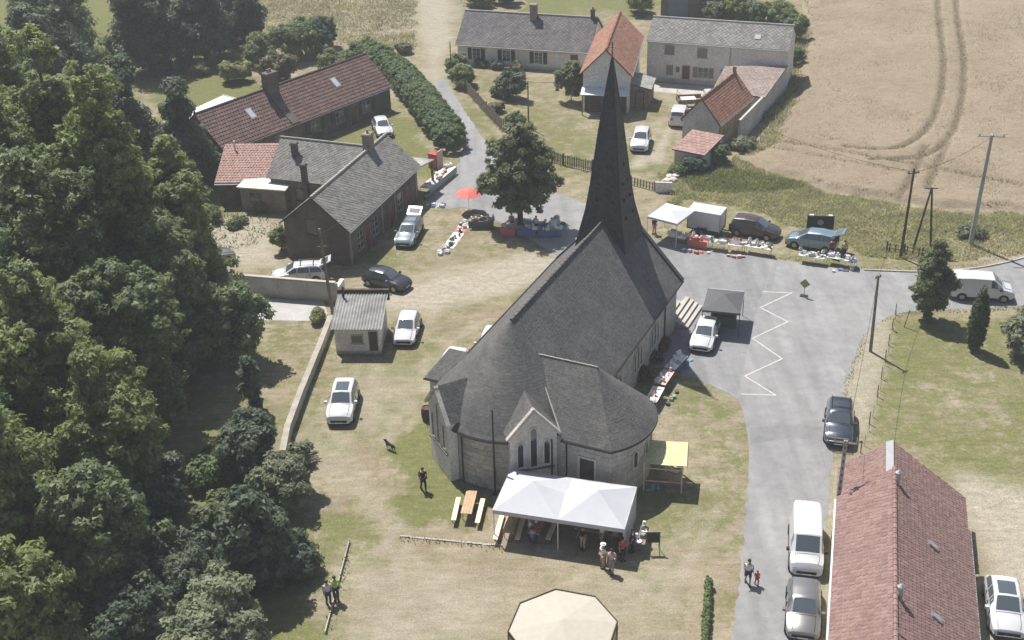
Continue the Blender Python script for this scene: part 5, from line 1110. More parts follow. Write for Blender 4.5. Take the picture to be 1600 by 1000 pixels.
    w_, zs, zt, wt = ringp(.985); MB().box(X(.965), X(1.0) + .012, -.55, .55, .40, .58).build('grille', rubber, root); MB().box(X(1) + .0, X(1) + .022, -.26, .26, .34, .42).build('number_plate', plate_white, root)
    MB().box(X(0) - .012, X(.02), -.26, .26, .50, .60).build('number_plate', plate_white, root); MB().box(X(.90), X(1) - .02, -.62 * Wd / 2 * 1.2, .62 * Wd / 2 * 1.2, .20, .28).build('bumper_lip', rubber, root)
    for sg in (1, -1): MB().box(X(.27), X(.72), sg * wid(.5) * .985 - .03, sg * wid(.5) * .985 + .03, .22, .36).build('side_sill', rubber, root)
    pg = MB()
    for ta in sorted(set([q_[0] - .01 for q_ in s['sw'][1:]] + [s['sw'][-1][1] + .035])):
        for sg in (1, -1): w_, zs, zt, wt = ringp(ta); pg.box(X(ta) - .009, X(ta) + .009, sg * w_ * .97 - .034, sg * w_ * .97 + .034, .36, zs - .01)
    c0_, c1_ = s['ws'][1] + .012, .955
    for sg in (1, -1):
        pts = [top(c0_ + (c1_ - c0_) * k / 4, 0) for k in range(5)]; pg.tube([Vector((p_.x, sg * (ringp((p_.x / L) + .5)[3] - .13), p_.z - .012)) for p_ in pts], .012, 4)
    pg.tube([top(c0_, y) + Vector((0, 0, .004)) for y in (-.62, 0, .62)], .014, 4); pg.build('panel_gaps', rubber, root, kind='stuff')
    if sunroof:
        sr = MB(); tt = [.28, .32, .34, .40, .46, .52]; sr.v = [tuple(top(t, y) + Vector((0, 0, .016))) for t in tt for y in (-.44, 0, .44)]; sr.f = [(3 * a + b, 3 * a + 3 + b, 3 * a + 4 + b, 3 * a + 1 + b) for a in range(len(tt) - 1) for b in (0, 1)]; sr.build('sunroof', glass_car, root)
    if rails:
        for sg in (1, -1):
            pts = [top(t, 0) * 1 for t in (.14, .3, .5)]; w_, zs, zt, wt = ringp(.3); tubes_obj('roof_rail', black_metal, root, [([Vector((v.x, sg * (wt - .10), v.z + .05)) for v in pts], .025)], 6)
        for t in (.22, .45): w_, zs, zt, wt = ringp(t); tubes_obj('roof_bar', black_metal, root, [([(X(t), -wt + .1, zt + .08), (X(t), wt - .1, zt + .08)], .03)], 6)
    if tail_open:
        w_, zs, zt, wt = ringp(s['rw'][1]); hx, hz_ = X(s['rw'][1]), zt
        g_ = MB().slab([(hx, -wt, hz_ + .02), (hx - .95, -wt, hz_ + .42), (hx - .95, wt, hz_ + .42), (hx, wt, hz_ + .02)], .07).build('tailgate', col, root)
        MB().slab([(hx - .15, -wt + .12, hz_ + .09), (hx - .72, -wt + .12, hz_ + .33), (hx - .72, wt - .12, hz_ + .33), (hx - .15, wt - .12, hz_ + .09)], .012).build('rear_window', glass_car, g_)
        MB().slab([(hx + .02, -wt + .05, zt - .1), (X(.0), -w_ + .12, zs), (X(.0), w_ - .12, zs), (hx + .02, wt - .05, zt - .1)], .02).build('boot_interior', rubber, root)
    return root
WHITE = P_WHITE(); SILVER = paint((.24, .235, .23), 'silver', .55); PGREY = paint((.25, .30, .325), 'grey_green', .4); NAVY = paint((.02, .022, .032), 'navy'); SLATEB = paint((.045, .055, .075), 'slate_blue', .3); MAROON = paint((.055, .035, .04), 'maroon', .3); BLUES = paint((.20, .28, .33), 'pale_blue', .5)
GC = 'white cars parked on the churchyard grass'
car('parked_car', 'white SUV with dark glass roof panel on the dry grass left of the church', 'suv', (537, 640), hd((548, 590), (528, 672)), WHITE, GC, sunroof=True)
car('parked_car', 'white hatchback parked right of the small shed', 'hatch', (637, 523), hd((646, 492), (629, 548)), WHITE, GC)
car('parked_car', 'dark navy hatchback parked behind the small shed', 'hatch', (605, 446), hd((566, 432), (646, 452)), NAVY)
car('parked_car', 'blue grey estate car with roof bars and its tailgate raised', 'estate', (640, 372), hd((653, 345), (626, 392)), PGREY, rails=True, tail_open=True)
car('parked_car', 'white estate with raised tailgate behind the beige wall', 'estate', (468, 437), hd((520, 420), (436, 425)), WHITE, rails=True, tail_open=True)
car('parked_car', 'pale silver car half hidden under the tree by the yard', 'hatch', (330, 412), hd((300, 420), (350, 405)), SILVER)
car('parked_car', 'white car on the lawn in front of the long red house', 'hatch', (598, 207), hd((588, 188), (606, 222)), WHITE)
car('parked_car', 'white crossover parked right of the spire on the farm drive', 'suv', (1001, 228), hd((1006, 205), (997, 242)), WHITE)
car('parked_car', 'white small van seen from behind at the barn corner', 'smallvan', (1061, 190), hd((1056, 200), (1066, 172)), WHITE)
car('parked_car', 'dark maroon minivan behind the market tables', 'mpv', (1179, 367), hd((1146, 362), (1214, 374)), MAROON)
car('parked_car', 'pale blue minivan with open tailgate behind the second row of tables', 'mpv', (1268, 386), hd((1310, 394), (1228, 380)), BLUES, tail_open=True)
car('panel_van', 'white panel van on the road at the right edge', 'van', (1530, 463), hd((1488, 461), (1576, 466)), WHITE, cat='van')
car('panel_van', 'white passenger van parked at the roadside by the rose roofed house', 'van', (1258, 862), hd((1258, 800), (1260, 890)), WHITE, cat='van')
car('parked_car', 'silver saloon parked behind the white roadside van', 'hatch', (1254, 963), hd((1255, 905), (1253, 1000)), SILVER, scale=1.05)
car('parked_car', 'white hatchback with black roof parked at the bottom right corner', 'hatch', (1567, 960), hd((1558, 900), (1574, 1000)), WHITE, sunroof=True, scale=1.05)
car('parked_car', 'white hatchback by the church steps', 'hatch', (1101, 533), hd((1112, 500), (1090, 560)), WHITE)
car('parked_car', 'white car roof showing above the low sacristy roof', 'smallvan', (704, 596), hd((724, 560), (692, 610)), WHITE)
car('parked_car', 'white car mostly hidden behind the church ridge', 'hatch', (767, 548), hd((776, 522), (756, 568)), WHITE)
sv = car('parked_car', 'dark slate blue off-roader with bull bar parked under the concrete pole', 'suv', (1310, 672), hd((1311, 630), (1308, 702)), SLATEB, rails=True)
tubes_obj('bull_bar', grey_metal, sv, [([(2.2, -.75, .5), (2.34, -.6, .92), (2.34, .6, .92), (2.2, .75, .5)], .035), ([(2.28, -.75, .6), (2.34, 0, .62), (2.28, .75, .6)], .04)], 6)
def loft(secs, mat, name, parent, sm=32):
    mb = MB(); n = len(secs[0])
    for s_ in secs: mb.v += s_
    for i in range(len(secs) - 1):
        for j in range(n): a = i * n + j; b = i * n + (j + 1) % n; mb.f.append((a, a + n, b + n, b))
    mb.f.append(tuple(range(n))); e = (len(secs) - 1) * n; mb.f.append(tuple(e + j for j in range(n))[::-1]); return mb.build(name, mat, parent, sm)
def sec(x, w_, zb, zt, r=.1): return [(x, w_ * .92, zb), (x, w_, zb + .12), (x, w_, zt - r), (x, w_ - r, zt), (x, -w_ + r, zt), (x, -w_, zt - r), (x, -w_, zb + .12), (x, -w_ * .92, zb)]
# box trailer
p = at(1103, 362); TR = thing('box_trailer', 'white box trailer standing between the white canopy and the maroon minivan', 'trailer', (p.x, p.y, .012), hd((1078, 358), (1130, 367)))
b_ = MB(); b_.box(-1.45, 1.45, -.85, .85, .55, 2.15); bo = b_.build('body', plain('trailer_white', (.62, .62, .63), .4), TR); MB().box(-1.5, 1.5, -.9, .9, 2.15, 2.22).build('roof', WHITE, TR)
for x in (-1.46, 1.46):
    for y in (-.86, .86): MB().box(x - .04, x + .04, y - .04, y + .04, .5, 2.19).build('corner_trim', grey_metal, TR)
MB().box(-1.5, 1.5, -.8, .8, .42, .54).box(1.5, 2.5, -.05, .05, .42, .5).build('chassis', black_metal, TR)
MB().box(-1.475, -1.455, -.8, .8, .6, 2.1).build('rear_door', plain('trailer_door', (.55, .55, .56), .5), TR)
for sg in (1, -1):
    wh = thing('wheel', None, None, (-.1, sg * .95, .325)); wh.parent = TR; inst('tyre', TYRE, wh); inst('rim', RIM, wh, (0, 0, 0), 0 if sg > 0 else math.pi); MB().box(-.55, .35, sg * .95 - .12, sg * .95 + .12, .67, .71).build('mudguard', black_metal, TR)
# small flatbed truck by the farmhouse
p = at(1090, 168); FT = thing('flatbed_truck', 'small white flatbed truck with dropside bed behind the barn roof', 'truck', (p.x, p.y, .012), hd((1060, 165), (1120, 162)))
loft([sec(.6, .80, .4, 1.05), sec(.75, .78, .4, 1.85, .12), sec(1.5, .8, .4, 1.85, .14), sec(2.1, .82, .4, 1.15), sec(2.3, .78, .45, .85)], WHITE, 'cab', FT)
MB().slab([(1.56, -.62, 1.80), (2.06, -.68, 1.2), (2.06, .68, 1.2), (1.56, .62, 1.80)], .012).build('windscreen', glass_car, FT)
for sg in (1, -1): MB().box(.95, 1.5, sg * .79 - .03, sg * .79 + .03, 1.15, 1.65).build('side_window', glass_car, FT)
b_ = MB().box(-2.3, .5, -.9, .9, .75, .85).box(-2.3, .5, -.9, -.84, .85, 1.25).box(-2.3, .5, .84, .9, .85, 1.25).box(-2.3, -2.24, -.84, .84, .85, 1.25).build('cargo_bed', timber, FT)
tubes_obj('rack', grey_metal, FT, [([(-2.2, -.8, 1.25), (-2.2, -.8, 1.9), (-2.2, .8, 1.9), (-2.2, .8, 1.25)], .03)], 6)
MB().box(-1.9, -.3, -.6, .5, .86, 1.15).build('load', render_cream, FT)
for sg in (1, -1):
    for x in (-1.5, 1.5): wh = thing('wheel', None, None, (x, sg * .75, .325)); wh.parent = FT; inst('tyre', TYRE, wh); inst('rim', RIM, wh, (0, 0, 0), 0 if sg > 0 else math.pi)

# ================================================================= people
SKIN = plain('skin', (.45, .28, .20), .6); HAIRD = plain('hair_dark', (.03, .022, .018), .7); HAIRG = plain('hair_grey', (.35, .33, .30), .7)
CL = {}
def cloth(c, nm):
    if nm not in CL: CL[nm] = plain('cloth_' + nm, c, .85, 0, .2)
    return CL[nm]
def skinned(name, verts, edges, rads, mat, parent, sub=1, root=0):
    me = bpy.data.meshes.new(name); me.from_pydata(verts, edges, []); me.materials.append(mat); o = bpy.data.objects.new(name, me); link(o, parent)
    md = o.modifiers.new('skin', 'SKIN'); md.use_smooth_shade = True
    for i, r in enumerate(rads):
        sv = me.skin_vertices[0].data[i]; sv.radius = r if isinstance(r, tuple) else (r, r); sv.use_root = (i == root)
    s = o.modifiers.new('subdivision', 'SUBSURF'); s.levels = sub; s.render_levels = sub; return o
def person(label, px, head, top_c, leg_c, H=1.72, pose='walk', hair=None, hat=None, shorts=False, sit=False, group=None, lean=0.0, z=0.0):
    p = at(*px, z) if z else at(*px); root = thing('person', label, 'person', (p.x, p.y, .02 + z), head, group); k = H / 1.72; root.scale = (k,) * 3
    st = .16 if pose == 'walk' else .03; hip = .90 if not sit else .50
    V = [(0, 0, hip), (.0, 0, hip + .16), (.02 + lean * .3, 0, hip + .36), (.0 + lean * .5, 0, hip + .50), (lean * .55, 0, hip + .57), (.015 + lean * .6, 0, hip + .68), (.02 + lean * .62, 0, hip + .77)]
    Rd = [(.125, .15), (.115, .14), (.12, .17), (.085, .12), (.05, .05), (.085, .075), (.075, .065)]; E = [(0, 1), (1, 2), (2, 3), (3, 4), (4, 5), (5, 6)]
    V.append((.11 + lean * .6, 0, hip + .675)); Rd.append(.016); E.append((5, 7)); legs = []; arms = []
    for sg in (1, -1):
        b = len(V); sx = st * sg
        if not sit: J = [(0, sg * .095, hip - .06), (.04 + sx * .6, sg * .10, .47), (sx * 1.2 - .02, sg * .10, .09), (sx * 1.2 + .12, sg * .11, .035)]
        else: J = [(.02, sg * .10, hip), (.42, sg * .12, hip + .02), (.42, sg * .12, .09), (.55, sg * .12, .035)]
        V += J; Rd += [.088, .06, .042, .04]; E += [(0, b), (b, b + 1), (b + 1, b + 2), (b + 2, b + 3)]; legs.append(J)
        b = len(V); ax_ = -sx * .8; el = .14 if pose == 'walk' else .06
        J = [(lean * .5, sg * .19, hip + .47), (ax_ * .4 + lean * .4, sg * .245, hip + .22), (ax_ + el + lean * .3, sg * .25, hip + .0), (ax_ + el + .03 + lean * .3, sg * .25, hip - .07)]
        if pose == 'reach': J = [(lean * .5, sg * .19, hip + .47), (.16 + lean * .5, sg * .24, hip + .28), (.38 + lean * .4, sg * .20, hip + .22), (.45 + lean * .4, sg * .20, hip + .21)]
        V += J; Rd += [.06, .045, .032, .034]; E += [(3, b), (b, b + 1), (b + 1, b + 2), (b + 2, b + 3)]; arms.append(J); h = b + 3
        d = (Vector(J[3]) - Vector(J[2])).normalized(); q = Vector((0, 1, 0)) if abs(d.y) < .8 else Vector((1, 0, 0)); q = d.cross(q).normalized()
        for fi, (o_, ln) in enumerate(((-.026, .062), (-.009, .075), (.009, .07), (.026, .055))):
            V.append(tuple(Vector(J[3]) + q * o_ + d * ln)); Rd.append(.009); E.append((h, len(V) - 1))
        V.append(tuple(Vector(J[3]) + q * -.045 + d * .02)); Rd.append(.010); E.append((h, len(V) - 1))
    skinned('body', V, E, Rd, SKIN, root)
    skinned('shirt', [V[0][:2] + (hip + .02,), V[1], V[2], V[3]] + [arms[0][0], arms[0][1], arms[1][0], arms[1][1]], [(0, 1), (1, 2), (2, 3), (3, 4), (4, 5), (3, 6), (6, 7)], [(.14, .165), (.132, .157), (.138, .188), (.105, .14), .078, .062, .078, .062], top_c, root)
    cut = (lambda J: [J[0], J[1]]) if shorts else (lambda J: J[:3])
    a, b = cut(legs[0]), cut(legs[1]); tv = [V[0]] + a + b; te = [(0, 1)] + [(i, i + 1) for i in range(1, len(a))] + [(0, len(a) + 1)] + [(len(a) + i, len(a) + i + 1) for i in range(1, len(b))]
    skinned('trousers', tv, te, [(.14, .165)] + ([.105, .078, .058][:len(a)]) * 2, leg_c, root)
    hx, hz_ = V[5][0], V[5][2]; hm = MB(); hm.lathe([(.098, hz_ + .0), (.102, hz_ + .04), (.095, hz_ + .09), (.065, hz_ + .125), (.02, hz_ + .14)], 12, (hx - .012, 0)); hm.build('hair', hair or HAIRD, root, 60)
    if hat: MB().lathe([(.17, hz_ + .075), (.17, hz_ + .09), (.105, hz_ + .095), (.1, hz_ + .15), (.05, hz_ + .175)], 12, (hx - .01, 0)).build('hat', hat, root, 50)
    for sg in (1, -1): MB().lathe([(.002, hz_ + .002), (.011, hz_ + .010), (.002, hz_ + .018)], 6, (hx + .083, sg * .032)).build('eye', rubber, root)
    for j in legs: MB().box(j[2][0] - .09, j[2][0] + .19, j[2][1] - .05, j[2][1] + .05, -.005, .085).build('shoe', rubber, root)
    return root
wht, blk, red, blu, grn, tan_, gry, nvy, pnk = (cloth(c, n_) for c, n_ in (((.72, .72, .72), 'white'), ((.02, .02, .025), 'black'), ((.45, .05, .04), 'red'), ((.08, .14, .35), 'blue'), ((.35, .55, .10), 'hi_vis'), ((.45, .33, .2), 'tan'), ((.3, .3, .32), 'grey'), ((.04, .05, .10), 'navy'), ((.6, .28, .3), 'pink')))
person('person in black clothes walking on the grass left of the apse', (662, 766), R(-70), blk, blk, 1.75)
person('person in a yellow green vest standing in the tree shade', (526, 938), R(-80), grn, nvy, 1.75, 'stand')
person('person in a pale shirt beside the one in the yellow green vest', (514, 944), R(-60), cloth((.5, .52, .58), 'pale'), nvy, 1.72, 'stand')
person('adult in a white shirt and dark shorts walking down the road', (1168, 912), R(-95), wht, nvy, 1.76, shorts=True)
person('small child in red walking beside the adult on the road', (1182, 914), R(-85), red, red, 1.02)
person('person in a white shirt and pale cap in front of the marquee', (942, 886), R(-150), wht, tan_, 1.72, 'stand', hat=wht)
person('person in a beige top walking past the marquee corner', (955, 894), R(-100), cloth((.5, .42, .36), 'beige'), gry, 1.7)
person('person in dark clothes with bare arms under the marquee', (911, 858), R(-120), blk, tan_, 1.72, 'reach')
person('person in a white apron standing under the marquee', (940, 852), R(200), wht, gry, 1.72, 'stand')
person('person in red at the right corner of the marquee', (972, 876), R(-60), red, blk, 1.7, 'stand')
person('person in navy behind the table at the right end of the marquee', (988, 862), R(170), nvy, blk, 1.72, 'stand')
person('person in a blue shirt seated at the marquee table', (832, 852), R(95), blu, nvy, 1.7, 'reach', sit=True)
person('person in white seated near the back of the marquee', (829, 834), R(20), wht, gry, 1.7, 'reach', sit=True)
person('person in black at the left end of the white canopy stall', (1022, 366), R(-60), blk, pnk, 1.7, 'stand')
person('person in dark red beside the pale blue minivan', (1298, 402), R(-100), cloth((.2, .03, .05), 'dark_red'), blk, 1.7, 'stand')
person('person in a white and black top behind the blue minivan', (1318, 404), R(-120), cloth((.35, .33, .33), 'mixed'), blk, 1.7, 'stand')
person('person in pale blue by the stalls under the lime tree', (862, 368), R(-60), cloth((.4, .45, .55), 'sky'), gry, 1.72, 'stand')
person('person in white among the stalls under the lime tree', (838, 364), R(-120), wht, nvy, 1.66, 'stand')
person('person in a pink top under the left of the lime tree', (800, 360), R(-90), pnk, nvy, 1.66, 'stand')
# black dog
p = at(610, 703); DG = thing('dog', 'black dog standing on the dry grass near the church', 'dog', (p.x, p.y, .015), R(140))
dv = [(-.28, 0, .42), (-.05, 0, .41), (.2, 0, .42), (.34, 0, .52), (.44, 0, .60), (.58, 0, .57), (-.38, 0, .44), (-.56, 0, .36)]; de = [(0, 1), (1, 2), (2, 3), (3, 4), (4, 5), (0, 6), (6, 7)]; dr = [(.11, .10), (.10, .09), (.13, .11), .075, .075, .035, .035, .015]
for x, sg in ((-.28, 1), (-.28, -1), (.22, 1), (.22, -1)):
    b = len(dv); bk = x < 0
    dv += [(x + (.06 if bk else 0), sg * .08, .30), (x - (.08 if bk else .02), sg * .08, .15), (x - (.04 if bk else 0), sg * .08, .03)]; dr += [.06 if bk else .045, .028, .026]; de += [(0 if bk else 2, b), (b, b + 1), (b + 1, b + 2)]
for sg in (1, -1): dv.append((.42, sg * .07, .66)); dr.append(.02); de.append((4, len(dv) - 1))
skinned('body', dv, de, dr, blk, DG)
# ================================================================= poles, wires, fences
def pole(label, base, topz, lean_px=None, mat=timber, r=.14, arm=None, cat='pole', name='utility_pole'):
    p = at(*base); t = thing(name, label, cat, (p.x, p.y, 0)); dx = lean_px or 0
    tubes_obj('shaft', mat, t, [([(0, 0, -.1), (dx, 0, topz)], [r, r * .65])], 10)
    if arm:
        for z_, L_, a in arm:
            d = Vector((math.cos(a), math.sin(a), 0)) * L_; f = z_ / topz; c_ = Vector((dx * f, 0, z_))
            tubes_obj('crossarm', grey_metal if mat is concrete_pole else mat, t, [([c_ - d, c_ + d], .05)], 6)
            for s in (-.85, 0.12, .85):
                q = c_ + d * s; MB().lathe([(.03, q.z), (.05, q.z + .06), (.035, q.z + .1), (.05, q.z + .14), (.02, q.z + .2)], 8, (q.x, q.y)).build('insulator', glass_win, t)
    return t
pole('tall grey concrete pole with crossarm beside the wheat field', (1516, 382), 9.9, .25, concrete_pole, .2, [(9.75, 1.1, R(-10))])
pole('dark wooden pole with a small crossarm behind the second stall row', (1407, 402), 8.0, .1, timber_dark, .13, [(7.6, .5, R(10))])
pole('wooden pole standing on the roadside verge', (1360, 549), 6.3, -.15, timber, .13, [(6.1, .25, R(30))])
pole('wooden pole in front of the brown brick gable', (520, 490), 7.4, -.35, timber, .14, [(5.9, .45, R(5))])
pole('thin wooden pole in the cottage front garden', (826, 200), 5.2, 0, timber, .1)
pole('thin wooden pole at the lane fence corner', (706, 128), 4.8, 0, timber, .09)
p = at(1437, 388); AF = thing('double_pole', 'pair of wooden poles leaning together by the field edge', 'pole', (p.x, p.y, 0))
tubes_obj('shaft', timber_dark, AF, [([(-.55, 0, -.1), (.25, 0, 5.6)], [.11, .08])]); tubes_obj('strut', timber_dark, AF, [([(1.0, .2, -.1), (.3, 0, 5.4)], [.11, .08])]); tubes_obj('crossarm', timber_dark, AF, [([(-.3, 0, 5.5), (.8, 0, 5.5)], .05)], 6)
# concrete ladder pole beside the rose house
p = at(1302, 842); LP = thing('ladder_pole', 'tall concrete pole with square holes beside the rose roofed house', 'pole', (p.x, p.y, 0), R(-15)); lp = MB(); Hp, nh = 7.0, 15
wz = lambda z: .17 - .006 * z
for sx in (-1, 1):
    lp.add([(sx * wz(0) * .5 + o * .05, y, 0) for o in (-1, 1) for y in (-.09, .09)] + [(sx * wz(Hp) * .5 + o * .04, y, Hp) for o in (-1, 1) for y in (-.07, .07)], [(0, 1, 5, 4), (3, 2, 6, 7), (0, 4, 6, 2), (1, 3, 7, 5), (4, 5, 7, 6)])
for k in range(nh): z = Hp * (k + .5) / nh; lp.box(-wz(z) * .5 + .03, wz(z) * .5 - .03, -.07, .07, z - .13, z + .13)
lp.build('shaft', concrete_pole, LP); MB().box(-.02, .02, -.05, .05, .0, .02).build('base_plate', concrete_pole, LP)
lad = MB()
for k in range(nh - 1): z = Hp * (k + 1) / nh; lad.box(-wz(z) * .5 + .035, wz(z) * .5 - .035, -.085, .085, z - .09, z + .09)
lad.build('recess', black_metal, LP); tubes_obj('crossarm', grey_metal, LP, [([(-.6, 0, Hp - .15), (.6, 0, Hp - .15)], .05), ([(-.6, 0, Hp - .15), (-.6, 0, Hp + .25)], .03), ([(.6, 0, Hp - .15), (.6, 0, Hp + .25)], .03)], 6)
def wire(label, pts, sag=.5, r=.014):
    P = [Vector(q) for q in pts]; c = []
    for i in range(len(P) - 1):
        for k in range(9): t = k / 8; q = P[i].lerp(P[i + 1], t); q.z -= sag * 4 * t * (1 - t); c.append(q)
    o = MB().tube(c, r, 5).build('overhead_cable', black_metal); tag(o, label, 'cable'); return o
def ptop(px, z, dx=0): q = at(*px); return (q.x + dx, q.y, z)
wire('cable from the wooden verge pole to the dark stall pole', [ptop((1360, 549), 6.2, -.15), ptop((1407, 402), 7.7, .1)])
wire('cable from the dark stall pole towards the farm barn', [ptop((1407, 402), 7.7, .1), (21.5, 119.6, 4.4)], .8)
wire('cable from the dark stall pole to the tall concrete pole', [ptop((1407, 402), 7.65, .1), ptop((1516, 382), 9.7, .25)], .4)
wire('cable from the verge pole to the concrete ladder pole', [ptop((1360, 549), 6.2, -.15), ptop((1302, 842), 6.9)], .5)
wire('cable from the gable pole to the brown brick house', [ptop((520, 490), 7.0, -.33), (-13.2, 96.0, 4.6)], .2)
wire('cable from the cottage garden pole to the white gable', [ptop((826, 200), 5.1), (10.2, 131.0, 4.4)], .4)
# lamp post beside the apse
p = at(774, 772); LM = thing('mast', 'slim dark metal mast standing in front of the apse', 'pole', (p.x, p.y, 0)); tubes_obj('shaft', black_metal, LM, [([(0, 0, 0), (0, 0, 6.3)], [.07, .05])]); MB().lathe([(.16, 0), (.16, .03), (.08, .06)], 10).build('foot', black_metal, LM)
# paling fences
def fence(label, pts, H, step, wd, mat, name='paling_fence', rails=True, pw=.06):
    P = [at(*q) for q in pts]; t = thing(name, label, 'fence', P[0]); pal = MB().box(-wd / 2, wd / 2, -.012, .012, .05, H).mesh('paling', mat); post = MB().box(-pw, pw, -pw, pw, -.05, H + .08).mesh('post', mat)
    for i in range(len(P) - 1):
        a, b = P[i] - P[0], P[i + 1] - P[0]; d = b - a; ang = math.atan2(d.y, d.x); k = max(1, int(d.length / step)); nn = Vector((-d.y, d.x, 0)).normalized()
        for j in range(k): o = inst('paling', pal, t, a + d * ((j + .5) / k) - nn * .045, ang, (1, 1, random.uniform(.96, 1.04))); o.rotation_euler[1] = random.uniform(-.02, .02)
        for j in range(max(1, int(d.length / 2.4)) + 1): inst('post', post, t, a + d * (j / max(1, int(d.length / 2.4))) + nn * .06, ang)
        if rails:
            for z in (.3, H * .8): tubes_obj('rail', mat, t, [([a + Vector((0, 0, z)), b + Vector((0, 0, z))], .03)], 4)
    return t
fence('weathered grey paling fence along the lane by the cottage garden', [(716, 128), (735, 150), (760, 178), (786, 205)], 1.35, .19, .14, timber)
fence('brown paling fence at the foot of the cottage garden behind the spire', [(845, 246), (880, 258), (925, 268)], 1.15, .2, .11, timber_dark)
fence('low dark wooden gate and rails at the farm drive', [(985, 288), (1022, 298)], .85, .3, .12, timber, 'farm_gate')
fence('low wire fence with thin stakes around the right hand lawn', [(1346, 708), (1372, 620), (1400, 492)], .9, 1.6, .05, timber, 'wire_fence', rails=False, pw=.03)
fence('short run of dark stakes by the field edge poles', [(1385, 392), (1412, 396), (1440, 402)], .8, .42, .08, timber_dark, 'stake_fence')
a = at(1024, 300); MB_ = thing('drive_wall', 'short white wall at the end of the farm drive', 'wall', a, R(-8)); MB().box(0, 1.5, -.12, .12, 0, .95).build('wall_length', render_white, MB_); MB().box(-.04, 1.54, -.16, .16, .95, 1.02).build('coping', concrete, MB_)
st_ = [at(*q) for q in ((625, 838), (665, 842), (705, 846), (745, 850), (785, 853))]; ED = thing('stone_edging', 'pale stone edging line at the edge of the grass left of the marquee', 'edging', st_[0])
for i in range(4):
    for k in range(5):
        q0, q1 = st_[i].lerp(st_[i + 1], k / 5) - st_[0], st_[i].lerp(st_[i + 1], (k + 1) / 5) - st_[0]; d = q1 - q0; ang = math.atan2(d.y, d.x)
        o = MB().box(.01, d.length - .01, -.06, .06, 0, random.uniform(.03, .08)).build('edging_stone', concrete, ED); o.location = q0; o.rotation_euler = (0, 0, ang + random.uniform(-.03, .03))
a, b = at(546, 848), at(508, 992); PLK = thing('board_edging', 'line of thin pale boards on edge running past the two standing people', 'edging', a, math.atan2(b.y - a.y, b.x - a.x)); Lp = (b - a).length
for k in range(5): MB().box(Lp * k / 5 + .05, Lp * (k + 1) / 5 - .05, -.025, .025, 0, .20).build('board', concrete, PLK); MB().box(Lp * k / 5 - .03, Lp * k / 5 + .03, -.04, .04, 0, .26).build('stake', concrete, PLK)

# ================================================================= marquee and the things around the church
mq = [at(768, 797, 2.25), at(979, 838, 2.25), at(986, 752, 2.25), at(800, 733, 2.25)]
o = mq[0] + Vector((.05, 0, 0)); ang = math.atan2(mq[1].y - mq[0].y, mq[1].x - mq[0].x) + R(4); Lm = (mq[1] - mq[0]).length - .3; Wm = 4.1
MQ = thing('marquee', 'large white two bay marquee with open front beside the church', 'tent', (o.x, o.y, 0), ang)
roof = MB(); NS = 7
def sagtri(mb, A, B, Cc, sag):
    A, B, Cc = Vector(A), Vector(B), Vector(Cc); ix = {}
    for i in range(NS + 1):
        for j in range(NS + 1 - i):
            u, v_ = i / NS, j / NS; w_ = 1 - u - v_; p_ = A * w_ + B * u + Cc * v_
            p_.z -= sag * 4 * (u * w_ + u * v_ + w_ * v_) * .33 + .012 * math.sin(17 * u + 9 * v_ + A.x) * u * w_ * 4; ix[i, j] = len(mb.v); mb.v.append(tuple(p_))
    for i in range(NS):
        for j in range(NS - i):
            mb.f.append((ix[i, j], ix[i + 1, j], ix[i, j + 1]))
            if i + j < NS - 1: mb.f.append((ix[i + 1, j], ix[i + 1, j + 1], ix[i, j + 1]))
for k in (0, 1):
    x0, x1 = Lm / 2 * k, Lm / 2 * (k + 1); pk = ((x0 + x1) / 2, Wm / 2, 3.2); zi0, zi1 = (2.25, 2.6) if k == 0 else (2.6, 2.25)
    m0, m1 = (x0, Wm / 2, zi0 if k else 2.25), (x1, Wm / 2, zi1 if not k else 2.25)
    for A_, B_ in (((x0, 0, 2.25), (x1, 0, 2.25)), ((x1, 0, 2.25), m1), (m1, (x1, Wm, 2.25)), ((x1, Wm, 2.25), (x0, Wm, 2.25)), ((x0, Wm, 2.25), m0), (m0, (x0, 0, 2.25))): sagtri(roof, A_, B_, pk, .10)
roof.build('canopy', pvc_white, MQ, 22)
for (xa, ya, xb, yb) in ((0, 0, Lm, 0), (Lm, 0, Lm, Wm), (Lm, Wm, 0, Wm), (0, Wm, 0, 0)):
    v = MB(); nq = 20
    for k in range(nq + 1): f = k / nq; x, y = xa + (xb - xa) * f, ya + (yb - ya) * f; v.v += [(x, y, 2.26), (x + .02 * (1 if xa == xb else 0), y - .02, 2.02 - .03 * abs(math.sin(f * 16)))]
    v.f = [(2 * k, 2 * k + 1, 2 * k + 3, 2 * k + 2) for k in range(nq)]; v.build('valance', pvc_white, MQ)
sw = MB(); nq = 16
for k in range(nq + 1): f = k / nq; y = Wm * f; dx = .04 * math.sin(f * 22); sw.v += [(Lm + dx * .3, y, 2.05), (Lm + dx, y, .04)]
sw.f = [(2 * k, 2 * k + 1, 2 * k + 3, 2 * k + 2) for k in range(nq)]; sw.build('side_curtain', pvc_white, MQ, 60)
for x in (.05, Lm / 2, Lm - .05):
    for y in (.05, Wm - .05): tubes_obj('pole', white_metal, MQ, [([(x, y, 0), (x, y, 2.24)], .035)])
for x in (0, Lm / 2, Lm): tubes_obj('roof_tube', white_metal, MQ, [([(x, 0, 2.22), (x, Wm, 2.22)], .025)], 6)
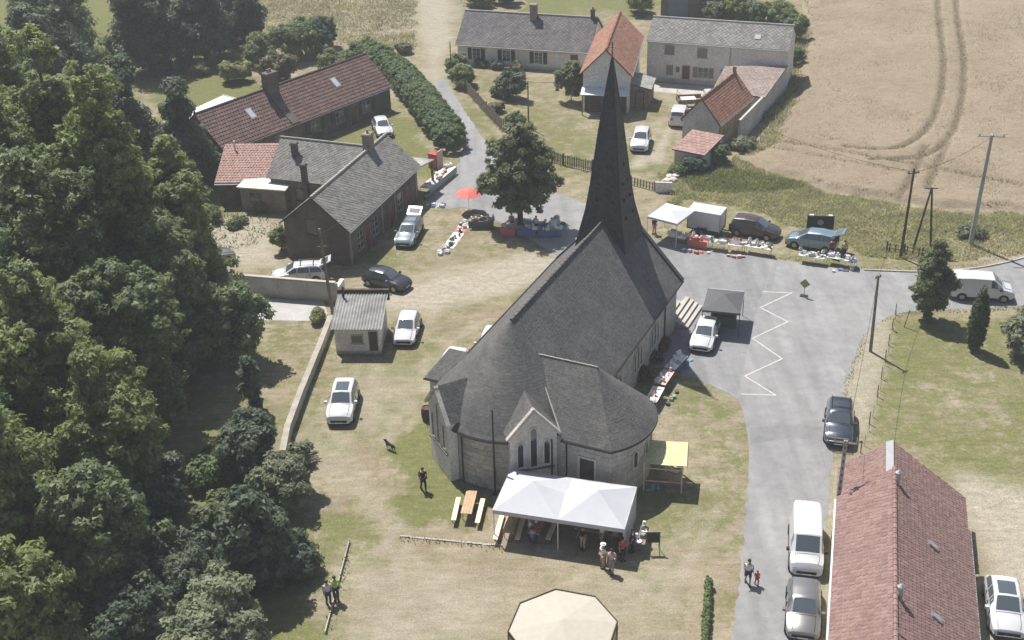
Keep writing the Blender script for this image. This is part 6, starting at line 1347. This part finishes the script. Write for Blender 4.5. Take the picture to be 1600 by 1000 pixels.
def bench(label, a, b, wd=.3, z=.46, mat=None, nm='bench', cat='bench', group=None):
    A, B = at(*a), at(*b); d = B - A; t = thing(nm, label, cat, (A + B) / 2, math.atan2(d.y, d.x), group); L = d.length; n = max(1, round(wd / .16))
    for k in range(n): MB().box(-L / 2, L / 2, -wd / 2 + wd * k / n + .005, -wd / 2 + wd * (k + 1) / n - .005, z - .04, z + random.uniform(-.002, .002)).build('plank', mat or timber_bench, t)
    for x in (-L * .36, L * .36):
        for s in (-1, 1): tubes_obj('leg', black_metal if nm == 'bench' else timber, t, [([(x, s * wd * .36, z - .04), (x + .06 * s, s * wd * .42, 0)], .022)], 6)
        MB().box(x - .03, x + .03, -wd * .42, wd * .42, z - .08, z - .04).build('bearer', timber, t)
    return t
GB, GT = 'pale wooden benches', 'tan trestle tables'
bench('pale bench on the left side of the outdoor trestle table', (717, 786), (709, 822), group=GB); bench('pale bench between the outdoor trestle table and the marquee', (755, 788), (746, 826), group=GB)
bench('tan trestle table standing in the open left of the marquee', (738, 782), (729, 818), .68, .76, timber_table, 'trestle_table', 'table', GT)
bench('pale bench at the left edge under the marquee', (787, 806), (774, 852), group=GB); bench('tan trestle table at the left edge under the marquee', (805, 806), (794, 848), .68, .76, timber_table, 'trestle_table', 'table', GT)
bench('second pale bench from the left under the marquee', (820, 812), (808, 852), group=GB); bench('pale bench by the middle pole of the marquee', (870, 818), (856, 852), group=GB)
bench('tan trestle table in the middle of the marquee', (848, 812), (834, 850), .68, .76, timber_table, 'trestle_table', 'table', GT)
bench('serving table along the back of the marquee', (900, 838), (968, 850), .7, .85, timber_table, 'trestle_table', 'table', GT)
bench('dark serving table at the right corner of the marquee', (1002, 838), (998, 868), .7, .85, timber, 'trestle_table', 'table', GT)
# chalkboard on legs
p = at(1020, 866); CB = thing('chalkboard', 'black board on two legs right of the marquee', 'board', (p.x, p.y, 0), R(-2)); MB().box(-.42, .42, -.02, .02, .75, 1.4, Matrix.Rotation(R(-12), 4, 'X')).build('panel', black_metal, CB)
for s in (-1, 1): tubes_obj('leg', timber, CB, [([(s * .38, -.14, 0), (s * .38, .22, 1.38)], .022)], 6); tubes_obj('back_leg', timber, CB, [([(s * .38, .55, 0), (s * .38, .2, 1.3)], .02)], 6)
MB().box(-.44, .44, -.03, .03, 1.40, 1.44, Matrix.Rotation(R(-12), 4, 'X')).build('frame', timber, CB)
# yellow stall
yq = [at(1003, 724, 2.15), at(1073, 729, 2.15), at(1079, 690, 2.4), at(1014, 687, 2.4)]; o = yq[0]; ang = math.atan2(yq[1].y - o.y, yq[1].x - o.x); Ly = (yq[1] - o).length; Wy = (yq[3] - o).length
YS = thing('yellow_stall', 'wooden stall with a bright yellow awning beside the chapel wall', 'stall', (o.x, o.y, 0), ang); aw = MB(); nx_, ny_ = 10, 10
for j in range(ny_ + 1):
    for i in range(nx_ + 1): aw.v.append((Ly * i / nx_, Wy * j / ny_, 2.15 + .25 * j / ny_ + .03 * math.cos(j * math.pi * .95) - .04 * math.sin(math.pi * i / nx_)))
for j in range(ny_):
    for i in range(nx_): k = j * (nx_ + 1) + i; aw.f.append((k, k + 1, k + nx_ + 2, k + nx_ + 1))
aw.build('awning', canvas_yellow, YS, 60); v = MB()
for i in range(13): x = Ly; y = Wy * i / 12; v.v += [(x + .01, y, 2.15 + .25 * i / 12), (x + .06, y, 1.88 + .25 * i / 12 + .03 * (i % 2))]
v.f = [(2 * k, 2 * k + 1, 2 * k + 3, 2 * k + 2) for k in range(12)]; v.build('valance', canvas_yellow, YS)
for x in (.15, Ly - .25):
    for y in (.12, Wy - .15): MB().box(x - .04, x + .04, y - .04, y + .04, 0, 2.15 + .25 * y / Wy).build('post', timber_new, YS)
for z, y in ((1.75, .1), (.8, .1), (1.0, Wy - .15), (1.6, Wy - .15)): MB().box(.15, Ly - .25, y - .025, y + .025, z - .03, z + .03).build('rail', timber_new, YS)
MB().box(Ly - 1.05, Ly - .25, .05, Wy - .2, .82, .86).build('counter', timber_table, YS); MB().box(Ly - .95, Ly - .3, Wy - .16, Wy - .13, .86, 1.9).build('back_panel', timber_table, YS)
# octagonal cream pavilion at the bottom edge
OC = thing('octagonal_pavilion', 'octagonal pavilion with pale cream roof at the bottom edge', 'pavilion', (2.15, 48.0, 0), R(5)); ROc = 2.83
op = [(ROc * math.cos(R(45 * k)), ROc * math.sin(R(45 * k))) for k in range(8)]
pan = plain('cream_panel', (.62, .52, .37), .75, 0, .2, 0, .1)
for k in range(8):
    a, b = op[k], op[(k + 1) % 8]; MB().slab([(a[0] * .985, a[1] * .985, 2.80), (b[0] * .985, b[1] * .985, 2.80), (0, 0, 3.3)], .05).build('roof_panel', canvas_cream, OC)
    M = wallM(a, b); Le = math.dist(a, b); MB().box(0, Le, -.05, .0, 2.62, 2.86, M).build('fascia', timber_dark, OC); MB().box(.06, Le - .06, -.12, -.06, 0, 2.62, M).build('wall_panel', pan, OC)
    MB().box(-.06, .06, -.14, -.02, 0, 2.62, M).build('post', timber, OC)
# barrel, bins
p = at(668, 655); BR = thing('barrel', 'dark brown round barrel against the left side of the apse', 'barrel', (p.x, p.y, 0)); MB().lathe([(.32, 0), (.40, .3), (.42, .5), (.39, .75), (.33, .98), (.30, .98), (.30, .93)], 18).build('body', wear('rusty_brown', (.07, .04, .03), (.12, .07, .05), 3, .8, 10), BR, 40)
for z, r in ((.2, .385), (.75, .40)): MB().lathe([(r, z - .03), (r + .012, z - .02), (r + .012, z + .02), (r, z + .03)], 18, capt=False, capb=False).build('hoop', black_metal, BR)
for i, (px, lid, lab) in enumerate((((481, 461), plain('lid_dark', (.05, .05, .05), .5), 'black wheeled bin with dark lid by the beige wall'), ((497, 462), plain('lid_yellow', (.62, .46, .06), .5), 'black wheeled bin with yellow lid by the beige wall'))):
    p = at(*px); B = thing('wheeled_bin', lab, 'bin', (p.x, p.y, .012), R(-10), 'wheeled bins'); m_ = MB(); m_.add([(-.25, -.3, .1), (.25, -.3, .1), (.25, .3, .1), (-.25, .3, .1), (-.31, -.38, 1.0), (.31, -.38, 1.0), (.31, .36, 1.0), (-.31, .36, 1.0)], [(0, 3, 2, 1), (4, 5, 6, 7), (0, 1, 5, 4), (1, 2, 6, 5), (2, 3, 7, 6), (3, 0, 4, 7)]); m_.build('body', plain('bin_black_%d' % i, (.03, .03, .03), .6), B)
    MB().slab([(-.34, -.42, 1.03), (.34, -.42, 1.03), (.34, .40, 1.12), (-.34, .40, 1.12)], .06).build('lid', lid, B); tubes_obj('handle', rubber, B, [([(-.28, .44, 1.0), (.28, .44, 1.0)], .025)], 6)
    for s in (-1, 1): o = inst('wheel', TYRE, B, (s * .27, .3, .12), R(90), (.37, .37, .37))
# road sign
p = at(1256, 463); RS = thing('road_sign', 'diamond shaped yellow green road sign on a post in the junction', 'sign', (p.x, p.y, .012), R(-25)); tubes_obj('post', grey_metal, RS, [([(0, 0, 0), (0, 0, 1.35)], .03)], 8)
MB().add([(0, -.035, .72), (.42, -.035, 1.14), (0, -.035, 1.56), (-.42, -.035, 1.14), (0, -.05, .72), (.42, -.05, 1.14), (0, -.05, 1.56), (-.42, -.05, 1.14)], [(3, 2, 1, 0), (4, 5, 6, 7), (0, 1, 5, 4), (1, 2, 6, 5), (2, 3, 7, 6), (3, 0, 4, 7)]).build('plate', plain('sign_olive', (.28, .30, .10), .6), RS)
MB().box(-.3, .3, -.2, .2, 0, .06).build('foot', black_metal, RS)
p = at(1485, 506); RS2 = thing('marker_post', 'thin leaning marker post at the lawn corner', 'post', (p.x - 3.6, p.y - .3, 0)); tubes_obj('shaft', timber, RS2, [([(0, 0, 0), (.25, 0, 1.5)], .04)]); tubes_obj('stay', grey_metal, RS2, [([(.25, 0, 1.45), (.9, -.1, 0)], .01)], 5)

# ================================================================= flea market
def canopy(name, label, corners, z, peak, mat, nposts=4, valance=.18):
    q = [at(*c, z) for c in corners]; o = q[0]; ang = math.atan2(q[1].y - o.y, q[1].x - o.x); L = (q[1] - o).length; W_ = (q[3] - o).length
    t = thing(name, label, 'canopy', (o.x, o.y, 0), ang); apx_ = (L / 2, W_ / 2, z + peak); c = [(0, 0, z), (L, 0, z), (L, W_, z), (0, W_, z)]
    for k in range(4): MB().slab([c[k], c[(k + 1) % 4], apx_], .015).build('roof_panel', mat, t)
    for k in range(4):
        a, b = Vector(c[k]), Vector(c[(k + 1) % 4]); MB().add([a, b, b - Vector((0, 0, valance)), a - Vector((0, 0, valance))], [(0, 1, 2, 3)]).build('valance', mat, t)
        tubes_obj('leg', white_metal if mat is pvc_white else black_metal, t, [([(c[k][0] * .97 + .04, c[k][1] * .97 + .04, 0), (c[k][0] * .97 + .04, c[k][1] * .97 + .04, z)], .03)], 6)
        tubes_obj('strut', grey_metal, t, [([a.lerp(b, .03), a.lerp(b, .97)], .02)], 5)
    return t
canopy('white_canopy', 'white pop-up canopy at the left end of the market tables', [(1011, 338), (1058, 350), (1080, 326), (1032, 316)], 2.3, .28, pvc_white)
canopy('dark_canopy', 'charcoal grey pop-up canopy beside the white car by the church steps', [(1097, 484), (1157, 490), (1162, 456), (1104, 450)], 2.1, .55, canvas_black)
def _dark_stall():
    A, B = at(1110, 506), at(1150, 510); d = B - A; t = thing('black_counter', 'black clothed counter with dark boxes under the charcoal canopy', 'counter', ((A.x + B.x) / 2, (A.y + B.y) / 2, .012), math.atan2(d.y, d.x)); L = d.length
    MB().box(-L / 2, L / 2, -.4, .4, .86, .9).build('table_top', canvas_black, t); MB().box(-L / 2 + .02, L / 2 - .02, -.38, -.36, .02, .86).box(-L / 2 + .02, -L / 2 + .04, -.36, .38, .02, .86).box(L / 2 - .04, L / 2 - .02, -.36, .38, .02, .86).build('cloth_skirt', canvas_black, t)
    for k in range(3): MB().box(-L / 2 + .2 + k * .6, -L / 2 + .6 + k * .6, -.2, .2, .9, 1.15 + .1 * (k % 2)).build('box', black_metal, t)
_dark_stall()
# goods: small shapes of several kinds, each piece its own thing
GC_ = [plain('goods_%d' % i, c, .7, 0, .3, 0, .1) for i, c in enumerate(((.68, .66, .62), (.72, .72, .72), (.40, .30, .24), (.50, .16, .13), (.60, .42, .36), (.12, .16, .30), (.09, .09, .10), (.30, .32, .28), (.62, .50, .30), (.45, .33, .40), (.16, .30, .36), (.55, .52, .46)))]
CN = ['cream', 'white', 'brown', 'red', 'peach', 'blue', 'black', 'grey', 'straw', 'mauve', 'teal', 'beige']
def shape_mesh(kind, mat):
    m_ = MB()
    if kind == 'crate': m_.box(-.2, .2, -.15, .15, 0, .02).box(-.2, .2, -.15, -.135, .02, .2).box(-.2, .2, .135, .15, .02, .2).box(-.2, -.185, -.135, .135, .02, .2).box(.185, .2, -.135, .135, .02, .2).box(-.16, -.02, -.12, .12, .02, .15).box(.02, .15, -.1, .11, .02, .22)
    elif kind == 'clothes':
        n_ = 6
        for j in range(n_ + 1):
            for i in range(n_ + 1): m_.v.append((-.26 + .52 * i / n_, -.2 + .4 * j / n_, (.0 if i in (0, n_) or j in (0, n_) else .07 + .07 * random.random())))
        for j in range(n_):
            for i in range(n_): k = j * (n_ + 1) + i; m_.f.append((k, k + 1, k + n_ + 2, k + n_ + 1))
        m_.f.append(tuple(range(n_ + 1)) + tuple((j + 1) * (n_ + 1) + n_ for j in range(n_)) + tuple(n_ * (n_ + 1) + i for i in range(n_ - 1, -1, -1)) + tuple(j * (n_ + 1) for j in range(n_ - 1, 0, -1)))
    elif kind == 'vase': m_.lathe([(.06, 0), (.10, .07), (.11, .14), (.06, .22), (.05, .27), (.075, .30)], 10)
    elif kind == 'books':
        for k in range(4): a = random.uniform(-.2, .2); m_.box(-.14, .14, -.1, .1, .045 * k, .045 * k + .042, Matrix.Rotation(a, 4, 'Z'))
    elif kind == 'plate_stack': m_.lathe([(.07, 0), (.15, .03), (.155, .05), (.14, .05), (.06, .035)], 14)
    elif kind == 'lamp': m_.lathe([(.09, 0), (.09, .02), (.02, .04), (.02, .24)], 10); m_.lathe([(.13, .22), (.08, .40), (.075, .40), (.12, .225)], 12)
    elif kind == 'framed_picture': m_.box(-.2, .2, -.02, .02, 0, .3, Matrix.Rotation(R(-25), 4, 'X')).box(-.17, .17, -.03, -.02, .03, .27, Matrix.Rotation(R(-25), 4, 'X')).box(-.02, .02, .1, .14, 0, .2)
    return m_
SHM = {}
def good(kind, ci, loc, rz, label, group, sc=1.0):
    if (kind, ci) not in SHM: SHM[(kind, ci)] = shape_mesh(kind, None).mesh(kind, GC_[ci], 40 if kind in ('vase', 'clothes', 'lamp', 'plate_stack') else None)
    o = inst(kind, SHM[(kind, ci)], None, loc, rz, (sc,) * 3); tag(o, label, {'plate_stack': 'plates', 'framed_picture': 'picture'}.get(kind, kind), group); return o
KN = {'crate': 'open crate of bric-a-brac', 'clothes': 'heap of folded clothes', 'vase': 'vase', 'books': 'stack of books', 'plate_stack': 'stack of plates', 'lamp': 'table lamp', 'framed_picture': 'framed picture'}
def spread(A, B, wd, z, n, where, kinds, cols, seed):
    r = random.Random(seed); d = B - A; ang = math.atan2(d.y, d.x); nn = Vector((-d.y, d.x, 0)).normalized()
    for k in range(n):
        q = A + d * ((k + r.uniform(.15, .85)) / n) + nn * r.uniform(-.36, .36) * wd; kd, ci = r.choice(kinds), r.choice(cols)
        good(kd, ci, (q.x, q.y, z + .012), ang + r.uniform(-.5, .5), '%s %s %s' % (CN[ci], KN[kd], where), 'wares ' + where, r.uniform(.85, 1.35))
def table(label, a, b, wd=.75, z=.74, mat=None, skirt=None, group='market tables'):
    A, B = at(*a), at(*b); d = B - A; t = thing('market_table', label, 'table', (A + B) / 2, math.atan2(d.y, d.x), group); L = d.length
    MB().box(-L / 2, L / 2, -wd / 2, wd / 2, z - .03, z).build('table_top', mat or GC_[1], t)
    for x in (-L / 2 + .08, L / 2 - .08):
        for y in (-wd / 2 + .06, wd / 2 - .06): tubes_obj('leg', grey_metal, t, [([(x, y, 0), (x, y, z - .03)], .018)], 6)
    if skirt:
        m_ = MB(); nq = 18; m_.v = [(-L / 2 - .01 + (L + .02) * k / nq, -wd / 2 - .012 - (.02 * (k % 2) if lv_ else 0), zz2) for k in range(nq + 1) for lv_, zz2 in ((0, z + .002), (1, .12))]; m_.f = [(2 * k, 2 * k + 1, 2 * k + 3, 2 * k + 2) for k in range(nq)]; m_.build('cloth_skirt', skirt, t)
    return t, A, B
ALL = ['crate', 'clothes', 'vase', 'books', 'plate_stack', 'lamp', 'framed_picture']
rows_ = [('white table under the edge of the white canopy', (1046, 378), (1072, 383), 'on the table under the white canopy edge', [0, 1, 7, 11], None, 5), ('red clothed table right of the white canopy', (1076, 383), (1106, 388), 'on the red clothed table', [3, 4, 1], GC_[3], 6),
         ('table with mixed wares in front of the trailer', (1110, 388), (1132, 391), 'on the table in front of the trailer', [5, 1, 11, 7], None, 5), ('table with peach coloured wares below the maroon minivan', (1137, 391), (1160, 394), 'on the peach coloured table', [4, 2, 3, 0], None, 6),
         ('long white table at the right end of the first stall row', (1163, 393), (1205, 400), 'on the long white table end', [1, 0, 11, 7], None, 9), ('white table in front of the pale blue minivan', (1248, 408), (1288, 414), 'on the table before the blue minivan', [1, 0, 7, 11], None, 8),
         ('white table at the far right of the second stall row', (1292, 411), (1334, 419), 'on the far right market table', [1, 0, 5, 6], None, 9)]
for i, (lab, a, b, wh_, cs_, skc, n_g) in enumerate(rows_):
    t, A, B = table(lab, a, b, .8, .74, GC_[1] if skc is None else skc, skc); spread(A, B, .75, .74, n_g * 2, wh_, ALL, cs_, 400 + i)
for i, (a, b, wh_, cs_) in enumerate((((1066, 392), (1110, 398), 'on the asphalt below the red clothed table', [1, 3, 9]), ((1300, 424), (1342, 421), 'on the asphalt at the end of the second stall row', [5, 0, 6]), ((1136, 401), (1165, 403), 'on the asphalt by the peach coloured table', [4, 2]))):
    spread(at(*a), at(*b), .5, .0, 5, wh_, ['crate', 'clothes', 'books'], cs_, 450 + i)
for i, (lab, a, b, wh_, cs_, tm) in enumerate((('cream market table nearest the chapel, first of the row along the church', (1017, 640), (1029, 618), 'on the cream table by the chapel', [0, 4, 11], GC_[0]), ('pink clothed market table in the middle of the row along the church', (1030, 614), (1045, 592), 'on the pink table along the church', [4, 9, 1], GC_[4]), ('white market table at the far end of the row along the church', (1046, 589), (1066, 568), 'on the white table along the church', [1, 7, 0], GC_[1]))):
    t, A, B = table(lab, a, b, .85, .74, tm); spread(A, B, .7, .74, 6, wh_, ALL, cs_, 470 + i)
spread(at(1062, 572), at(1076, 562), .6, 0, 4, 'on the ground past the white table along the church', ['crate', 'clothes', 'books'], [10, 5, 10], 481)
spread(at(1040, 635), at(1055, 612), .5, 0, 4, 'on the grass beside the pink table', ['crate', 'books'], [6, 7], 482)
spread(at(1012, 770), at(1026, 764), .6, 0, 4, 'at the foot of the yellow stall', ['crate', 'books', 'vase'], [10, 10, 1], 483)
spread(at(1036, 752), at(1058, 755), .4, .86, 5, 'on the yellow stall counter', ['plate_stack', 'vase', 'books'], [1, 0, 4], 484)
bA, bB = at(1003, 838), at(998, 866); spread(bA, bB, .6, .85, 6, 'on the dark serving table', ['plate_stack', 'vase', 'crate'], [1, 1, 7], 485)
spread(at(903, 838), at(965, 849), .6, .85, 9, 'on the serving table inside the marquee', ['plate_stack', 'vase', 'crate'], [1, 3, 4, 2], 486); spread(at(848, 814), at(836, 846), .5, .76, 6, 'on the middle marquee table', ['plate_stack', 'vase'], [1, 0, 3], 487)
# stall row on the lane behind the porch, parasol, blanket rows
t, A, B = table('long table of clothes and boxes beside the lane porch', (664, 305), (706, 270), 1.1, .74, GC_[0], GC_[7]); spread(A, B, 1.0, .74, 22, 'on the long table by the lane porch', ['clothes', 'crate', 'books', 'clothes'], [0, 1, 4, 2, 11], 490)
spread(at(662, 312), at(676, 300), .8, 0, 6, 'on the ground at the near end of the lane table', ['crate', 'books'], [6, 7, 2], 491); spread(at(675, 322), at(694, 322), .6, 0, 7, 'on the ground by the blue grey estate car', ['clothes', 'crate'], [1, 0, 1, 5], 492)
spread(at(690, 400), at(700, 385), 1.0, 0, 9, 'at the near end of the blanket row', ['crate', 'clothes', 'books', 'framed_picture'], [6, 7, 1, 2], 493)
A, B = at(700, 388), at(728, 348); d = B - A; BL = thing('blanket', 'long strip of white blankets on the grass with wares laid out', 'blanket', (A + B) / 2, math.atan2(d.y, d.x)); L_ = d.length
for k, ci in enumerate((1, 0, 1, 3, 1)):
    m_ = MB(); x0, x1 = -L_ / 2 + L_ * k / 5 + .02, -L_ / 2 + L_ * (k + 1) / 5 - .02; n4 = 5
    for j in range(n4 + 1):
        for i in range(n4 + 1): m_.v.append((x0 + (x1 - x0) * i / n4, -.5 + j / n4 * 1.0 + .03 * math.sin(i + k), .02 + .012 * random.random()))
    for j in range(n4):
        for i in range(n4): q = j * (n4 + 1) + i; m_.f.append((q, q + 1, q + n4 + 2, q + n4 + 1))
    m_.build('sheet', GC_[ci], BL)
spread(A, B, .8, .03, 20, 'on the white blanket strip', ['books', 'plate_stack', 'clothes', 'vase', 'crate'], [1, 0, 7, 6, 4, 1], 494)
t, A, B = table('dark clothed table at the end of the blanket strip', (733, 355), (772, 355), .9, .74, GC_[6], GC_[6]); spread(A, B, .8, .74, 14, 'on the dark clothed table near the parasol', ALL, [2, 1, 6, 0, 4], 495)
p = at(733, 330); UM = thing('parasol', 'coral red parasol open beside the lime tree', 'parasol', (p.x, p.y, 0)); nu = 8; RU = 1.25
for k in range(nu):
    a0, a1 = 2 * math.pi * k / nu, 2 * math.pi * (k + 1) / nu; MB().slab([(RU * math.cos(a0), RU * math.sin(a0), 1.75), (RU * math.cos(a1), RU * math.sin(a1), 1.75), (.5 * math.cos(a1), .5 * math.sin(a1), 2.12), (.5 * math.cos(a0), .5 * math.sin(a0), 2.12)], .012).build('canopy_panel', canvas_red, UM)
    MB().slab([(.5 * math.cos(a0), .5 * math.sin(a0), 2.121), (.5 * math.cos(a1), .5 * math.sin(a1), 2.121), (0, 0, 2.24)], .012).build('canopy_top', canvas_red, UM); tubes_obj('rib', white_metal, UM, [([(RU * math.cos(a0), RU * math.sin(a0), 1.73), (0, 0, 2.18)], .012)], 5)
tubes_obj('pole', white_metal, UM, [([(0, 0, 0), (0, 0, 2.3)], .022)]); MB().lathe([(.22, 0), (.22, .06), (.05, .12)], 12).build('base', concrete, UM)
# stalls in the shade of the lime tree
for i, (lab, a, b, wh_, cs_) in enumerate((('red clothed table in the shade under the left of the lime tree', (784, 366), (806, 368), 'on the red table under the lime tree', [3, 9, 2]), ('blue clothed table in the shade under the lime tree', (810, 368), (838, 370), 'on the blue table under the lime tree', [1, 5, 9]), ('table in the shade under the right of the lime tree', (842, 370), (876, 368), 'on the right table under the lime tree', [1, 7, 5]))):
    t, A, B = table(lab, a, b, .8, .74, GC_[(3, 5, 7)[i]], GC_[(3, 5, 5)[i]]); spread(A, B, .75, .74, 12, wh_, ALL, cs_, 500 + i)
spread(at(835, 350), at(880, 352), 1.2, 0, 12, 'on the asphalt behind the lime tree stalls', ['crate', 'clothes', 'books', 'lamp'], [2, 1, 3, 6], 510)
p = at(868, 366); SG = thing('clothes_rack', 'tall clothes rail hung with pale garments under the lime tree', 'rack', (p.x, p.y, 0), R(70)); tubes_obj('frame', grey_metal, SG, [([(-.6, 0, 0), (-.6, 0, 1.7), (.6, 0, 1.7), (.6, 0, 0)], .02), ([(-.6, -.3, 0), (-.6, .3, 0)], .02), ([(.6, -.3, 0), (.6, .3, 0)], .02)], 6)
for k in range(8): x = -.5 + k * .14; MB().add([(x, -.22, 1.6), (x, .22, 1.6), (x + .03, .26, .7), (x + .03, -.26, .72), (x + .06, -.22, 1.6), (x + .06, .22, 1.6), (x + .08, .26, .7), (x + .08, -.26, .72)], [(0, 1, 2, 3), (7, 6, 5, 4), (0, 4, 5, 1), (3, 2, 6, 7), (0, 3, 7, 4), (1, 5, 6, 2)]).build('garment', GC_[(1, 0, 7, 1, 5, 11, 1, 9)[k]], SG)
# red inflatable and boards by the hedge
p = at(682, 262); RB = thing('red_cabinet', 'red cabinet and pink board standing at the end of the clipped hedge', 'cabinet', (p.x, p.y, 0), R(-30)); MB().box(-.7, .3, -.35, .35, 0, 1.5).build('body', plain('bright_red', (.50, .06, .04), .5), RB); MB().box(.42, .5, -.5, .5, 0, 1.9).build('board', GC_[4], RB); MB().box(-.62, .22, -.37, -.355, .1, 1.4).build('door', canvas_red, RB)
# black display screen behind the blue minivan
p = at(1280, 366); DS = thing('display_board', 'black display board with a round pale emblem behind the blue minivan', 'board', (p.x, p.y, 0), R(-8)); MB().box(-1.15, 1.15, -.04, .04, .5, 1.75).build('panel', plain('board_black', (.015, .02, .03), .6), DS)
MB().add([(.27 * math.cos(k * .5236), -.055, 1.15 + .27 * math.sin(k * .5236)) for k in range(12)] + [(.27 * math.cos(k * .5236), -.042, 1.15 + .27 * math.sin(k * .5236)) for k in range(12)], [tuple(range(12)), tuple(range(12, 24))[::-1]] + [(k, 12 + k, 12 + (k + 1) % 12, (k + 1) % 12) for k in range(12)]).build('emblem', GC_[7], DS)
for s in (-1, 1): tubes_obj('leg', black_metal, DS, [([(s * 1.0, 0, 0), (s * 1.0, 0, .5)], .03), ([(s * 1.0, -.4, .02), (s * 1.0, .4, .02)], .03)], 6); MB().box(s * .8 - .18, s * .8 + .18, -.1, .1, 1.752, 1.86).build('lamp_head', plate_white, DS)
# flower beds beside the nave wall, stones by the drive, log pile
rb = leaf_mat('leaf_red_flower', [(.25, .03, .03), (.10, .12, .05), (.06, .08, .03)], .2)
for i, px in enumerate(((1000, 590), (1018, 566), (1034, 545))): bush('low red flowering bush along the nave wall, number %s from the chapel' % ('one', 'two', 'three')[i], px, .9, .8, rb if i != 1 else leaf_dark, 1800, .14, .25, 600 + i, 'flower bed along the nave')
for i, px in enumerate(((1046, 278), (1052, 283), (1042, 284), (1056, 277))):
    p = at(*px); bm = bmesh.new(); bmesh.ops.create_icosphere(bm, subdivisions=2, radius=.4)
    for v in bm.verts: v.co *= random.uniform(.82, 1.15); v.co.z *= .6
    me = bpy.data.meshes.new('boulder'); bm.to_mesh(me); bm.free(); me.materials.append(stone_pale); o = bpy.data.objects.new('boulder', me); link(o); o.location = (p.x, p.y, .15); tag(o, 'pale boulder beside the end of the farm drive', 'boulder', 'boulders by the farm drive')
p = at(487, 718); LG = thing('log_pile', 'small pile of old branches at the end of the low wall', 'logs', (p.x, p.y, 0), R(20))
for k in range(9): a = random.uniform(-.4, .4); tubes_obj('branch', bark, LG, [([(-.7 + random.uniform(-.3, .3), -.6 + .16 * k, .06 + .05 * (k % 3)), (.5 + random.uniform(-.4, .3), -.6 + .16 * k + a, .08 + .05 * (k % 3))], [.05, .03])], 6)

# ================================================================= summer haze
hz_m = bpy.data.materials.new('haze'); hz_m.use_nodes = True; nn_ = hz_m.node_tree.nodes; nn_.remove(nn_['Principled BSDF'])
pv = nn_.new('ShaderNodeVolumePrincipled'); pv.inputs['Color'].default_value = (.93, .95, .97, 1); pv.inputs['Density'].default_value = .00055; pv.inputs['Anisotropy'].default_value = .0
hz_m.node_tree.links.new(pv.outputs[0], nn_['Material Output'].inputs['Volume'])
hb = MB().box(-3050, 3050, -3050, 3050, -1.1, 49.2).build('haze', hz_m); hb['kind'] = 'stuff'; hb['label'] = 'thin pale summer haze over the village'
